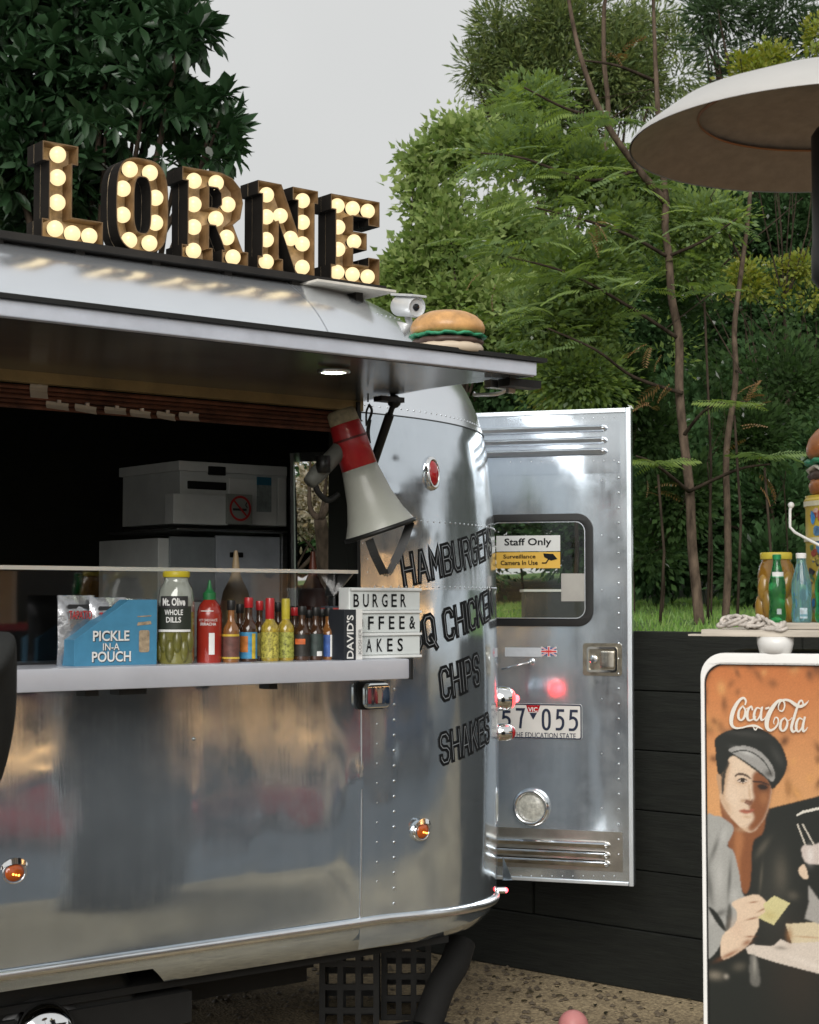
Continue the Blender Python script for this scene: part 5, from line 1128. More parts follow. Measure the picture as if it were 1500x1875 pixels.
paint([(455, 1085), (520, 1055), (640, 1052), (760, 1105), (850, 1195), (905, 1310), (882, 1400), (760, 1300), (620, 1200), (490, 1120)], (.30, .29, .27), ZA, .0009)
spot(620, 1110, 90, 22, (.50, .49, .46), ZA, .8, -.35); spot(850, 1320, 50, 40, (.06, .055, .045), ZA, .85); paint([(490, 1108), (600, 1085), (720, 1125), (820, 1215), (875, 1330), (868, 1335), (812, 1228), (715, 1138), (600, 1098), (495, 1120)], BLK, ZA, .0005, .85)
SHG, SHD = (.33, .325, .30), (.075, .075, .065)
paint([(200, 70), (300, -30), (400, 10), (470, 90), (410, 240), (470, 300), (520, 500), (560, 700), (700, 720), (760, 780), (700, 900), (460, 1000), (420, 1040), (200, 1240)], SHG, ZB, .0012)
for x, y, rx, ry, r0 in ((300, 260, 22, 150, -.35), (430, 560, 18, 190, -.08), (250, 620, 30, 200, .1), (350, 860, 60, 30, .5)): spot(x, y, rx, ry, SHD, ZB, .75, r0)
for x, y, rx, ry, r0 in ((370, 150, 40, 90, -.3), (340, 520, 40, 160, 0), (480, 700, 40, 60, 0), (270, 900, 30, 60, 0)): spot(x, y, rx, ry, (.46, .45, .42), ZB, .6, r0)
paint([(235, 800), (300, 840), (370, 940), (405, 1035), (330, 970), (260, 860)], BLK, ZB, .0012); paint([(428, 770), (452, 850), (440, 990), (400, 1030), (400, 900)], SHD, ZB, .002)
for x, y, rx, ry, r0 in ((735, 260, 30, 100, -.6), (720, 540, 14, 120, -.1), (900, 500, 60, 160, 0), (520, 1350, 60, 40, .3), (1010, 700, 50, 40, 0)): spot(x, y, rx, ry, (.085, .075, .055), ZB, .8, r0)
paint([(450, 770), (560, 715), (680, 690), (750, 740), (800, 800), (800, 870), (705, 890), (700, 980), (650, 1080), (570, 1180), (380, 1285), (350, 1180), (370, 1060), (480, 960), (500, 850)], SKL, ZB, .0011)
for x, y, rx, ry, r0 in ((640, 910, 60, 9, .3), (620, 1075, 45, 9, .1), (730, 830, 50, 8, .5), (650, 760, 40, 8, .2), (430, 1240, 110, 20, .5), (590, 1130, 50, 25, .6)): spot(x, y, rx, ry, SKD, ZB, .8, r0)
spot(500, 1000, 60, 90, (.60, .42, .30), ZB, .5)
paint([(840, 700), (985, 770), (835, 970), (690, 900), (760, 850), (740, 780)], (.58, .52, .26), ZB, .0008, sm=1); spot(800, 880, 60, 40, (.45, .36, .14), ZB, .6)
paint([(580, 1180), (640, 1145), (720, 1160), (830, 1160), (900, 1100), (990, 1140), (1100, 1100), (1600, 1080), (3300, 1400), (3300, 2000), (1250, 1415), (850, 1310), (600, 1230)], (.60, .52, .44), ZB, .001, sm=1); spot(900, 1180, 60, 20, (.12, .1, .08), ZB, .6); spot(1150, 1320, 200, 30, (.70, .62, .54), ZB, .6, -.3)
paint([(945, 960), (1250, 940), (1400, 960), (1330, 1120), (1000, 1135)], (.60, .50, .33), ZB, .001, sm=1); spot(980, 1060, 30, 70, (.30, .14, .05), ZB, .7); spot(1150, 1080, 120, 8, (.40, .22, .12), ZB, .7)
paint([(620, 1255), (680, 1275), (710, 1500), (660, 1530), (620, 1480)], (.12, .115, .10), ZB, .002); spot(300, 1430, 70, 40, (.28, .24, .18), ZB, .6); spot(400, 1440, 22, 22, (.38, .34, .28), ZB, .7); spot(660, 1330, 18, 90, (.35, .33, .28), ZB, .6)
paint([(1150, 600), (1250, 740), (1600, 700), (1600, 960), (1250, 960), (1120, 910), (1160, 760)], (.34, .32, .29), ZB, .0015, sm=1)
paint([(1060, 470), (1100, 415), (1130, 440), (1150, 540), (1100, 540)], SKL, ZB, .001)
for a_, b_ in (((1045, 45), (1120, 240)), ((1090, 40), (1200, 240))): paint([a_, (a_[0]+14, a_[1]), (b_[0]+14, b_[1]), b_], (.55, .50, .42), ZB, .0006, sm=1)
paint([(1095, 250), (1200, 240), (1300, 200), (1400, 260), (1380, 400), (1180, 410), (1110, 370)], (.55, .47, .42), ZB, .0012); spot(1170, 330, 30, 70, (.75, .70, .65), ZB, .6)
paint([(1115, 1725), (1180, 1685), (1339, 1650), (1700, 1635), (1700, 1662), (1339, 1675), (1190, 1708), (1125, 1740)], (.66, .62, .54), ZA, .0007, sm=1)
IMG *= (1+rng.normal(0, .05, IMG.shape[:2]))[..., None]; IMG = np.clip(IMG, .004, .9)
pm_, pn_, pb_ = newmat('printed_poster'); at_ = pn_.nodes.new('ShaderNodeAttribute'); at_.attribute_name = 'print'; pn_.links.new(at_.outputs['Color'], pb_.inputs['Base Color']); pb_.inputs['Roughness'].default_value = .4
pme = bpy.data.meshes.new('poster'); rk = .045; NV = (gh+1)*(gw+1)
loc = np.stack([GX.ravel(), GY.ravel(), np.full(NV, .0006), np.ones(NV)], 1) @ np.array(CM).T
ii, jj = np.meshgrid(np.arange(gw), np.arange(gh)); b0_ = (jj*(gw+1)+ii).ravel()
ccx = (GX[:-1, :-1]+RES/2).ravel(); ccy = (GY[:-1, :-1]+RES/2).ravel()
dxc = np.maximum(0, np.maximum(PX0+rk-ccx, ccx-(PX1-rk))); dyc = np.maximum(0, np.maximum(PY0+rk-ccy, ccy-(PY1-rk))); b0_ = b0_[np.hypot(dxc, dyc) < rk]
F_ = np.stack([b0_, b0_+1, b0_+gw+2, b0_+gw+1], 1).astype(np.int32)
pme.vertices.add(NV); pme.vertices.foreach_set('co', loc[:, :3].astype(np.float32).ravel()); pme.loops.add(F_.size); pme.loops.foreach_set('vertex_index', F_.ravel())
pme.polygons.add(len(F_)); pme.polygons.foreach_set('loop_start', np.arange(0, F_.size, 4, dtype=np.int32)); pme.polygons.foreach_set('loop_total', np.full(len(F_), 4, dtype=np.int32)); pme.update(calc_edges=True)
ca = pme.attributes.new('print', 'FLOAT_COLOR', 'POINT'); ca.data.foreach_set('color', np.concatenate([IMG.reshape(-1, 3), np.ones((NV, 1))], 1).astype(np.float32).ravel()); pme.materials.append(pm_)
pst = bpy.data.objects.new('poster', pme); COL.objects.link(pst); pst.parent = fri; pst.matrix_parent_inverse = wm(fri).inverted()
# script wordmark, drawn as brush strokes
WMK = FL('wordmark_white', (.72, .68, .60), .03)
S_ = [([(622, 640), (628, 605), (608, 578), (575, 590), (535, 640), (500, 715), (485, 790), (492, 845), (530, 872), (590, 868), (650, 852), (705, 848), (745, 858), (795, 885)], [14, 18, 22, 26, 34, 40, 38, 30, 20, 15, 17, 24, 20, 5]),
 ([(700, 862), (720, 888), (742, 866)], [6, 16, 6]),
 ([(598, 655), (562, 700), (555, 765), (580, 795), (612, 765), (622, 700), (598, 655)], [14, 20, 26, 16, 24, 18, 12]), ([(622, 690), (650, 672), (672, 662)], [8, 7, 6]),
 ([(692, 690), (680, 660), (652, 690), (640, 750), (655, 795), (700, 785), (725, 760)], [16, 18, 22, 28, 20, 12, 8]),
 ([(765, 680), (735, 675), (712, 720), (710, 775), (735, 795), (765, 750), (782, 690), (790, 665)], [12, 16, 24, 26, 16, 14, 16, 10]), ([(785, 675), (775, 740), (780, 790), (805, 785), (822, 760)], [20, 24, 22, 12, 6]),
 ([(828, 680), (850, 672)], [18, 18]),
 ([(960, 700), (985, 705), (1005, 670), (1005, 625), (980, 598), (940, 610), (890, 670), (850, 745), (832, 820), (840, 875), (872, 893), (915, 870), (945, 820), (940, 775), (915, 770), (900, 810), (905, 830)], [12, 14, 14, 16, 20, 26, 38, 44, 42, 34, 24, 18, 16, 14, 12, 10, 8]),
 ([(948, 690), (948, 650), (970, 610), (1010, 595), (1060, 605), (1110, 640), (1155, 660), (1200, 645), (1225, 625), (1242, 603)], [8, 12, 16, 22, 26, 34, 30, 22, 14, 4]),
 ([(1010, 770), (975, 800), (965, 870), (990, 900), (1022, 870), (1035, 810), (1010, 770)], [14, 20, 26, 16, 24, 18, 12]), ([(1035, 800), (1060, 790), (1080, 770)], [8, 7, 6]),
 ([(1190, 640), (1180, 605), (1155, 610), (1130, 670), (1100, 770), (1075, 860), (1088, 905), (1115, 895), (1130, 875)], [14, 16, 18, 22, 26, 28, 24, 14, 7]),
 ([(1180, 785), (1150, 775), (1125, 820), (1122, 880), (1147, 905), (1180, 860), (1200, 790), (1208, 765)], [12, 16, 24, 26, 16, 14, 16, 10]), ([(1205, 770), (1188, 845), (1190, 900), (1215, 890), (1232, 865)], [20, 24, 22, 12, 6])]
mpx = (cp(1500, 1300)[0]-cp(1300, 1300)[0])/200/5.357; mb = MB()
for i, (pp, ww_) in enumerate(S_):
    k = 5; P3 = smooth_pts([cp(*ZA(*p)) for p in pp], k); W3 = [x[0]*mpx for x in smooth_pts([(w_, 0) for w_ in ww_], k)]; mb.ribbon(P3, W3, .0125-.0005+.0001*i, CM)
wdm = MB(); wdm.v = [tuple(Vector(v)-CN*.003) for v in mb.v]; wdm.f = mb.f; wdm.m = mb.m
obj('wordmark', wdm, WMK, pst)

# slatted shelf boards on top of the fridge
fz0, fz1 = cp(1400, 1166)[1], cp(1400, 1140)[1]
BW = mat('weathered_timber', (.50, .45, .38), .8, var=.3, vs_=3, bump=.6, bs=10, bd=.003, stretch=(1, 1, 14))
shf = thing('timber_shelf', 'stack of bleached timber boards lying on the white fridge top', 'shelf', tuple(C0+CU_*.3+UP*fz0))
xl1 = cp(1286, 1160)[0]; xl2 = cp(1366, 1150)[0]; hb_ = (fz1-fz0)
for i in range(5):
    mb = MB(); mb.box((xl1+.45+.008*math.sin(i*2.1)+(.02 if i else 0), fz0+hb_*.25, -.035-i*.105), (.90, hb_*.5, .098), CM); obj('board', mb, BW, shf, bevel=.002)
for i in range(4):
    mb = MB(); mb.box((xl2+.42+.01*math.sin(i*3), fz0+hb_*.76, -.055-i*.11), (.84, hb_*.46, .10), CM); obj('board', mb, BW, shf, bevel=.002)
mb = MB(); mb.box((xl1+.02, fz0+hb_*.1, -.01), (.10, hb_*.12, .05), CM); obj('splinter', mb, BW, shf)
for nm, (xa_, xb_) in (('left', (1384, 1452)), ('right', (1640, 1700))):
    x0_, x1_ = cp(xa_, 1180)[0], cp(xb_, 1180)[0]; q = CM @ Vector(((x0_+x1_)/2, ctop, -.02)); t_ = thing('shelf_pot', 'white round pot propping up the %s of the timber boards on the fridge' % ('left end' if nm == 'left' else 'right end'), 'pot', tuple(q))
    rr2 = (x1_-x0_)/2; mb = MB(); mb.lathe([(rr2*.86, 0), (rr2*.98, .02), (rr2, fz0-ctop)], 28); obj('pot_body', mb, WHITE, t_, world=False, smooth=True)
# rope bundle
q = CM @ Vector((cp(1368, 1150)[0], fz0+hb_*.5, .0)); rp = thing('rope_bundle', 'knotted bundle of pale cotton rope lying on the left end of the boards', 'rope', tuple(q))
ROPE = mat('cotton_rope', (.55, .50, .45), .85, var=.25, vs_=60, bump=1, bs=120, bd=.004)
for i in range(10):
    pts = []; ph = rng.uniform(0, 6)
    for j in range(9):
        a = ph+j*.75; pts.append(tuple(q+CU_*(.034*math.cos(a)+rng.uniform(-.008, .008)+(.01*i-.03))+CN*(.02*math.sin(a*1.3)+.0)+UP*(.006+.020*(.5+.5*math.sin(a*1.7+i))+.0022*(3-abs(i-3)))))
    mb = MB(); mb.tube(smooth_pts(pts, 4), .0046, 7); obj('strand', mb, ROPE, rp, smooth=True)

# bottles, jar and bucket on the boards
fz = fz0+hb_; KM = (cp(1460, 1130)[0]-cp(1420, 1130)[0])/40
def onsh(px, d=-.045): q = CM @ Vector((cp(px, 1135)[0], fz, d)); return q
def glassy(name, c, tr=.55): return mat(name, c, .06, 0, .12, 12, coat=.6, trans=tr, ior=1.3)
GRN = glassy('green_glass', (.06, .50, .18), .88); BLG = glassy('blue_glass', (.40, .78, .88), .88)
def wbottle(px, m, lab, capm, Hpx, rpx):
    H = Hpx*KM; r = rpx*KM; v_ = vessel('water_bottle', lab, 'bottle', 0, 0, [(r*.82, 0), (r*.9, .004), (r*.98, H*.10), (r*.86, H*.28), (r*.96, H*.44), (r*.92, H*.58), (r*.62, H*.76), (r*.42, H*.88), (r*.42, H*.93)], m, None, pos=onsh(px))
    mb = MB(); mb.lathe([(r*.48, H*.925), (r*.5, H*.99), (r*.44, H), (.0001, H)], 16); obj('cap', mb, capm, v_, world=False, smooth=True, auto=40); return v_, H, r
v1, H, r = wbottle(1419, GRN, 'green glass bottle in front of the yellow-lidded pickle jar', mat('green_foil', (.03, .28, .10), .35, .4), 128, 17)
band(v1, 'neck_label', r*.72, H*.66, H*.74, PRINTW, span=110); band(v1, 'label_spot', r*.93, H*.12, H*.2, mat('silver_spot', (.35, .4, .38), .4), span=30)
v2, H, r = wbottle(1464, BLG, 'pale blue glass bottle with white cap between two green bottles', WHITE, 130, 20)
band(v2, 'small_label', r*.93, H*.06, H*.21, mat('label_silver', (.42, .5, .54), .4, var=.5, vs_=120), a0=-92, span=42)
v3, H, r = wbottle(1508, GRN, 'green glass bottle cut off by the right edge of the photo', mat('green_foil2', (.03, .28, .10), .35, .4), 128, 20); band(v3, 'neck_label', r*.72, H*.66, H*.74, PRINTW, span=110)
H = 133*KM; r = 35*KM; jr = vessel('pickle_jar', 'big jar of golden gherkins with a yellow lid on the timber boards', 'jar', 0, 0, [(r*.9, 0), (r, .008), (r, H*.70), (r*.9, H*.82), (r*.78, H*.87), (r*.78, H*.91)], mat('gherkin_brine', (.34, .17, .025), .08, 0, .3, 9, coat=.7, trans=.25), pos=onsh(1411, -.105))
mb = MB(); mb.lathe([(r*.84, H*.90), (r*.86, H*.91), (r*.86, H*.985), (r*.82, H), (.0001, H)], 30); obj('lid', mb, mat('yellow_jar_lid', (.55, .44, .05), .4), jr, world=False, smooth=True, auto=40)
for i in range(9):
    a = R(-170+i*20); mb = MB(); mb.sph((0, 0, 0), (.016, .016, .036), 12, 8, M=T(r*.86*math.cos(a), r*.86*math.sin(a), H*(.2+.26*(i % 2)+.03*(i % 3))) @ Matrix.Rotation(.4*math.sin(i*3), 4, 'Y')); obj('gherkin', mb, mat('gherkin', (.30, .17, .025), .3, var=.35, coat=.5), jr, world=False, smooth=True)
# bucket
bq = onsh(1550, -.25); bx0 = cp(1452, 1000)[0]; q_ = CMi @ bq; rb = abs(q_.x-bx0); Hb = (cp(1480, 898)[1]-fz)
YEL = mat('yellow_tin', (.52, .38, .05), .4, var=.2, vs_=14)
bu = thing('pickle_bucket', 'yellow printed tin bucket with a white wire handle behind the bottles', 'bucket', tuple(bq), ROTL)
mb = MB(); mb.lathe([(rb*.97, 0), (rb*.985, .01), (rb, Hb*.62), (rb*1.015, Hb*.64), (rb*1.015, Hb*.67), (rb, Hb*.69), (rb, Hb*.9), (rb*1.03, Hb*.92), (rb*1.03, Hb*.965), (rb, Hb*.98), (rb, Hb), (.0001, Hb)], 56); obj('tin', mb, YEL, bu, world=False, smooth=True, auto=35)
for z0, z1 in ((.635, .665), (.915, .955)): band(bu, 'rim_band', rb*1.03, Hb*z0, Hb*z1, mat('cream_band', (.62, .58, .42), .4, var=.2), -130, 160)
stc = [(.05, .26, .62), (.55, .55, .52), (.10, .22, .40), (.60, .45, .10), (.35, .08, .06), (.08, .20, .10), (.62, .42, .36), (.03, .03, .04), (.16, .34, .48), (.22, .20, .06)]
stm = [FL('sticker_tint', c_, .5, 60) for c_ in stc]
for i in range(80):
    a = -90-rng.uniform(2, 80); z = rng.uniform(.06, .60) if i % 4 else rng.uniform(.70, .88); hh = rng.uniform(.025, .06); a_, sp = a, rng.uniform(6, 16)
    mb = MB(); n = 9; c_ = (R(a_), Hb*z)
    ring = [(c_[0]+R(sp/2)*math.cos(t)*(1+.25*math.sin(3*t+i)), c_[1]+Hb*hh*math.sin(t)*(1+.25*math.cos(2*t+i))) for t in [2*math.pi*j/n for j in range(n)]]
    rd = rb+.0012+.0004*(i % 7); mb.v = [(rd*math.cos(u), rd*math.sin(u), v) for u, v in ring]; mb.f = [tuple(range(n))]; mb.m = [0]; obj('sticker', mb, stm[i % 10], bu, world=False)
pts = [(1449, 925), (1447, 935), (1447, 965), (1456, 975), (1480, 988), (1500, 998), (1560, 1010)]
mb = MB(); dz_ = FWD.dot(bq)-rb*1.02; hp = [on_d(px, py, (FWD.dot(bq)-.01) if i < 3 else (FWD.dot(bq)-rb*min(1.06, .35*(i-2)))) for i, (px, py) in enumerate(pts)]; mb.tube(hp, .0035, 8); mb.sph(tuple(hp[0]), .008, 8, 6); obj('wire_handle', mb, WHITE, bu, smooth=True)
mb = MB(); burger('burger_cookie_jar', 'glossy hamburger model with drooping sauce sitting on the yellow bucket', bq+UP*(Hb+.001), rb*.98, .175, (.38, .13, .035), 40, True)

# ------------------------------------------------------------------ patio heater, top right
hD = 3.3; hp0 = on_d(1533, 262, hD); hr = (1533-1150)/FPX*hD
he = thing('patio_heater', 'tall patio heater with wide white dish reflector and dark burner head', 'patio heater', (hp0.x, hp0.y, 0))
zr = hp0.z; mb = MB(); pr = [(hr, 0), (hr*.995, .006), (hr*.97, .018), (hr*.80, .068), (hr*.5, .112), (hr*.2, .132), (.0001, .136)]
mb.lathe([(r_, z_) for r_, z_ in pr], 72, T(hp0.x, hp0.y, zr), cap=False); obj('dish_top', mb, mat('dish_white', (.50, .49, .47), .35, .15, .04), he, smooth=True)
DISHU = mat('dish_underside_tan', (.34, .26, .19), .55, .2, .15, 30, bump=.15, bs=150)
mb = MB(); mb.lathe([(.0001, .106), (hr*.2, .102), (hr*.5, .085), (hr*.655, .066), (hr*.66, .060), (hr*.675, .060), (hr*.80, .046), (hr*.97, .005), (hr*.99, 0.001)][::-1], 72, T(hp0.x, hp0.y, zr), cap=False); obj('dish_underside', mb, DISHU, he, smooth=True)
mb = MB(); mb.lathe([(hr*.655, .059), (hr*.66, .055), (hr*.668, .059)], 72, T(hp0.x, hp0.y, zr), cap=False); obj('dish_ring', mb, mat('copper_ring', (.32, .14, .06), .3, .8), he, smooth=True)
br = (1533-1486)/FPX*hD; mb = MB(); mb.lathe([(br*.8, .03), (br, .015), (br, -.20), (br*1.05, -.21), (br*1.05, -.27), (br*.6, -.30)], 32, T(hp0.x, hp0.y, zr)); obj('burner', mb, BLACK, he, auto=40)
mb = MB(); mb.lathe([(.022, .05), (.022, zr-.29)], 20, T(hp0.x, hp0.y, 0)); obj('pole', mb, BLACK, he, auto=40)
mb = MB(); mb.lathe([(.22, 0), (.22, .04), (.20, .07), (.10, .10), (.04, .12)], 32, T(hp0.x, hp0.y, 0)); obj('base', mb, BLACK, he, smooth=True, auto=40)

# ------------------------------------------------------------------ small ground things
q = on_z(1050, 1880, .05); bl_ = thing('pink_ball', 'pink ball lying on the gravel at the bottom of the view', 'ball', (q.x, q.y, 0)); mb = MB(); mb.sph((0, 0, .055), .055, 24, 16); obj('ball', mb, mat('pink_vinyl', (.62, .25, .24), .45, var=.06), bl_, world=False, smooth=True)
def crate(px, py, D, w_, h_, lab, gw=4, gh=3):
    q = on_d(px, py, D); rt = thing('milk_crate', lab, 'crate', (q.x, q.y, 0), ROTL, 'black crates stored under the trailer')
    for sy in (-1, 1):
        mb = MB()
        for i in range(gw+1): mb.box((-w_/2+w_*i/gw, sy*.14, h_/2), (.022, .012, h_))
        for j in range(gh+1): mb.box((0, sy*.1401, h_*j/gh+(.01 if j == 0 else 0)), (w_, .0125, .022))
        obj('lattice_side', mb, BLACK, rt, world=False)
    for sx in (-1, 1):
        mb = MB(); mb.box((sx*w_/2, 0, h_/2), (.012, .28, h_*.96)); obj('side', mb, BLACK, rt, world=False)
crate(642, 1800, 6.5, .20, .34, 'narrow black lattice crate under the trailer left of the stabiliser leg', 3, 4); crate(744, 1800, 6.7, .17, .33, 'black lattice crate behind the stabiliser leg', 3, 4)
ds = thing('planter_tub', 'charcoal tub with a pale rim on the lawn seen through the door window', 'planter', tuple(wall_b*0+on_d(1010, 1135, 8.1)))
q0, q1 = on_d(962, 1079, 8.1), on_d(1072, 1079, 8.1); zb = lawn_h(*on_d(1010, 1135, 8.1).xy); mb = MB()
M = frame(((q0+q1)/2).to_tuple()[:2]+(zb-.05,), RGT, FWD, UP); Wt = (q1-q0).length; Ht = q0.z-zb+.05
mb.prism([(-Wt/2, 0), (Wt/2, 0), (Wt/2, .28), (-Wt/2, .28)], 0, Ht-.012, M); obj('tub', mb, mat('charcoal_tub', (.05, .05, .048), .6, var=.3), ds); mb = MB(); mb.prism([(-Wt/2-.008, -.008), (Wt/2+.008, -.008), (Wt/2+.008, .288), (-Wt/2-.008, .288)], Ht-.012, Ht, M); obj('rim', mb, WHITE, ds)
q0, q1 = on_d(1288, 973, 13.5), on_d(1410, 992, 12.8); hr_ = thing('pipe_railing', 'thin white pipe railing among the shrubs above the lawn', 'railing', (q0.x, q0.y, lawn_h(q0.x, q0.y))); mb = MB(); mb.tube([q0, q1], .016, 8); obj('rail', mb, WHITE, hr_)
for px, D in ((1356, 13.2), (1290, 13.5)):
    q = on_d(px, 983 if px > 1300 else 973, D); mb = MB(); mb.tube([q, Vector((q.x, q.y, lawn_h(q.x, q.y)-.1))], .018, 8); obj('post', mb, mat('galvanised', (.3, .33, .33), .5, .5), hr_)
# ------------------------------------------------------------------ TREES AND SHRUBS
def cloud_mesh(name, C, size, base, faces, up=None, tilt=1.0, dirs=None, sizes=None):
    """many small leaves as one mesh. C: n x 3 positions; dirs: direction each leaf points"""
    n = len(C); k = len(base); B = np.array(base, float)
    if dirs is None: dirs = rng.normal(size=(n, 3))
    Y = dirs/np.linalg.norm(dirs, axis=1, keepdims=True)
    Rn = rng.normal(size=(n, 3))*tilt+np.array([0, 0, 1.0])
    X = np.cross(Y, Rn); X /= np.linalg.norm(X, axis=1, keepdims=True)+1e-9; Z = np.cross(X, Y)
    s = (np.full(n, size) if sizes is None else sizes)*rng.uniform(.65, 1.25, n)
    V = C[:, None, :]+s[:, None, None]*(B[None, :, 0:1]*X[:, None, :]+B[None, :, 1:2]*Y[:, None, :]+B[None, :, 2:3]*Z[:, None, :])
    V = V.reshape(-1, 3); F = np.array(faces)[None]+(np.arange(n)*k)[:, None, None]; q = F.shape[2]; F = F.reshape(-1)
    me = bpy.data.meshes.new(name); me.vertices.add(len(V)); me.vertices.foreach_set('co', V.ravel())
    me.loops.add(len(F)); me.loops.foreach_set('vertex_index', F.astype(np.int32))
    me.polygons.add(len(F)//q); me.polygons.foreach_set('loop_start', np.arange(0, len(F), q, dtype=np.int32)); me.polygons.foreach_set('loop_total', np.full(len(F)//q, q, dtype=np.int32))
    me.update(calc_edges=True)
    at = me.attributes.new('tint', 'FLOAT', 'POINT'); at.data.foreach_set('value', np.repeat(rng.uniform(0, .999, n), k).astype(np.float32))
    return me
LEAF = ([(0, 0, 0), (0, 1, -.06), (.2, .32, .07), (.17, .72, .03), (-.2, .32, .07), (-.17, .72, .03)], [(0, 2, 3, 1), (0, 1, 5, 4)])
SMALL = ([(0, 0, 0), (.28, .5, .08), (0, 1, 0), (-.28, .5, .08)], [(0, 1, 2, 3)])
NEEDLE = ([(0, 0, 0), (.10, .5, .02), (0, 1, -.08), (-.10, .5, .02)], [(0, 1, 2, 3)])
STAR = ([(0, 0, 0), (.45, .25, .05), (.22, .5, 0), (0, 1, -.05), (-.22, .5, 0), (-.45, .25, .05)], [(0, 1, 2), (0, 2, 3), (0, 3, 4), (0, 4, 5)])
def ellip(n, surf=.5):
    d = rng.normal(size=(n, 3)); d /= np.linalg.norm(d, axis=1, keepdims=True); return d*(rng.uniform(0, 1, n)**surf)[:, None], d
Fw, Rt, Uu = np.array(FWD), np.array(RGT), np.array(UP)
def clump(px, py, D, rx, ry, depth=.8):
    return np.array(on_d(px, py, D)), (rx*D/FPX, rx*D/FPX*depth, ry*D/FPX)
from mathutils import noise as mnoise
def spread(clumps, total, twig=12, tr=.22, surf=.45, gaps=2.6, thr=-.12):
    vol = np.array([r[0]*r[2] for _, r in clumps]); vol /= vol.sum(); P_, D_ = [], []
    for (c, r), v in zip(clumps, vol):
        m = max(2, int(total*v/twig)); e, d = ellip(m, surf); e = e*np.where(rng.random(m) < .10, rng.uniform(1.0, 1.28, m), 1.0)[:, None]
        tw = c+e[:, 0:1]*r[0]*Rt+e[:, 1:2]*r[1]*Fw+e[:, 2:3]*r[2]*Uu
        od = (d[:, 0:1]*Rt+d[:, 1:2]*Fw+d[:, 2:3]*Uu)
        for t, o in zip(tw, od):
            if gaps and mnoise.noise(Vector(t)*gaps) < thr: continue
            q = rng.normal(size=(twig, 3)); q /= np.linalg.norm(q, axis=1, keepdims=True)
            P_.append(t+q*tr*rng.uniform(.2, 1, (twig, 1))); D_.append(q*.8+o*.6+Uu*.15)
    return np.concatenate(P_), np.concatenate(D_)
def add_mesh(name, me, m, parent, kind=None):
    me.materials.append(m); o = bpy.data.objects.new(name, me); COL.objects.link(o); o.parent = parent
    o.matrix_parent_inverse = wm(parent).inverted(); return tag(o, kind=kind)
def branches(mb, base, clumps, r0, n=14, n_sub=1):
    for c, r in clumps:
        for _ in range(n_sub):
            e = Vector(c)+Vector(rng.normal(size=3))*min(r)*.5; m_ = base.lerp(e, .5)+Vector((0, 0, -(e-base).length*.08))+Vector(rng.normal(size=3))*.12
            mb.tube(smooth_pts([tuple(base), tuple(m_), tuple(e)], 4), [r0*(1-.9*i/8) for i in range(9)], 5)
def lawn_pt(px, D): q = on_d(px, 1100, D); return Vector((q.x, q.y, lawn_h(q.x, q.y) if q.x > 5 else 0))
def gm(n_, *c, **k): return leafmat(n_, c, **k)
def tree(name, label, cat, base, clumps, total, leafm, barkm, size, shape, trunk_r=.12, gaps=2.6, thr=-.12, twig=12, tr=.22, tilt=1.0, surf=.45, group=None, nsub=1, trunk_pts=None):
    rt = thing(name, label, cat, tuple(base), 0, group)
    cen = sum((c for c, _ in clumps), np.zeros(3))/len(clumps); top = Vector(cen)
    mb = MB(); fork = base.lerp(Vector((top.x, top.y, top.z)), .55)
    tp = trunk_pts or [base, base.lerp(fork, .5)+Vector((.08, .05, 0)), fork]
    sp = smooth_pts([tuple(p) for p in tp], 5); mb.tube(sp, [trunk_r*(1-.5*i/len(sp)) for i in range(len(sp))], 9)
    o = obj('trunk', mb, barkm, rt, smooth=True)
    mb = MB(); branches(mb, Vector(sp[-1]), clumps, trunk_r*.38, n_sub=nsub); obj('limbs', mb, barkm, rt, smooth=True)
    Pn, Dn = spread(clumps, total, twig, tr, surf, gaps, thr)
    add_mesh('crown', cloud_mesh('crown', Pn, size, *shape, dirs=Dn, tilt=tilt), leafm, rt); return rt
BARK = mat('grey_bark', (.040, .030, .022), .95, spec=.1, var=.6, vs_=18, bump=1, bs=30, bd=.01, stretch=(1, 1, .3)); BARKP = mat('pale_bark', (.085, .062, .045), .95, spec=.15, var=.65, vs_=26, bump=.5, bs=30, stretch=(1, 1, .3))
MAGM = gm('magnolia_leaf', (.018, .045, .016), (.012, .032, .014), (.022, .055, .020), (.030, .040, .018), (.09, .085, .025), (.17, .075, .025), (.02, .055, .032), (.03, .07, .03), rough=.40, trans=.15, spec=.4)
MAPM = gm('maple_leaf_green', (.15, .23, .065), (.06, .10, .035), (.25, .33, .10), (.04, .07, .025), (.13, .20, .06), (.31, .38, .14), trans=.35, rough=.55, spec=.3)
GUMM = gm('gum_leaf', (.11, .16, .07), (.07, .11, .05), (.16, .20, .08), (.09, .15, .06), (.20, .24, .08), trans=.3)
OLVM = gm('dark_gum_leaf', (.07, .11, .05), (.045, .08, .04), (.10, .15, .06), (.06, .10, .05), trans=.3)
YELM = gm('yellow_green_leaf', (.20, .26, .05), (.30, .30, .05), (.11, .19, .05), (.24, .24, .04), trans=.35)
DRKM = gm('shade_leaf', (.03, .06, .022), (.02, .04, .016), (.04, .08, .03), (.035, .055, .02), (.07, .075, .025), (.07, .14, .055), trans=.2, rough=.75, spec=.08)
FRNM = gm('frond_leaf', (.20, .27, .06), (.36, .38, .09), (.05, .085, .028), (.16, .23, .06), (.26, .19, .07), (.22, .17, .06), (.08, .14, .05), (.15, .22, .10), trans=.4, rough=.6, spec=.2)
UNDM = gm('understorey_leaf', (.06, .11, .035), (.035, .07, .022), (.11, .18, .05), (.15, .20, .05), (.07, .14, .06), (.03, .055, .02), trans=.3, rough=.7, spec=.1)
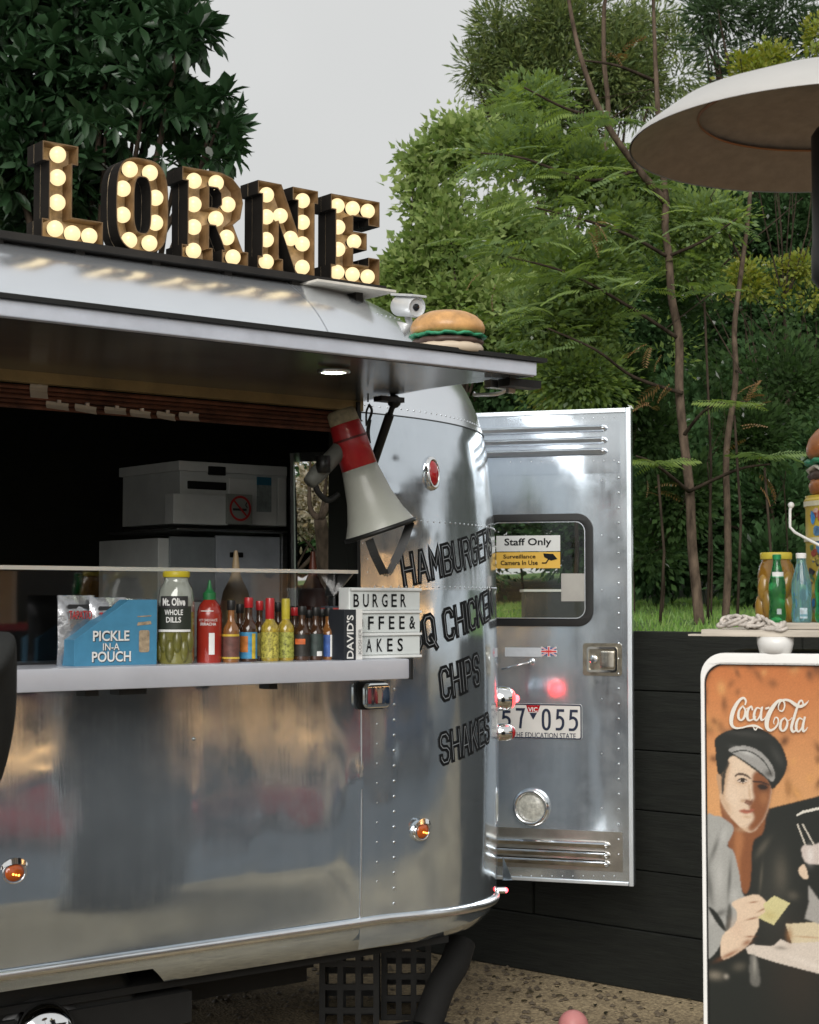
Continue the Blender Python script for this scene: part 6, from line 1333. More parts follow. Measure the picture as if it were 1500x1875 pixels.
BRNM = gm('dry_frond', (.22, .12, .05), (.30, .17, .08), (.15, .10, .04), trans=.2)
PNKM = gm('red_leaf', (.35, .06, .05), (.45, .12, .10), (.22, .05, .03), (.10, .12, .04), trans=.3)
OCHM = gm('dry_hedge_leaf', (.14, .10, .03), (.09, .07, .02), (.20, .16, .06), (.05, .06, .02), (.55, .5, .4), trans=.2)

# magnolia behind the trailer, upper left
D = 10.3
mc = [clump(*a) for a in ((40, 40, D, 150, 110), (180, 30, D, 120, 80), (310, 10, D, 75, 55), (345, 55, D-.3, 45, 35), (100, 170, D, 150, 90), (240, 150, D, 95, 75), (300, 175, D-.2, 75, 55), (375, 185, D-.2, 45, 35), (350, 235, D, 80, 45), (410, 240, D-.2, 42, 40), (395, 275, D, 50, 20), (230, 250, D, 110, 55), (60, 290, D, 150, 80), (160, 340, D+.2, 120, 60), (330, 300, D+.1, 45, 22), (-100, 200, D, 130, 150), (60, 400, D+.4, 130, 60), (210, 400, D+.5, 60, 50), (400, 400, D+.9, 40, 40))]
mbase = on_d(60, 1100, 10.4); mbase = Vector((mbase.x, mbase.y, lawn_h(mbase.x, mbase.y) if mbase.x > 5 else 0))
MAGLEAF = ([(0, 0, 0), (.06, .12, .02), (.17, .42, .05), (.15, .72, .03), (0, 1, -.08), (-.15, .72, .03), (-.17, .42, .05), (-.06, .12, .02), (0, .12, -.02), (0, .42, -.01), (0, .72, -.03)],
           [(0, 1, 8, 0)[:3]+(8,), (1, 2, 9, 8), (2, 3, 10, 9), (10, 3, 4, 4), (0, 8, 7, 7), (8, 9, 6, 7), (9, 10, 5, 6), (10, 4, 5, 5)])
MAGLEAF = ([(0, 0, 0), (.17, .38, .06), (.15, .72, .04), (0, 1, -.08), (-.15, .72, .04), (-.17, .38, .06), (0, .38, -.01), (0, .72, -.03)], [(0, 1, 6), (1, 2, 7), (1, 7, 6), (2, 3, 7), (0, 6, 5), (6, 4, 5), (6, 7, 4), (7, 3, 4)])
mag = tree('magnolia_tree', 'dark glossy-leaved magnolia tree rising behind the lit letters', 'tree', mbase, mc, 15000, MAGM, BARK, .155, MAGLEAF, .16, twig=9, tr=.03, surf=.5, tilt=.8, gaps=1.8, thr=-.26)
# nearest leaves of the magnolia as separate leaves, in rosettes at the crown's edge
lm = []
for i in range(5):
    me = cloud_mesh('leaf', np.zeros((1, 3)), .17, *MAGLEAF, dirs=np.array([[0, 1.0, 0]]), tilt=0); me.materials.append(MAGM); me.attributes['tint'].data.foreach_set('value', np.full(8, i/5+.05, dtype=np.float32)); lm.append(me)
edge = [clump(*a) for a in ((350, 60, D-.5, 40, 40), (310, 20, D-.5, 70, 40), (400, 180, D-.5, 40, 30), (430, 235, D-.5, 28, 40), (400, 280, D-.5, 45, 15), (250, 60, D-.7, 90, 60), (120, 90, D-.8, 100, 70), (280, 200, D-.6, 80, 60), (380, 215, D-.5, 50, 40), (150, 230, D-.8, 100, 60), (340, 290, D-.4, 50, 20))]
cnt = 0
while cnt < 290:
    c, r = edge[cnt % len(edge)]; e, d = ellip(1, .5); t = c+e[0, 0]*r[0]*Rt+e[0, 1]*r[1]*Fw*.4+e[0, 2]*r[2]*Uu
    out_ = Vector(t-np.array(on_d(200, 180, D+1))).normalized()
    for j in range(7):
        if cnt >= 290: break
        a = j*2*math.pi/7+rng.uniform(-.2, .2); s_ = out_.orthogonal().normalized(); u_ = out_.cross(s_)
        dr = (out_*rng.uniform(.3, 1.1)+s_*math.cos(a)+u_*math.sin(a)+Vector((0, 0, .15))).normalized()
        o = bpy.data.objects.new('leaf', lm[int(rng.integers(5))]); COL.objects.link(o); o.parent = mag; o.matrix_parent_inverse = wm(mag).inverted()
        o.rotation_mode = 'QUATERNION'; o.rotation_quaternion = dr.to_track_quat('Y', 'Z'); o.location = Vector(t); s0 = rng.uniform(.75, 1.15); o.scale = (s0,)*3; cnt += 1

# bright maple on the skyline
D = 14.5
mp_c = [clump(*a) for a in ((795, 290, D, 30, 32), (780, 330, D, 26, 20), (757, 300, D, 14, 14), (735, 470, D, 28, 16), (712, 440, D, 14, 20), (745, 400, D, 20, 14), (720, 545, D, 30, 18), (760, 560, D, 60, 26), (835, 260, D, 40, 35), (870, 300, D, 60, 70), (790, 385, D, 55, 50), (742, 440, D, 40, 30), (830, 460, D, 80, 70), (770, 500, D, 60, 40), (722, 520, D, 32, 20), (900, 420, D+.5, 90, 80), (880, 550, D, 110, 70), (820, 590, D, 90, 60), (950, 640, D+.3, 100, 80), (980, 500, D+.8, 100, 90), (850, 680, D+.5, 110, 70), (900, 350, D+.6, 60, 60))]
tree('maple_tree', 'bright green broad-leaved tree on the skyline right of the letters', 'tree', lawn_pt(900, D), mp_c, 62000, MAPM, BARK, .078, STAR, .05, twig=9, tr=.20, surf=.5, gaps=2.0, thr=.04)
D = 19
gc_ = [clump(*a) for a in ((910, 60, D, 40, 45), (870, 125, D, 34, 26), (880, 165, D, 40, 28), (960, 30, D, 70, 55), (950, 120, D, 70, 60), (1030, 60, D, 85, 70), (1020, 150, D, 80, 50), (1110, 40, D, 75, 60), (1110, 130, D, 80, 70), (1190, 50, D, 60, 70), (1180, 150, D, 60, 60), (920, 190, D, 50, 35), (1240, 110, D+.5, 40, 70), (1000, 240, D+.5, 110, 60))]
tree('gum_tree', 'tall dusky gum tree with fine olive foliage behind the maple', 'tree', lawn_pt(1060, D), gc_, 52000, GUMM, BARK, .12, NEEDLE, .1, twig=14, tr=.24, surf=.45, gaps=1.4, thr=-.15)
D = 16
tree('gum_tree', 'sparse gum tree with hanging leaves and patches of sky behind the heater dish', 'tree', lawn_pt(1410, D), [clump(*a) for a in ((1330, 25, D, 45, 40), (1390, 70, D, 40, 45), (1310, 85, D, 28, 30), (1440, 20, D, 55, 45), (1490, 80, D, 60, 50), (1350, 140, D, 26, 30), (1290, 20, D, 28, 26), (1380, 200, D, 70, 30))], 9000, OLVM, BARK, .12, NEEDLE, .14, twig=12, tr=.22, nsub=2)
D = 13
yc0 = [clump(*a) for a in ((1340, 135, D, 14, 10), (1365, 118, D, 16, 14), (1390, 128, D, 18, 12), (1412, 100, D, 14, 18), (1440, 112, D, 18, 14), (1466, 92, D, 12, 16), (1480, 110, D, 20, 16), (1500, 60, D, 22, 26), (1420, 150, D, 70, 30))]
tree('shrub', 'fresh yellow-green shrub top showing just above the heater dish', 'shrub', lawn_pt(1450, D), yc0, 5000, YELM, BARK, .05, SMALL, .02, twig=8, tr=.12, gaps=5, thr=.0)
yc1 = [clump(*a) for a in ((1380, 470, D, 22, 10), (1405, 490, D, 26, 12), (1360, 500, D, 24, 14), (1375, 525, D, 26, 10), (1470, 485, D, 20, 12), (1488, 505, D, 18, 14), (1455, 500, D, 14, 10), (1320, 530, D, 20, 8), (1440, 520, D, 12, 8), (1480, 545, D, 16, 10), (1290, 430, D, 30, 14), (1335, 405, D, 26, 10), (1425, 545, D, 12, 8), (1260, 470, D, 20, 10))]
tree('shrub', 'loose shrub with yellow flowering tips right of the forked trunk', 'shrub', lawn_pt(1430, D), yc1, 4200, YELM, BARK, .045, SMALL, .02, twig=8, tr=.11, nsub=1, gaps=6, thr=-.05)
yc2 = [clump(*a) for a in ((1030, 690, 12, 50, 45), (1000, 720, 12, 40, 30), (1080, 660, 12, 45, 40), (1100, 720, 12, 60, 30))]
tree('shrub', 'ochre-tipped shrub rising straight above the open trailer door', 'shrub', lawn_pt(1050, 12), yc2, 12000, gm('ochre_green_leaf', (.10, .15, .03), (.17, .18, .04), (.07, .11, .03), (.24, .21, .05), trans=.3), BARK, .045, SMALL, .02, twig=8, tr=.15, gaps=4, thr=-.05)

# forked tree with long compound fronds, in front of the others
D = 10.0
fb = lawn_pt(1281, 8.6); tp = [fb, on_d(1270, 1000, 8.7), on_d(1255, 800, 8.8), on_d(1243, 620, 8.9), on_d(1222, 470, 9.0), on_d(1213, 370, 9.1)]
ft = thing('compound_leaf_tree', 'slender forked tree with long feathery fronds in front of the dark wood', 'tree', tuple(fb))
mb = MB(); tp = [tp[0]]+[q_+RGT*rng.normal()*.009 for a_, b_ in zip(tp[:-1], tp[1:]) for q_ in (a_.lerp(b_, .5), b_)]; sp = smooth_pts([tuple(p) for p in tp], 6); mb.tube(sp, [.027*(1-.3*i/len(sp)) for i in range(len(sp))], 10); obj('trunk', mb, BARKP, ft, smooth=True)
fk = Vector(sp[-1]); limbs = [[fk, on_d(1170, 310, 9.0), on_d(1105, 215, 8.9), on_d(1060, 90, 8.9), on_d(1035, -40, 9)], [fk, on_d(1208, 250, 9.1), on_d(1200, 100, 9.2), on_d(1195, -50, 9.3)], [on_d(1222, 470, 9.0), on_d(1150, 430, 8.8), on_d(1060, 400, 8.6), on_d(980, 380, 8.5)],
  [on_d(1243, 620, 8.9), on_d(1150, 560, 8.7), on_d(1040, 500, 8.5), on_d(930, 470, 8.4)], [on_d(1250, 720, 8.8), on_d(1160, 690, 8.7), on_d(1090, 640, 8.5), on_d(1000, 600, 8.5)], [on_d(1222, 470, 9), on_d(1290, 440, 8.9), on_d(1350, 400, 8.8)], [on_d(1105, 215, 8.9), on_d(1040, 200, 8.8), on_d(960, 160, 8.7)], [on_d(1170, 310, 9), on_d(1080, 330, 8.8), on_d(960, 290, 8.7), on_d(880, 280, 8.7)], [on_d(1208, 250, 9.1), on_d(1270, 230, 9), on_d(1310, 220, 9)],
  [on_d(1250, 800, 8.8), on_d(1300, 745, 8.6), on_d(1370, 735, 8.5)], [on_d(1262, 900, 8.7), on_d(1200, 850, 8.5), on_d(1165, 835, 8.4)], [on_d(1262, 900, 8.7), on_d(1350, 860, 8.5), on_d(1410, 850, 8.4)], [on_d(1203, 150, 9.2), on_d(1130, 120, 9), on_d(1060, 110, 8.9)]]
for i, l_ in enumerate(limbs):
    s = smooth_pts([tuple(p) for p in l_], 5); r0 = .024 if i == 0 else (.020 if i == 1 else .011); mb = MB(); mb.tube(s, [r0*(1-.65*j/len(s)) for j in range(len(s))], 7); obj('limb', mb, BARKP if i < 2 else BARK, ft, smooth=True)
def frond_mesh(L, n, m, seed, droop):
    r2 = np.random.default_rng(seed); v, f, tv = [], [], []
    def rach(t): return np.array([0, L*t, .12*L*t-droop*L*t*t])
    for i in range(6):
        p = rach(i/5); w_ = .004*(1-.7*i/5); v += [p+[w_, 0, 0], p-[w_, 0, 0]]; tv += [.9, .9]
    for i in range(5): f.append((2*i, 2*i+2, 2*i+3, 2*i+1))
    for i in range(n):
        t = .12+.88*i/n; p = rach(t); ll = L*.27*math.sin(math.pi*(.12+.80*t))**.7*r2.uniform(.85, 1.1)
        for s in (-1, 1):
            d = np.array([s*.92, .42, -.25-.2*r2.random()]); d /= np.linalg.norm(d); w_ = L*.032; sd_ = np.array([-.42*s, .92, 0])*w_; b = len(v); tn = r2.uniform(0, .35)
            v += [p, p+d*ll*.45+sd_*s, p+d*ll, p+d*ll*.45-sd_*s]; tv += [tn]*4; f.append((b, b+1, b+2, b+3))
    me = bpy.data.meshes.new('frond'); me.from_pydata([tuple(q) for q in v], [], f); at = me.attributes.new('tint', 'FLOAT', 'POINT'); at.data.foreach_set('value', np.array(tv, dtype=np.float32)); me.materials.append(m); me.update(); return me
fms = [frond_mesh(1.0, 13, FRNM, 3+i, .30+.12*i) for i in range(4)]; fbr = [frond_mesh(1.0, 9, BRNM, 33+i, .5) for i in range(2)]
def put_frond(parent, pos, d, size, me):
    o = bpy.data.objects.new('frond', me); COL.objects.link(o); o.parent = parent; o.matrix_parent_inverse = wm(parent).inverted(); o.rotation_mode = 'QUATERNION'
    o.rotation_quaternion = Vector(d).normalized().to_track_quat('Y', 'Z') @ Matrix.Rotation(rng.uniform(-.6, .6), 3, 'Y').to_quaternion(); o.location = pos; o.scale = (size,)*3; return o
layers = [(985, 190, 9.0, 70, 22, 18), (1060, 230, 9, 90, 30, 28), (960, 290, 8.8, 90, 30, 26), (1080, 320, 8.8, 90, 35, 26), (1180, 230, 9, 60, 40, 18), (1000, 380, 8.6, 110, 35, 34), (1110, 420, 8.7, 90, 40, 26), (930, 450, 8.5, 80, 35, 22), (1040, 500, 8.5, 110, 40, 30), (1150, 520, 8.8, 80, 50, 18), (960, 570, 8.5, 90, 35, 18), (1060, 600, 8.6, 100, 40, 20), (1290, 400, 8.8, 70, 30, 12), (1270, 480, 8.9, 40, 25, 6), (1170, 340, 9, 60, 40, 10)]
fc = 0
for (px, py, D_, rx, ry, n) in layers:
    for _ in range(int(n*.86)):
        if fc >= 268: break
        p = on_d(px+rng.normal()*rx*.55, py+rng.normal()*ry*.5, D_+rng.normal()*.25); a = rng.uniform(0, 6.28); d = RGT*math.cos(a)+FWD*math.sin(a)*.8+UP*rng.uniform(-.15, .35)+RGT*(-.5 if px < 1150 else .3)
        put_frond(ft, p, d, rng.uniform(.13, .27), fms[int(rng.integers(4))]); fc += 1
for (px, py, n, dr) in ((1190, 640, 4, (-1, -.4)), (1230, 700, 4, (-.8, -.5)), (1200, 750, 3, (-1, .2)), (1370, 740, 5, (.6, .8)), (1080, 408, 5, (.6, -.3)), (905, 500, 2, (-.5, -.8)), (1140, 110, 4, (-.3, .6)), (1180, 890, 4, (.8, -.4)), (1395, 870, 3, (.9, -.4)), (1390, 800, 3, (-.6, .2))):
    for _ in range(n): put_frond(ft, on_d(px+rng.normal()*14, py+rng.normal()*10, 8.4), RGT*(dr[0]+rng.normal()*.3)+UP*(dr[1]+rng.normal()*.3)+FWD*rng.normal()*.4, rng.uniform(.08, .15), fbr[int(rng.integers(2))])
Pn, Dn = spread([clump(px, py, D_+.5, rx*1.05, ry*1.1) for (px, py, D_, rx, ry, n) in layers]+[clump(1180, 640, 9.3, 70, 60), clump(1060, 690, 9, 90, 40), clump(900, 520, 9, 60, 40)], 85000, 14, .16, .6, thr=.0, gaps=2.0)
add_mesh('crown', cloud_mesh('crown', Pn, .042, *SMALL, dirs=Dn, tilt=.5), FRNM, ft)
# low fern-like clumps at trunk level, a tree fern each
for (px, py, D_, n, lab) in ((1205, 850, 8.3, 9, 'drooping fern crown just right of the open door'), (1345, 742, 8.4, 8, 'flat fern crown hanging between the two trunks'), (1400, 838, 8.4, 8, 'small round fern crown left of the hamburger jar'), (1290, 535, 8.8, 6, 'pale fern crown catching the light beside the forked trunk')):
    q = on_d(px, py, D_); rt = thing('fern', lab, 'fern', (q.x, q.y, lawn_h(q.x, q.y))); mb = MB(); mb.tube([(q.x, q.y, lawn_h(q.x, q.y)-.05), (q.x+.04, q.y, (q.z+1.4)/2), (q.x, q.y, q.z-.05)], [.008, .007, .006], 7); obj('stem', mb, BARK, rt, smooth=True)
    for i in range(n):
        a = i*2*math.pi/n+rng.uniform(-.2, .2); put_frond(rt, q, RGT*math.cos(a)+FWD*math.sin(a)+UP*.25, rng.uniform(.16, .24), fms[i % 4])
# other slim trunks standing in the wood
for (pts, r_, lab) in (([(1327, 1150, 8.8), (1328, 950, 8.9), (1340, 700, 9.0), (1358, 500, 9.2), (1378, 300, 9.4)], 0.021, 'thin straight pale trunk just right of the forked tree'), ([(1380, 1010, 12.5), (1382, 920, 12.5), (1395, 830, 12.5)], .022, 'short reddish stem between the railing posts'), ([(1413, 1010, 12.3), (1414, 960, 12.3), (1416, 900, 12.2)], .018, 'short stem at the right end of the railing'), ([(1105, 420, 11), (1112, 200, 11), (1105, 20, 11), (1100, -40, 11)], .022, 'upright bare pole trunk crossing the upper gum foliage')):
    P3 = [on_d(*p) for p in pts]; b = P3[0].copy(); b.z = lawn_h(b.x, b.y); 
    if P3[0].z-b.z > .4: P3 = [b]+P3
    P3 = [P3[0]]+[q_+RGT*rng.normal()*.014 for a_, b_ in zip(P3[:-1], P3[1:]) for q_ in (a_.lerp(b_, .5), b_)]; rt = thing('tree_trunk', lab, 'tree', tuple(b)); s = smooth_pts([tuple(p) for p in P3], 5); mb = MB(); mb.tube(s, [r_*(1-.5*i/len(s)) for i in range(len(s))], 8); obj('trunk', mb, BARKP, rt, smooth=True)
    for _ in range(5): i = int(rng.integers(len(s)//3, len(s))); p = Vector(s[i]); mb = MB(); mb.tube([p, p+Vector(rng.normal(size=3))*.15+UP*.1, p+Vector(rng.normal(size=3))*.3+UP*.25], [r_*.3, r_*.2, r_*.1], 5); obj('twig', mb, BARK, rt)
# the deep green wood behind: each bush a thing
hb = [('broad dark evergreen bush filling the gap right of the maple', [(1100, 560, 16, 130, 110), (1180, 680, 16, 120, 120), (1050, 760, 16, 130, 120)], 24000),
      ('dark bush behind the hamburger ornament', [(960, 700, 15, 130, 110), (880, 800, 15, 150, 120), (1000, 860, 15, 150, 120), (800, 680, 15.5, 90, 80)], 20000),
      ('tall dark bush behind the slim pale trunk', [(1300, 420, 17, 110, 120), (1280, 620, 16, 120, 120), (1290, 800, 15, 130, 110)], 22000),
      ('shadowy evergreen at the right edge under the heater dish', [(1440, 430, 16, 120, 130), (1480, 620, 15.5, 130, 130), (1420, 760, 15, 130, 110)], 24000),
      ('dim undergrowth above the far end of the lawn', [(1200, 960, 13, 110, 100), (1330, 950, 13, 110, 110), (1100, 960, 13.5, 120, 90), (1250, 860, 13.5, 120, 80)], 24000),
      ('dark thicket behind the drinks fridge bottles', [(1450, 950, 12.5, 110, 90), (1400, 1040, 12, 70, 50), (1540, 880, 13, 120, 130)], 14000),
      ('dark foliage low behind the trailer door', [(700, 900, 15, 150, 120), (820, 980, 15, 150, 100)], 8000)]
for lab, D_, cl, n in (('olive understorey shrub crossing the forked trunk at mid height', 9.9, [(1290, 600, 9.9, 70, 60), (1230, 560, 9.9, 40, 60), (1350, 660, 10, 70, 50)], 9000), ('ragged green shrub between the fridge boards and the heater', 10.4, [(1430, 700, 10.4, 80, 70), (1380, 800, 10.3, 60, 50), (1480, 560, 10.4, 60, 60)], 10000), ('low leafy shrub against the open door edge', 10.2, [(1200, 790, 10.2, 50, 60), (1240, 900, 10.3, 60, 60), (1190, 1000, 10.5, 40, 50)], 8000), ('thin shrub reaching up behind the door top', 10.0, [(1150, 700, 10, 60, 50), (1090, 720, 10.2, 50, 30)], 6000)):
    tree('understorey_shrub', lab, 'shrub', lawn_pt(cl[0][0]+12, D_+.3), [clump(*a) for a in cl], n, UNDM, BARK, .05, SMALL, .007, twig=12, tr=.16, surf=.7, thr=.02, gaps=2.4)
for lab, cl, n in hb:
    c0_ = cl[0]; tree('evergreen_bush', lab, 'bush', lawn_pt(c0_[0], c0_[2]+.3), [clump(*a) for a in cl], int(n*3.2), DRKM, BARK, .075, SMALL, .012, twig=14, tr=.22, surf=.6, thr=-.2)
tree('shrub', 'dry ochre hedge bush seen through the trailer doorway', 'shrub', lawn_pt(580, 13), [clump(*a) for a in ((575, 960, 13, 70, 50), (600, 900, 13, 70, 45), (540, 930, 13.5, 60, 60))], 12000, OCHM, BARK, .05, SMALL, .06, twig=10, tr=.10, surf=.6)
tree('red_maple', 'small red-leaved tree glimpsed at the top of the trailer doorway', 'tree', lawn_pt(585, 10), [clump(*a) for a in ((572, 806, 10, 22, 14), (600, 800, 10, 24, 12), (590, 780, 10, 40, 20))], 700, PNKM, BARK, .03, LEAF, .07, twig=7, tr=.06)
# a dark wooded bank closes the view behind the bushes
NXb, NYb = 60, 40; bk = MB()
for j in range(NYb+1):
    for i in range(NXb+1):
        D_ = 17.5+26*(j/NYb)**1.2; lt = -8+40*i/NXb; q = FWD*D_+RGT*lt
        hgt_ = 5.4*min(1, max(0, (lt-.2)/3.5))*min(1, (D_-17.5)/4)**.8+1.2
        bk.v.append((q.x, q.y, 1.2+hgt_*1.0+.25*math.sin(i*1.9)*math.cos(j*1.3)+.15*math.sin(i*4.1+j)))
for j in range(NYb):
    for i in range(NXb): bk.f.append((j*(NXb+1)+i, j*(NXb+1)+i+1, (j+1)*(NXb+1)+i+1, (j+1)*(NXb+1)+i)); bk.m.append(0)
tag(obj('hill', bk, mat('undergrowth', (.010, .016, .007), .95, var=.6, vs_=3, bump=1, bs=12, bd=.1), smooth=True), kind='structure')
# grass blades on the near lawn
n = 26000; gx = rng.uniform(5.1, 13.5, n); gy = rng.uniform(4.6, 11.5, n); keep = gx > 5.05+np.maximum(0, -(gy-wall_a.y)*sl_*-1)*0
wx = wall_a.x+(gy-wall_a.y)*sl_; keep = gx > wx+.14; gx, gy = gx[keep], gy[keep]; gz = np.array([lawn_h(a, b) for a, b in zip(gx, gy)])-.01
C_ = np.stack([gx, gy, gz], 1); Dg = rng.normal(size=(len(gx), 3))*.45+np.array([0, 0, 1.0])
go_me = cloud_mesh('grass', C_, .055, [(-.12, 0, 0), (.12, 0, 0), (0, 1, 0)], [(0, 1, 2)], dirs=Dg); go_me.materials.append(gm('grass_blade', (.15, .30, .06), (.20, .38, .07), (.10, .22, .045), (.24, .34, .10), trans=.35))
go = bpy.data.objects.new('grass', go_me); COL.objects.link(go); tag(go, kind='stuff')
# leaf litter on the gravel
n = 1500; px_ = rng.uniform(3.0, 5.0, n); py_ = rng.uniform(2.0, 7.0, n); pb_m = cloud_mesh('pebbles', np.stack([px_, py_, np.full(n, .004)], 1), .014, [(1, 0, 0), (0, 1, 0), (-1, 0, 0), (0, -1, 0), (0, 0, .7)], [(0, 1, 4), (1, 2, 4), (2, 3, 4), (3, 0, 4)], dirs=np.tile([[0, 1.0, 0]], (n, 1))+rng.normal(size=(n, 3))*np.array([1, 1, .05]), tilt=0); pb_m.materials.append(gm('pebble', (.20, .16, .11), (.32, .28, .20), (.10, .08, .06), trans=0)); tag(bpy.data.objects.new('pebbles', pb_m), kind='stuff'); COL.objects.link(bpy.data.objects['pebbles'])
n = 90; lx = []
for _ in range(n):
    t = rng.uniform(0, 1); p = W1.lerp(W2, t*1.4-.3)+wn*abs(rng.normal())*.35; lx.append((p.x, p.y, .006))
lt_ = cloud_mesh('leaf_litter', np.array(lx), .035, *LEAF, dirs=rng.normal(size=(n, 3))*np.array([1, 1, .1]), tilt=.2); lt_.materials.append(gm('litter', (.05, .04, .02), (.12, .08, .03), (.03, .03, .02), trans=.1)); lo = bpy.data.objects.new('leaf_litter', lt_); COL.objects.link(lo); tag(lo, kind='stuff')

# ------------------------------------------------------------------ PEOPLE
def person(label, loc, rz, height=1.78, top=(.012, .013, .012), legs_c=(.02, .025, .04), pose='counter', skin_c=(.42, .25, .17), hair_c=(.03, .02, .015)):
    root = thing('person', label, 'person', loc, rz); k = height/1.78
    SKN = mat('skin', skin_c, .5, var=.08, vs_=20); HR = mat('hair', hair_c, .6, var=.3, vs_=60); CL = mat('jacket_cloth', top, .85, var=.3, vs_=12, bump=.4, bs=120); TR = mat('trouser_cloth', legs_c, .85, var=.3, vs_=12)
    def skin(name, V, E, Rr, m, sub=2, rootv=0):
        me = bpy.data.meshes.new(name); me.from_pydata([(v[0]*k, v[1]*k, v[2]*k) for v in V], E, []); me.materials.append(m)
        o = bpy.data.objects.new(name, me); COL.objects.link(o); o.parent = root
        md = o.modifiers.new('s', 'SKIN'); sv = me.skin_vertices[0].data
        for i, r_ in enumerate(Rr): sv[i].radius = (r_[0]*k, r_[1]*k) if isinstance(r_, tuple) else (r_*k, r_*k)
        sv[rootv].use_root = True; md.use_smooth_shade = True
        o.modifiers.new('u', 'SUBSURF').levels = sub; o.modifiers['u'].render_levels = sub; return o
    # faces -Y locally... looking along +Y; x is the person's right
    el = {'counter': ((.36, .02, 1.13), (.26, .25, 1.16)), 'stand': ((.29, -.03, 1.12), (.30, .06, .88)), 'folded': ((.16, .12, 1.20), (.02, .34, 1.24))}[pose]
    V = [(0, 0, .96), (0, .0, 1.12), (0, -.01, 1.30), (0, -.01, 1.42), (0, 0, 1.50), (0, .015, 1.60), (0, .02, 1.70),
         (.19, -.01, 1.43), el[0], el[1], (-.19, -.01, 1.43), (-el[0][0], el[0][1], el[0][2]), (-el[1][0], el[1][1], el[1][2]),
         (.10, 0, .90), (.11, .02, .50), (.11, -.01, .10), (-.10, 0, .90), (-.11, .04, .50), (-.12, .03, .10), (.11, .12, .04), (-.12, .15, .04)]
    E = [(0, 1), (1, 2), (2, 3), (3, 4), (4, 5), (5, 6), (3, 7), (7, 8), (8, 9), (3, 10), (10, 11), (11, 12), (0, 13), (13, 14), (14, 15), (0, 16), (16, 17), (17, 18), (15, 19), (18, 20)]
    Rr = [(.155, .11), (.145, .105), (.165, .12), (.15, .09), .058, (.072, .088), (.07, .085), .062, .045, .030, .062, .045, .030, .088, .062, .040, .088, .062, .040, .042, .042]
    skin('body', V, E, Rr, SKN)
    V = [(0, 0, .93), (0, 0, 1.12), (0, -.01, 1.30), (0, -.01, 1.43), (.20, -.01, 1.44), el[0], tuple(np.array(el[1])*.93+np.array(el[0])*.07), (-.20, -.01, 1.44), (-el[0][0], el[0][1], el[0][2]), (-el[1][0], el[1][1], el[1][2])]
    skin('jacket', V, [(0, 1), (1, 2), (2, 3), (3, 4), (4, 5), (5, 6), (3, 7), (7, 8), (8, 9)], [(.175, .13), (.165, .125), (.185, .14), (.165, .105), .078, .058, .043, .078, .058, .043], CL)
    skin('trousers', [(0, 0, .97), (.10, 0, .88), (.11, .02, .50), (.11, 0, .10), (-.10, 0, .88), (-.11, .04, .50), (-.12, .03, .10)], [(0, 1), (1, 2), (2, 3), (0, 4), (4, 5), (5, 6)], [(.165, .12), .10, .075, .058, .10, .075, .058], TR)
    mb = MB(); mb.sph((0, -.005, 1.665), (.088, .105, .11), 18, 12); mb.sph((0, -.03, 1.63), (.08, .07, .10), 14, 8); mb.v = [(a*k, b*k, c*k) for a, b, c in mb.v]; obj('hair', mb, HR, root, world=False, smooth=True)
    mb = MB(); mb.sph((0, .108, 1.625), (.013, .022, .02), 10, 6)
    for s in (-1, 1): mb.sph((s*.078, .01, 1.63), (.012, .02, .03), 10, 6)
    mb.v = [(a*k, b*k, c*k) for a, b, c in mb.v]; obj('face', mb, SKN, root, world=False, smooth=True)
    mb = MB()
    for s in (-1, 1): mb.sph((s*.032, .098, 1.65), (.010, .006, .006), 8, 6)
    mb.v = [(a*k, b*k, c*k) for a, b, c in mb.v]; obj('eyes', mb, INK, root, world=False, smooth=True)
    for s in (1, -1):
        w_ = np.array([s*el[1][0], el[1][1], el[1][2]]); fd = w_-np.array([s*el[0][0], el[0][1], el[0][2]]); fd /= np.linalg.norm(fd); sd_ = np.cross(fd, [0, 0, 1]); sd_ /= np.linalg.norm(sd_); dn = np.cross(sd_, fd)
        V = [tuple(w_), tuple(w_+fd*.05), tuple(w_+fd*.09)]; E = [(0, 1), (1, 2)]; Rr = [.024, (.034, .016), (.036, .014)]
        for i, (o_, ln) in enumerate(((-.027, .065), (-.009, .078), (.009, .072), (.027, .056))):
            b = len(V); V += [tuple(w_+fd*(.10)+sd_*o_), tuple(w_+fd*(.10+ln*.55)+sd_*o_*1.1-dn*.008), tuple(w_+fd*(.10+ln)+sd_*o_*1.1-dn*.025)]; E += [(2, b), (b, b+1), (b+1, b+2)]; Rr += [.0095, .0085, .007]
        b = len(V); V += [tuple(w_+fd*.05-sd_*s*-.045), tuple(w_+fd*.085-sd_*s*-.06-dn*.01)]; E += [(1, b), (b, b+1)]; Rr += [.011, .009]
        skin('hand', V, E, Rr, SKN, 1)
    mb = MB()
    for x, y in ((.11, .07), (-.12, .10)): mb.sph((x, y, .045), (.05, .14, .05), 14, 8)
    mb.v = [(a*k, b*k, c*k) for a, b, c in mb.v]; obj('shoes', mb, INK, root, world=False, smooth=True)
    return root
pq = on_d(-221, 1100, 3.25)
person('person in black seen only as a shoulder and sleeve at the left edge', (pq.x, pq.y, 0), math.atan2(FWD.y, FWD.x)-math.pi/2+R(6), 1.84, pose='folded')
mb = MB()

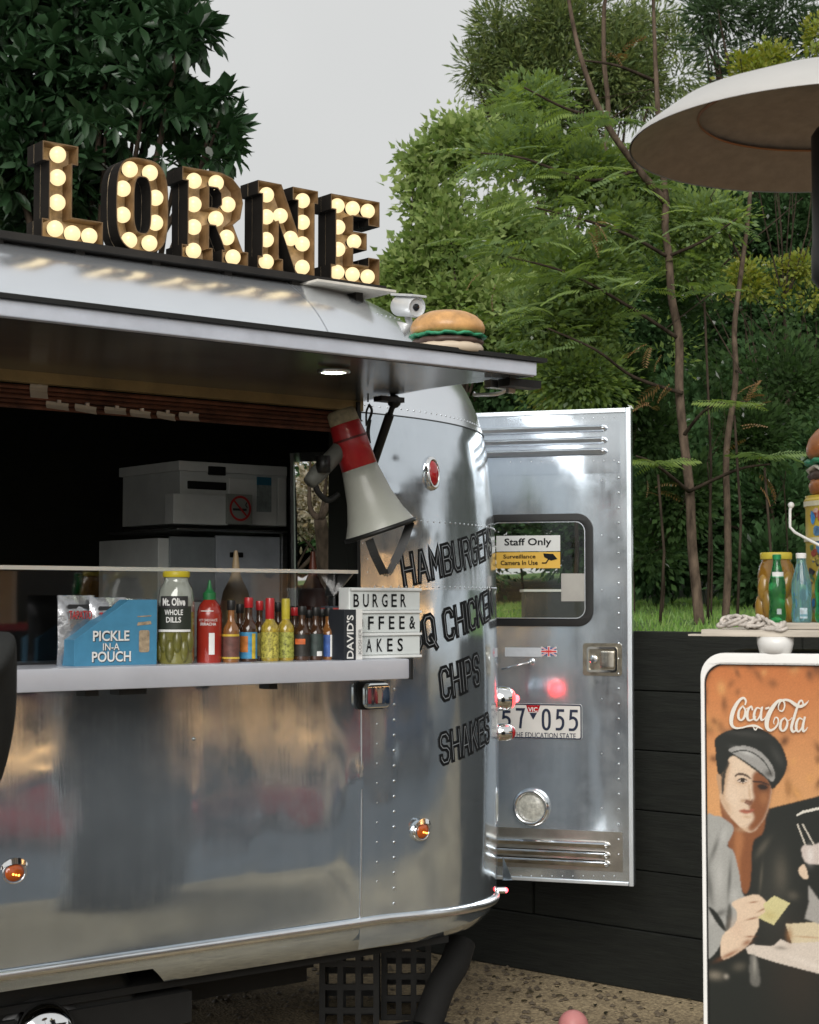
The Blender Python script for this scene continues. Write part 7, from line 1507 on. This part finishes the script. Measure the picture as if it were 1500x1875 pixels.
# ------------------------------------------------------------------ WHAT THE ALUMINIUM MIRRORS: the street behind the photographer
CREAM = mat('cream_render', (.74, .66, .54), .85, var=.1, vs_=1.5, bump=.2, bs=40); WINB = mat('shop_glass', (.03, .04, .05), .08, var=.1, coat=.5); MAROON = mat('maroon_awning', (.22, .05, .05), .7, var=.2)
fx = Vector((2.6, YS, 0))+Vector((.62, -.78, 0))*15.5; rzf = math.atan2(-.78, .62)+math.pi/2
def facade(label, ctr, rz, W, H, nwin, band_c, lights=True):
    rt = thing('shop_building', label, 'building', tuple(ctr), rz); mb = MB(); mb.box((0, -3, H/2), (W, 6, H)); obj('wall', mb, CREAM, rt, world=False)
    mb = MB(); mb.box((0, .12, H+.1), (W+.3, 6.4, .2)); obj('roof', mb, mat('roof_slate', (.08, .08, .09), .8), rt, world=False)
    for i in range(nwin):
        x = -W/2+W*(i+.5)/nwin; mb = MB(); mb.box((x, .03, 1.5), (W/nwin*.66, .06, 1.6)); wd_ = obj('window', mb, WHITE, rt, world=False); mb = MB(); mb.box((x, .07, 1.5), (W/nwin*.58, .03, 1.46)); obj('pane', mb, WINB, wd_, world=False)
        mb = MB(); mb.box((x, .03, H-1.0), (W/nwin*.4, .06, .9)); wd_ = obj('window', mb, WHITE, rt, world=False); mb = MB(); mb.box((x, .07, H-1.0), (W/nwin*.34, .03, .8)); obj('pane', mb, WINB, wd_, world=False)
    mb = MB(); mb.prism([(0, 2.75), (0, 2.65), (1.3, 2.3), (1.3, 2.42)], -W/2, W/2, frame((0, 0, 0), (0, 1, 0), (0, 0, 1), (1, 0, 0))); obj('awning', mb, band_c, rt, world=False)
    if lights:
        mb = MB()
        for i in range(110): mb.sph((-W/2+W*i/109, 1.32, 2.12-.06*abs(math.sin(i*.5))), .05, 6, 4)
        tag(obj('festoon_bulbs', mb, mat('festoon_glow', (1, .6, .3), .5, var=0, emit=(1, .55, .22), es=5), rt, world=False), kind='stuff')
facade('cream shop row with a pale awning and festoon lights behind the photographer', fx, rzf, 16, 3.9, 9, mat('white_awning', (.6, .55, .48), .7, var=.1)); 
def car(label, c, rz, col):
    rt = thing('parked_car', label, 'car', tuple(c), rz); BODY = mat('car_paint', col, .25, .1, .05, coat=.8)
    prof = [(-2.1, .35), (-2.15, .7), (-2.0, .9), (-1.4, .98), (-.9, 1.40), (.5, 1.45), (1.15, 1.02), (1.95, .88), (2.15, .65), (2.12, .35)]
    mb = MB(); mb.prism(prof, -.82, .82, frame((0, 0, 0), (1, 0, 0), (0, 0, 1), (0, -1, 0))); obj('body', mb, BODY, rt, world=False, bevel=.06, auto=40)
    for s in (-1, 1):
        mb = MB(); mb.prism([(-1.25, 1.0), (-.85, 1.34), (.45, 1.38), (.95, 1.04)], s*.822-.004, s*.822+.004, frame((0, 0, 0), (1, 0, 0), (0, 0, 1), (0, -1, 0))); obj('side_window', mb, WINB, rt, world=False)
        for x in (-1.3, 1.35):
            mb = MB(); mb.lathe([(.18, -.1), (.31, -.11), (.33, -.08), (.33, .08), (.31, .11), (.18, .1)], 24, aim((x, s*.74, .33), (0, 1, 0))); w_ = obj('wheel', mb, RUBBER, rt, world=False, smooth=True)
            mb = MB(); mb.lathe([(.19, 0), (.17, .03), (.0001, .05)], 20, aim((x, s*.83, .33), (0, s, 0))); obj('rim', mb, CHROME, w_, world=False, smooth=True)
        mb = MB(); mb.sph((2.08, s*.6, .68), (.08, .14, .08), 12, 6); obj('headlight', mb, GLASS, rt, world=False, smooth=True); mb = MB(); mb.sph((-2.10, s*.6, .75), (.06, .12, .08), 12, 6); obj('tail_light', mb, REDLENS, rt, world=False, smooth=True)
    return rt
base_ = Vector((2.4, YS, 0)); cdv = Vector((.62, -.78, 0)); csd = Vector((.78, .62, 0))
car('red hatchback parked at the kerb behind the photographer', base_+cdv*10.5-csd*1.9, rzf, (.40, .02, .03))
car('dark blue car parked behind the photographer', base_+cdv*10.4+csd*3.6, rzf, (.03, .06, .12))
pp = base_+cdv*5.8-csd*.4
person('person in a dark jacket waiting behind the photographer, mirrored in the side panel', tuple(pp), math.atan2(.78, -.62)-math.pi/2, 1.75, (.03, .05, .06), pose='stand')
tree('street_tree', 'round green street tree behind the photographer', 'tree', Vector((8.5, -12.5, 0)), [(np.array([8.5, -12.5, 5.0]), (2.2, 2.2, 1.8)), (np.array([9.6, -11.5, 4.3]), (1.6, 1.6, 1.3))], 5000, MAPM, BARK, .22, SMALL, .16, twig=10, tr=.4)
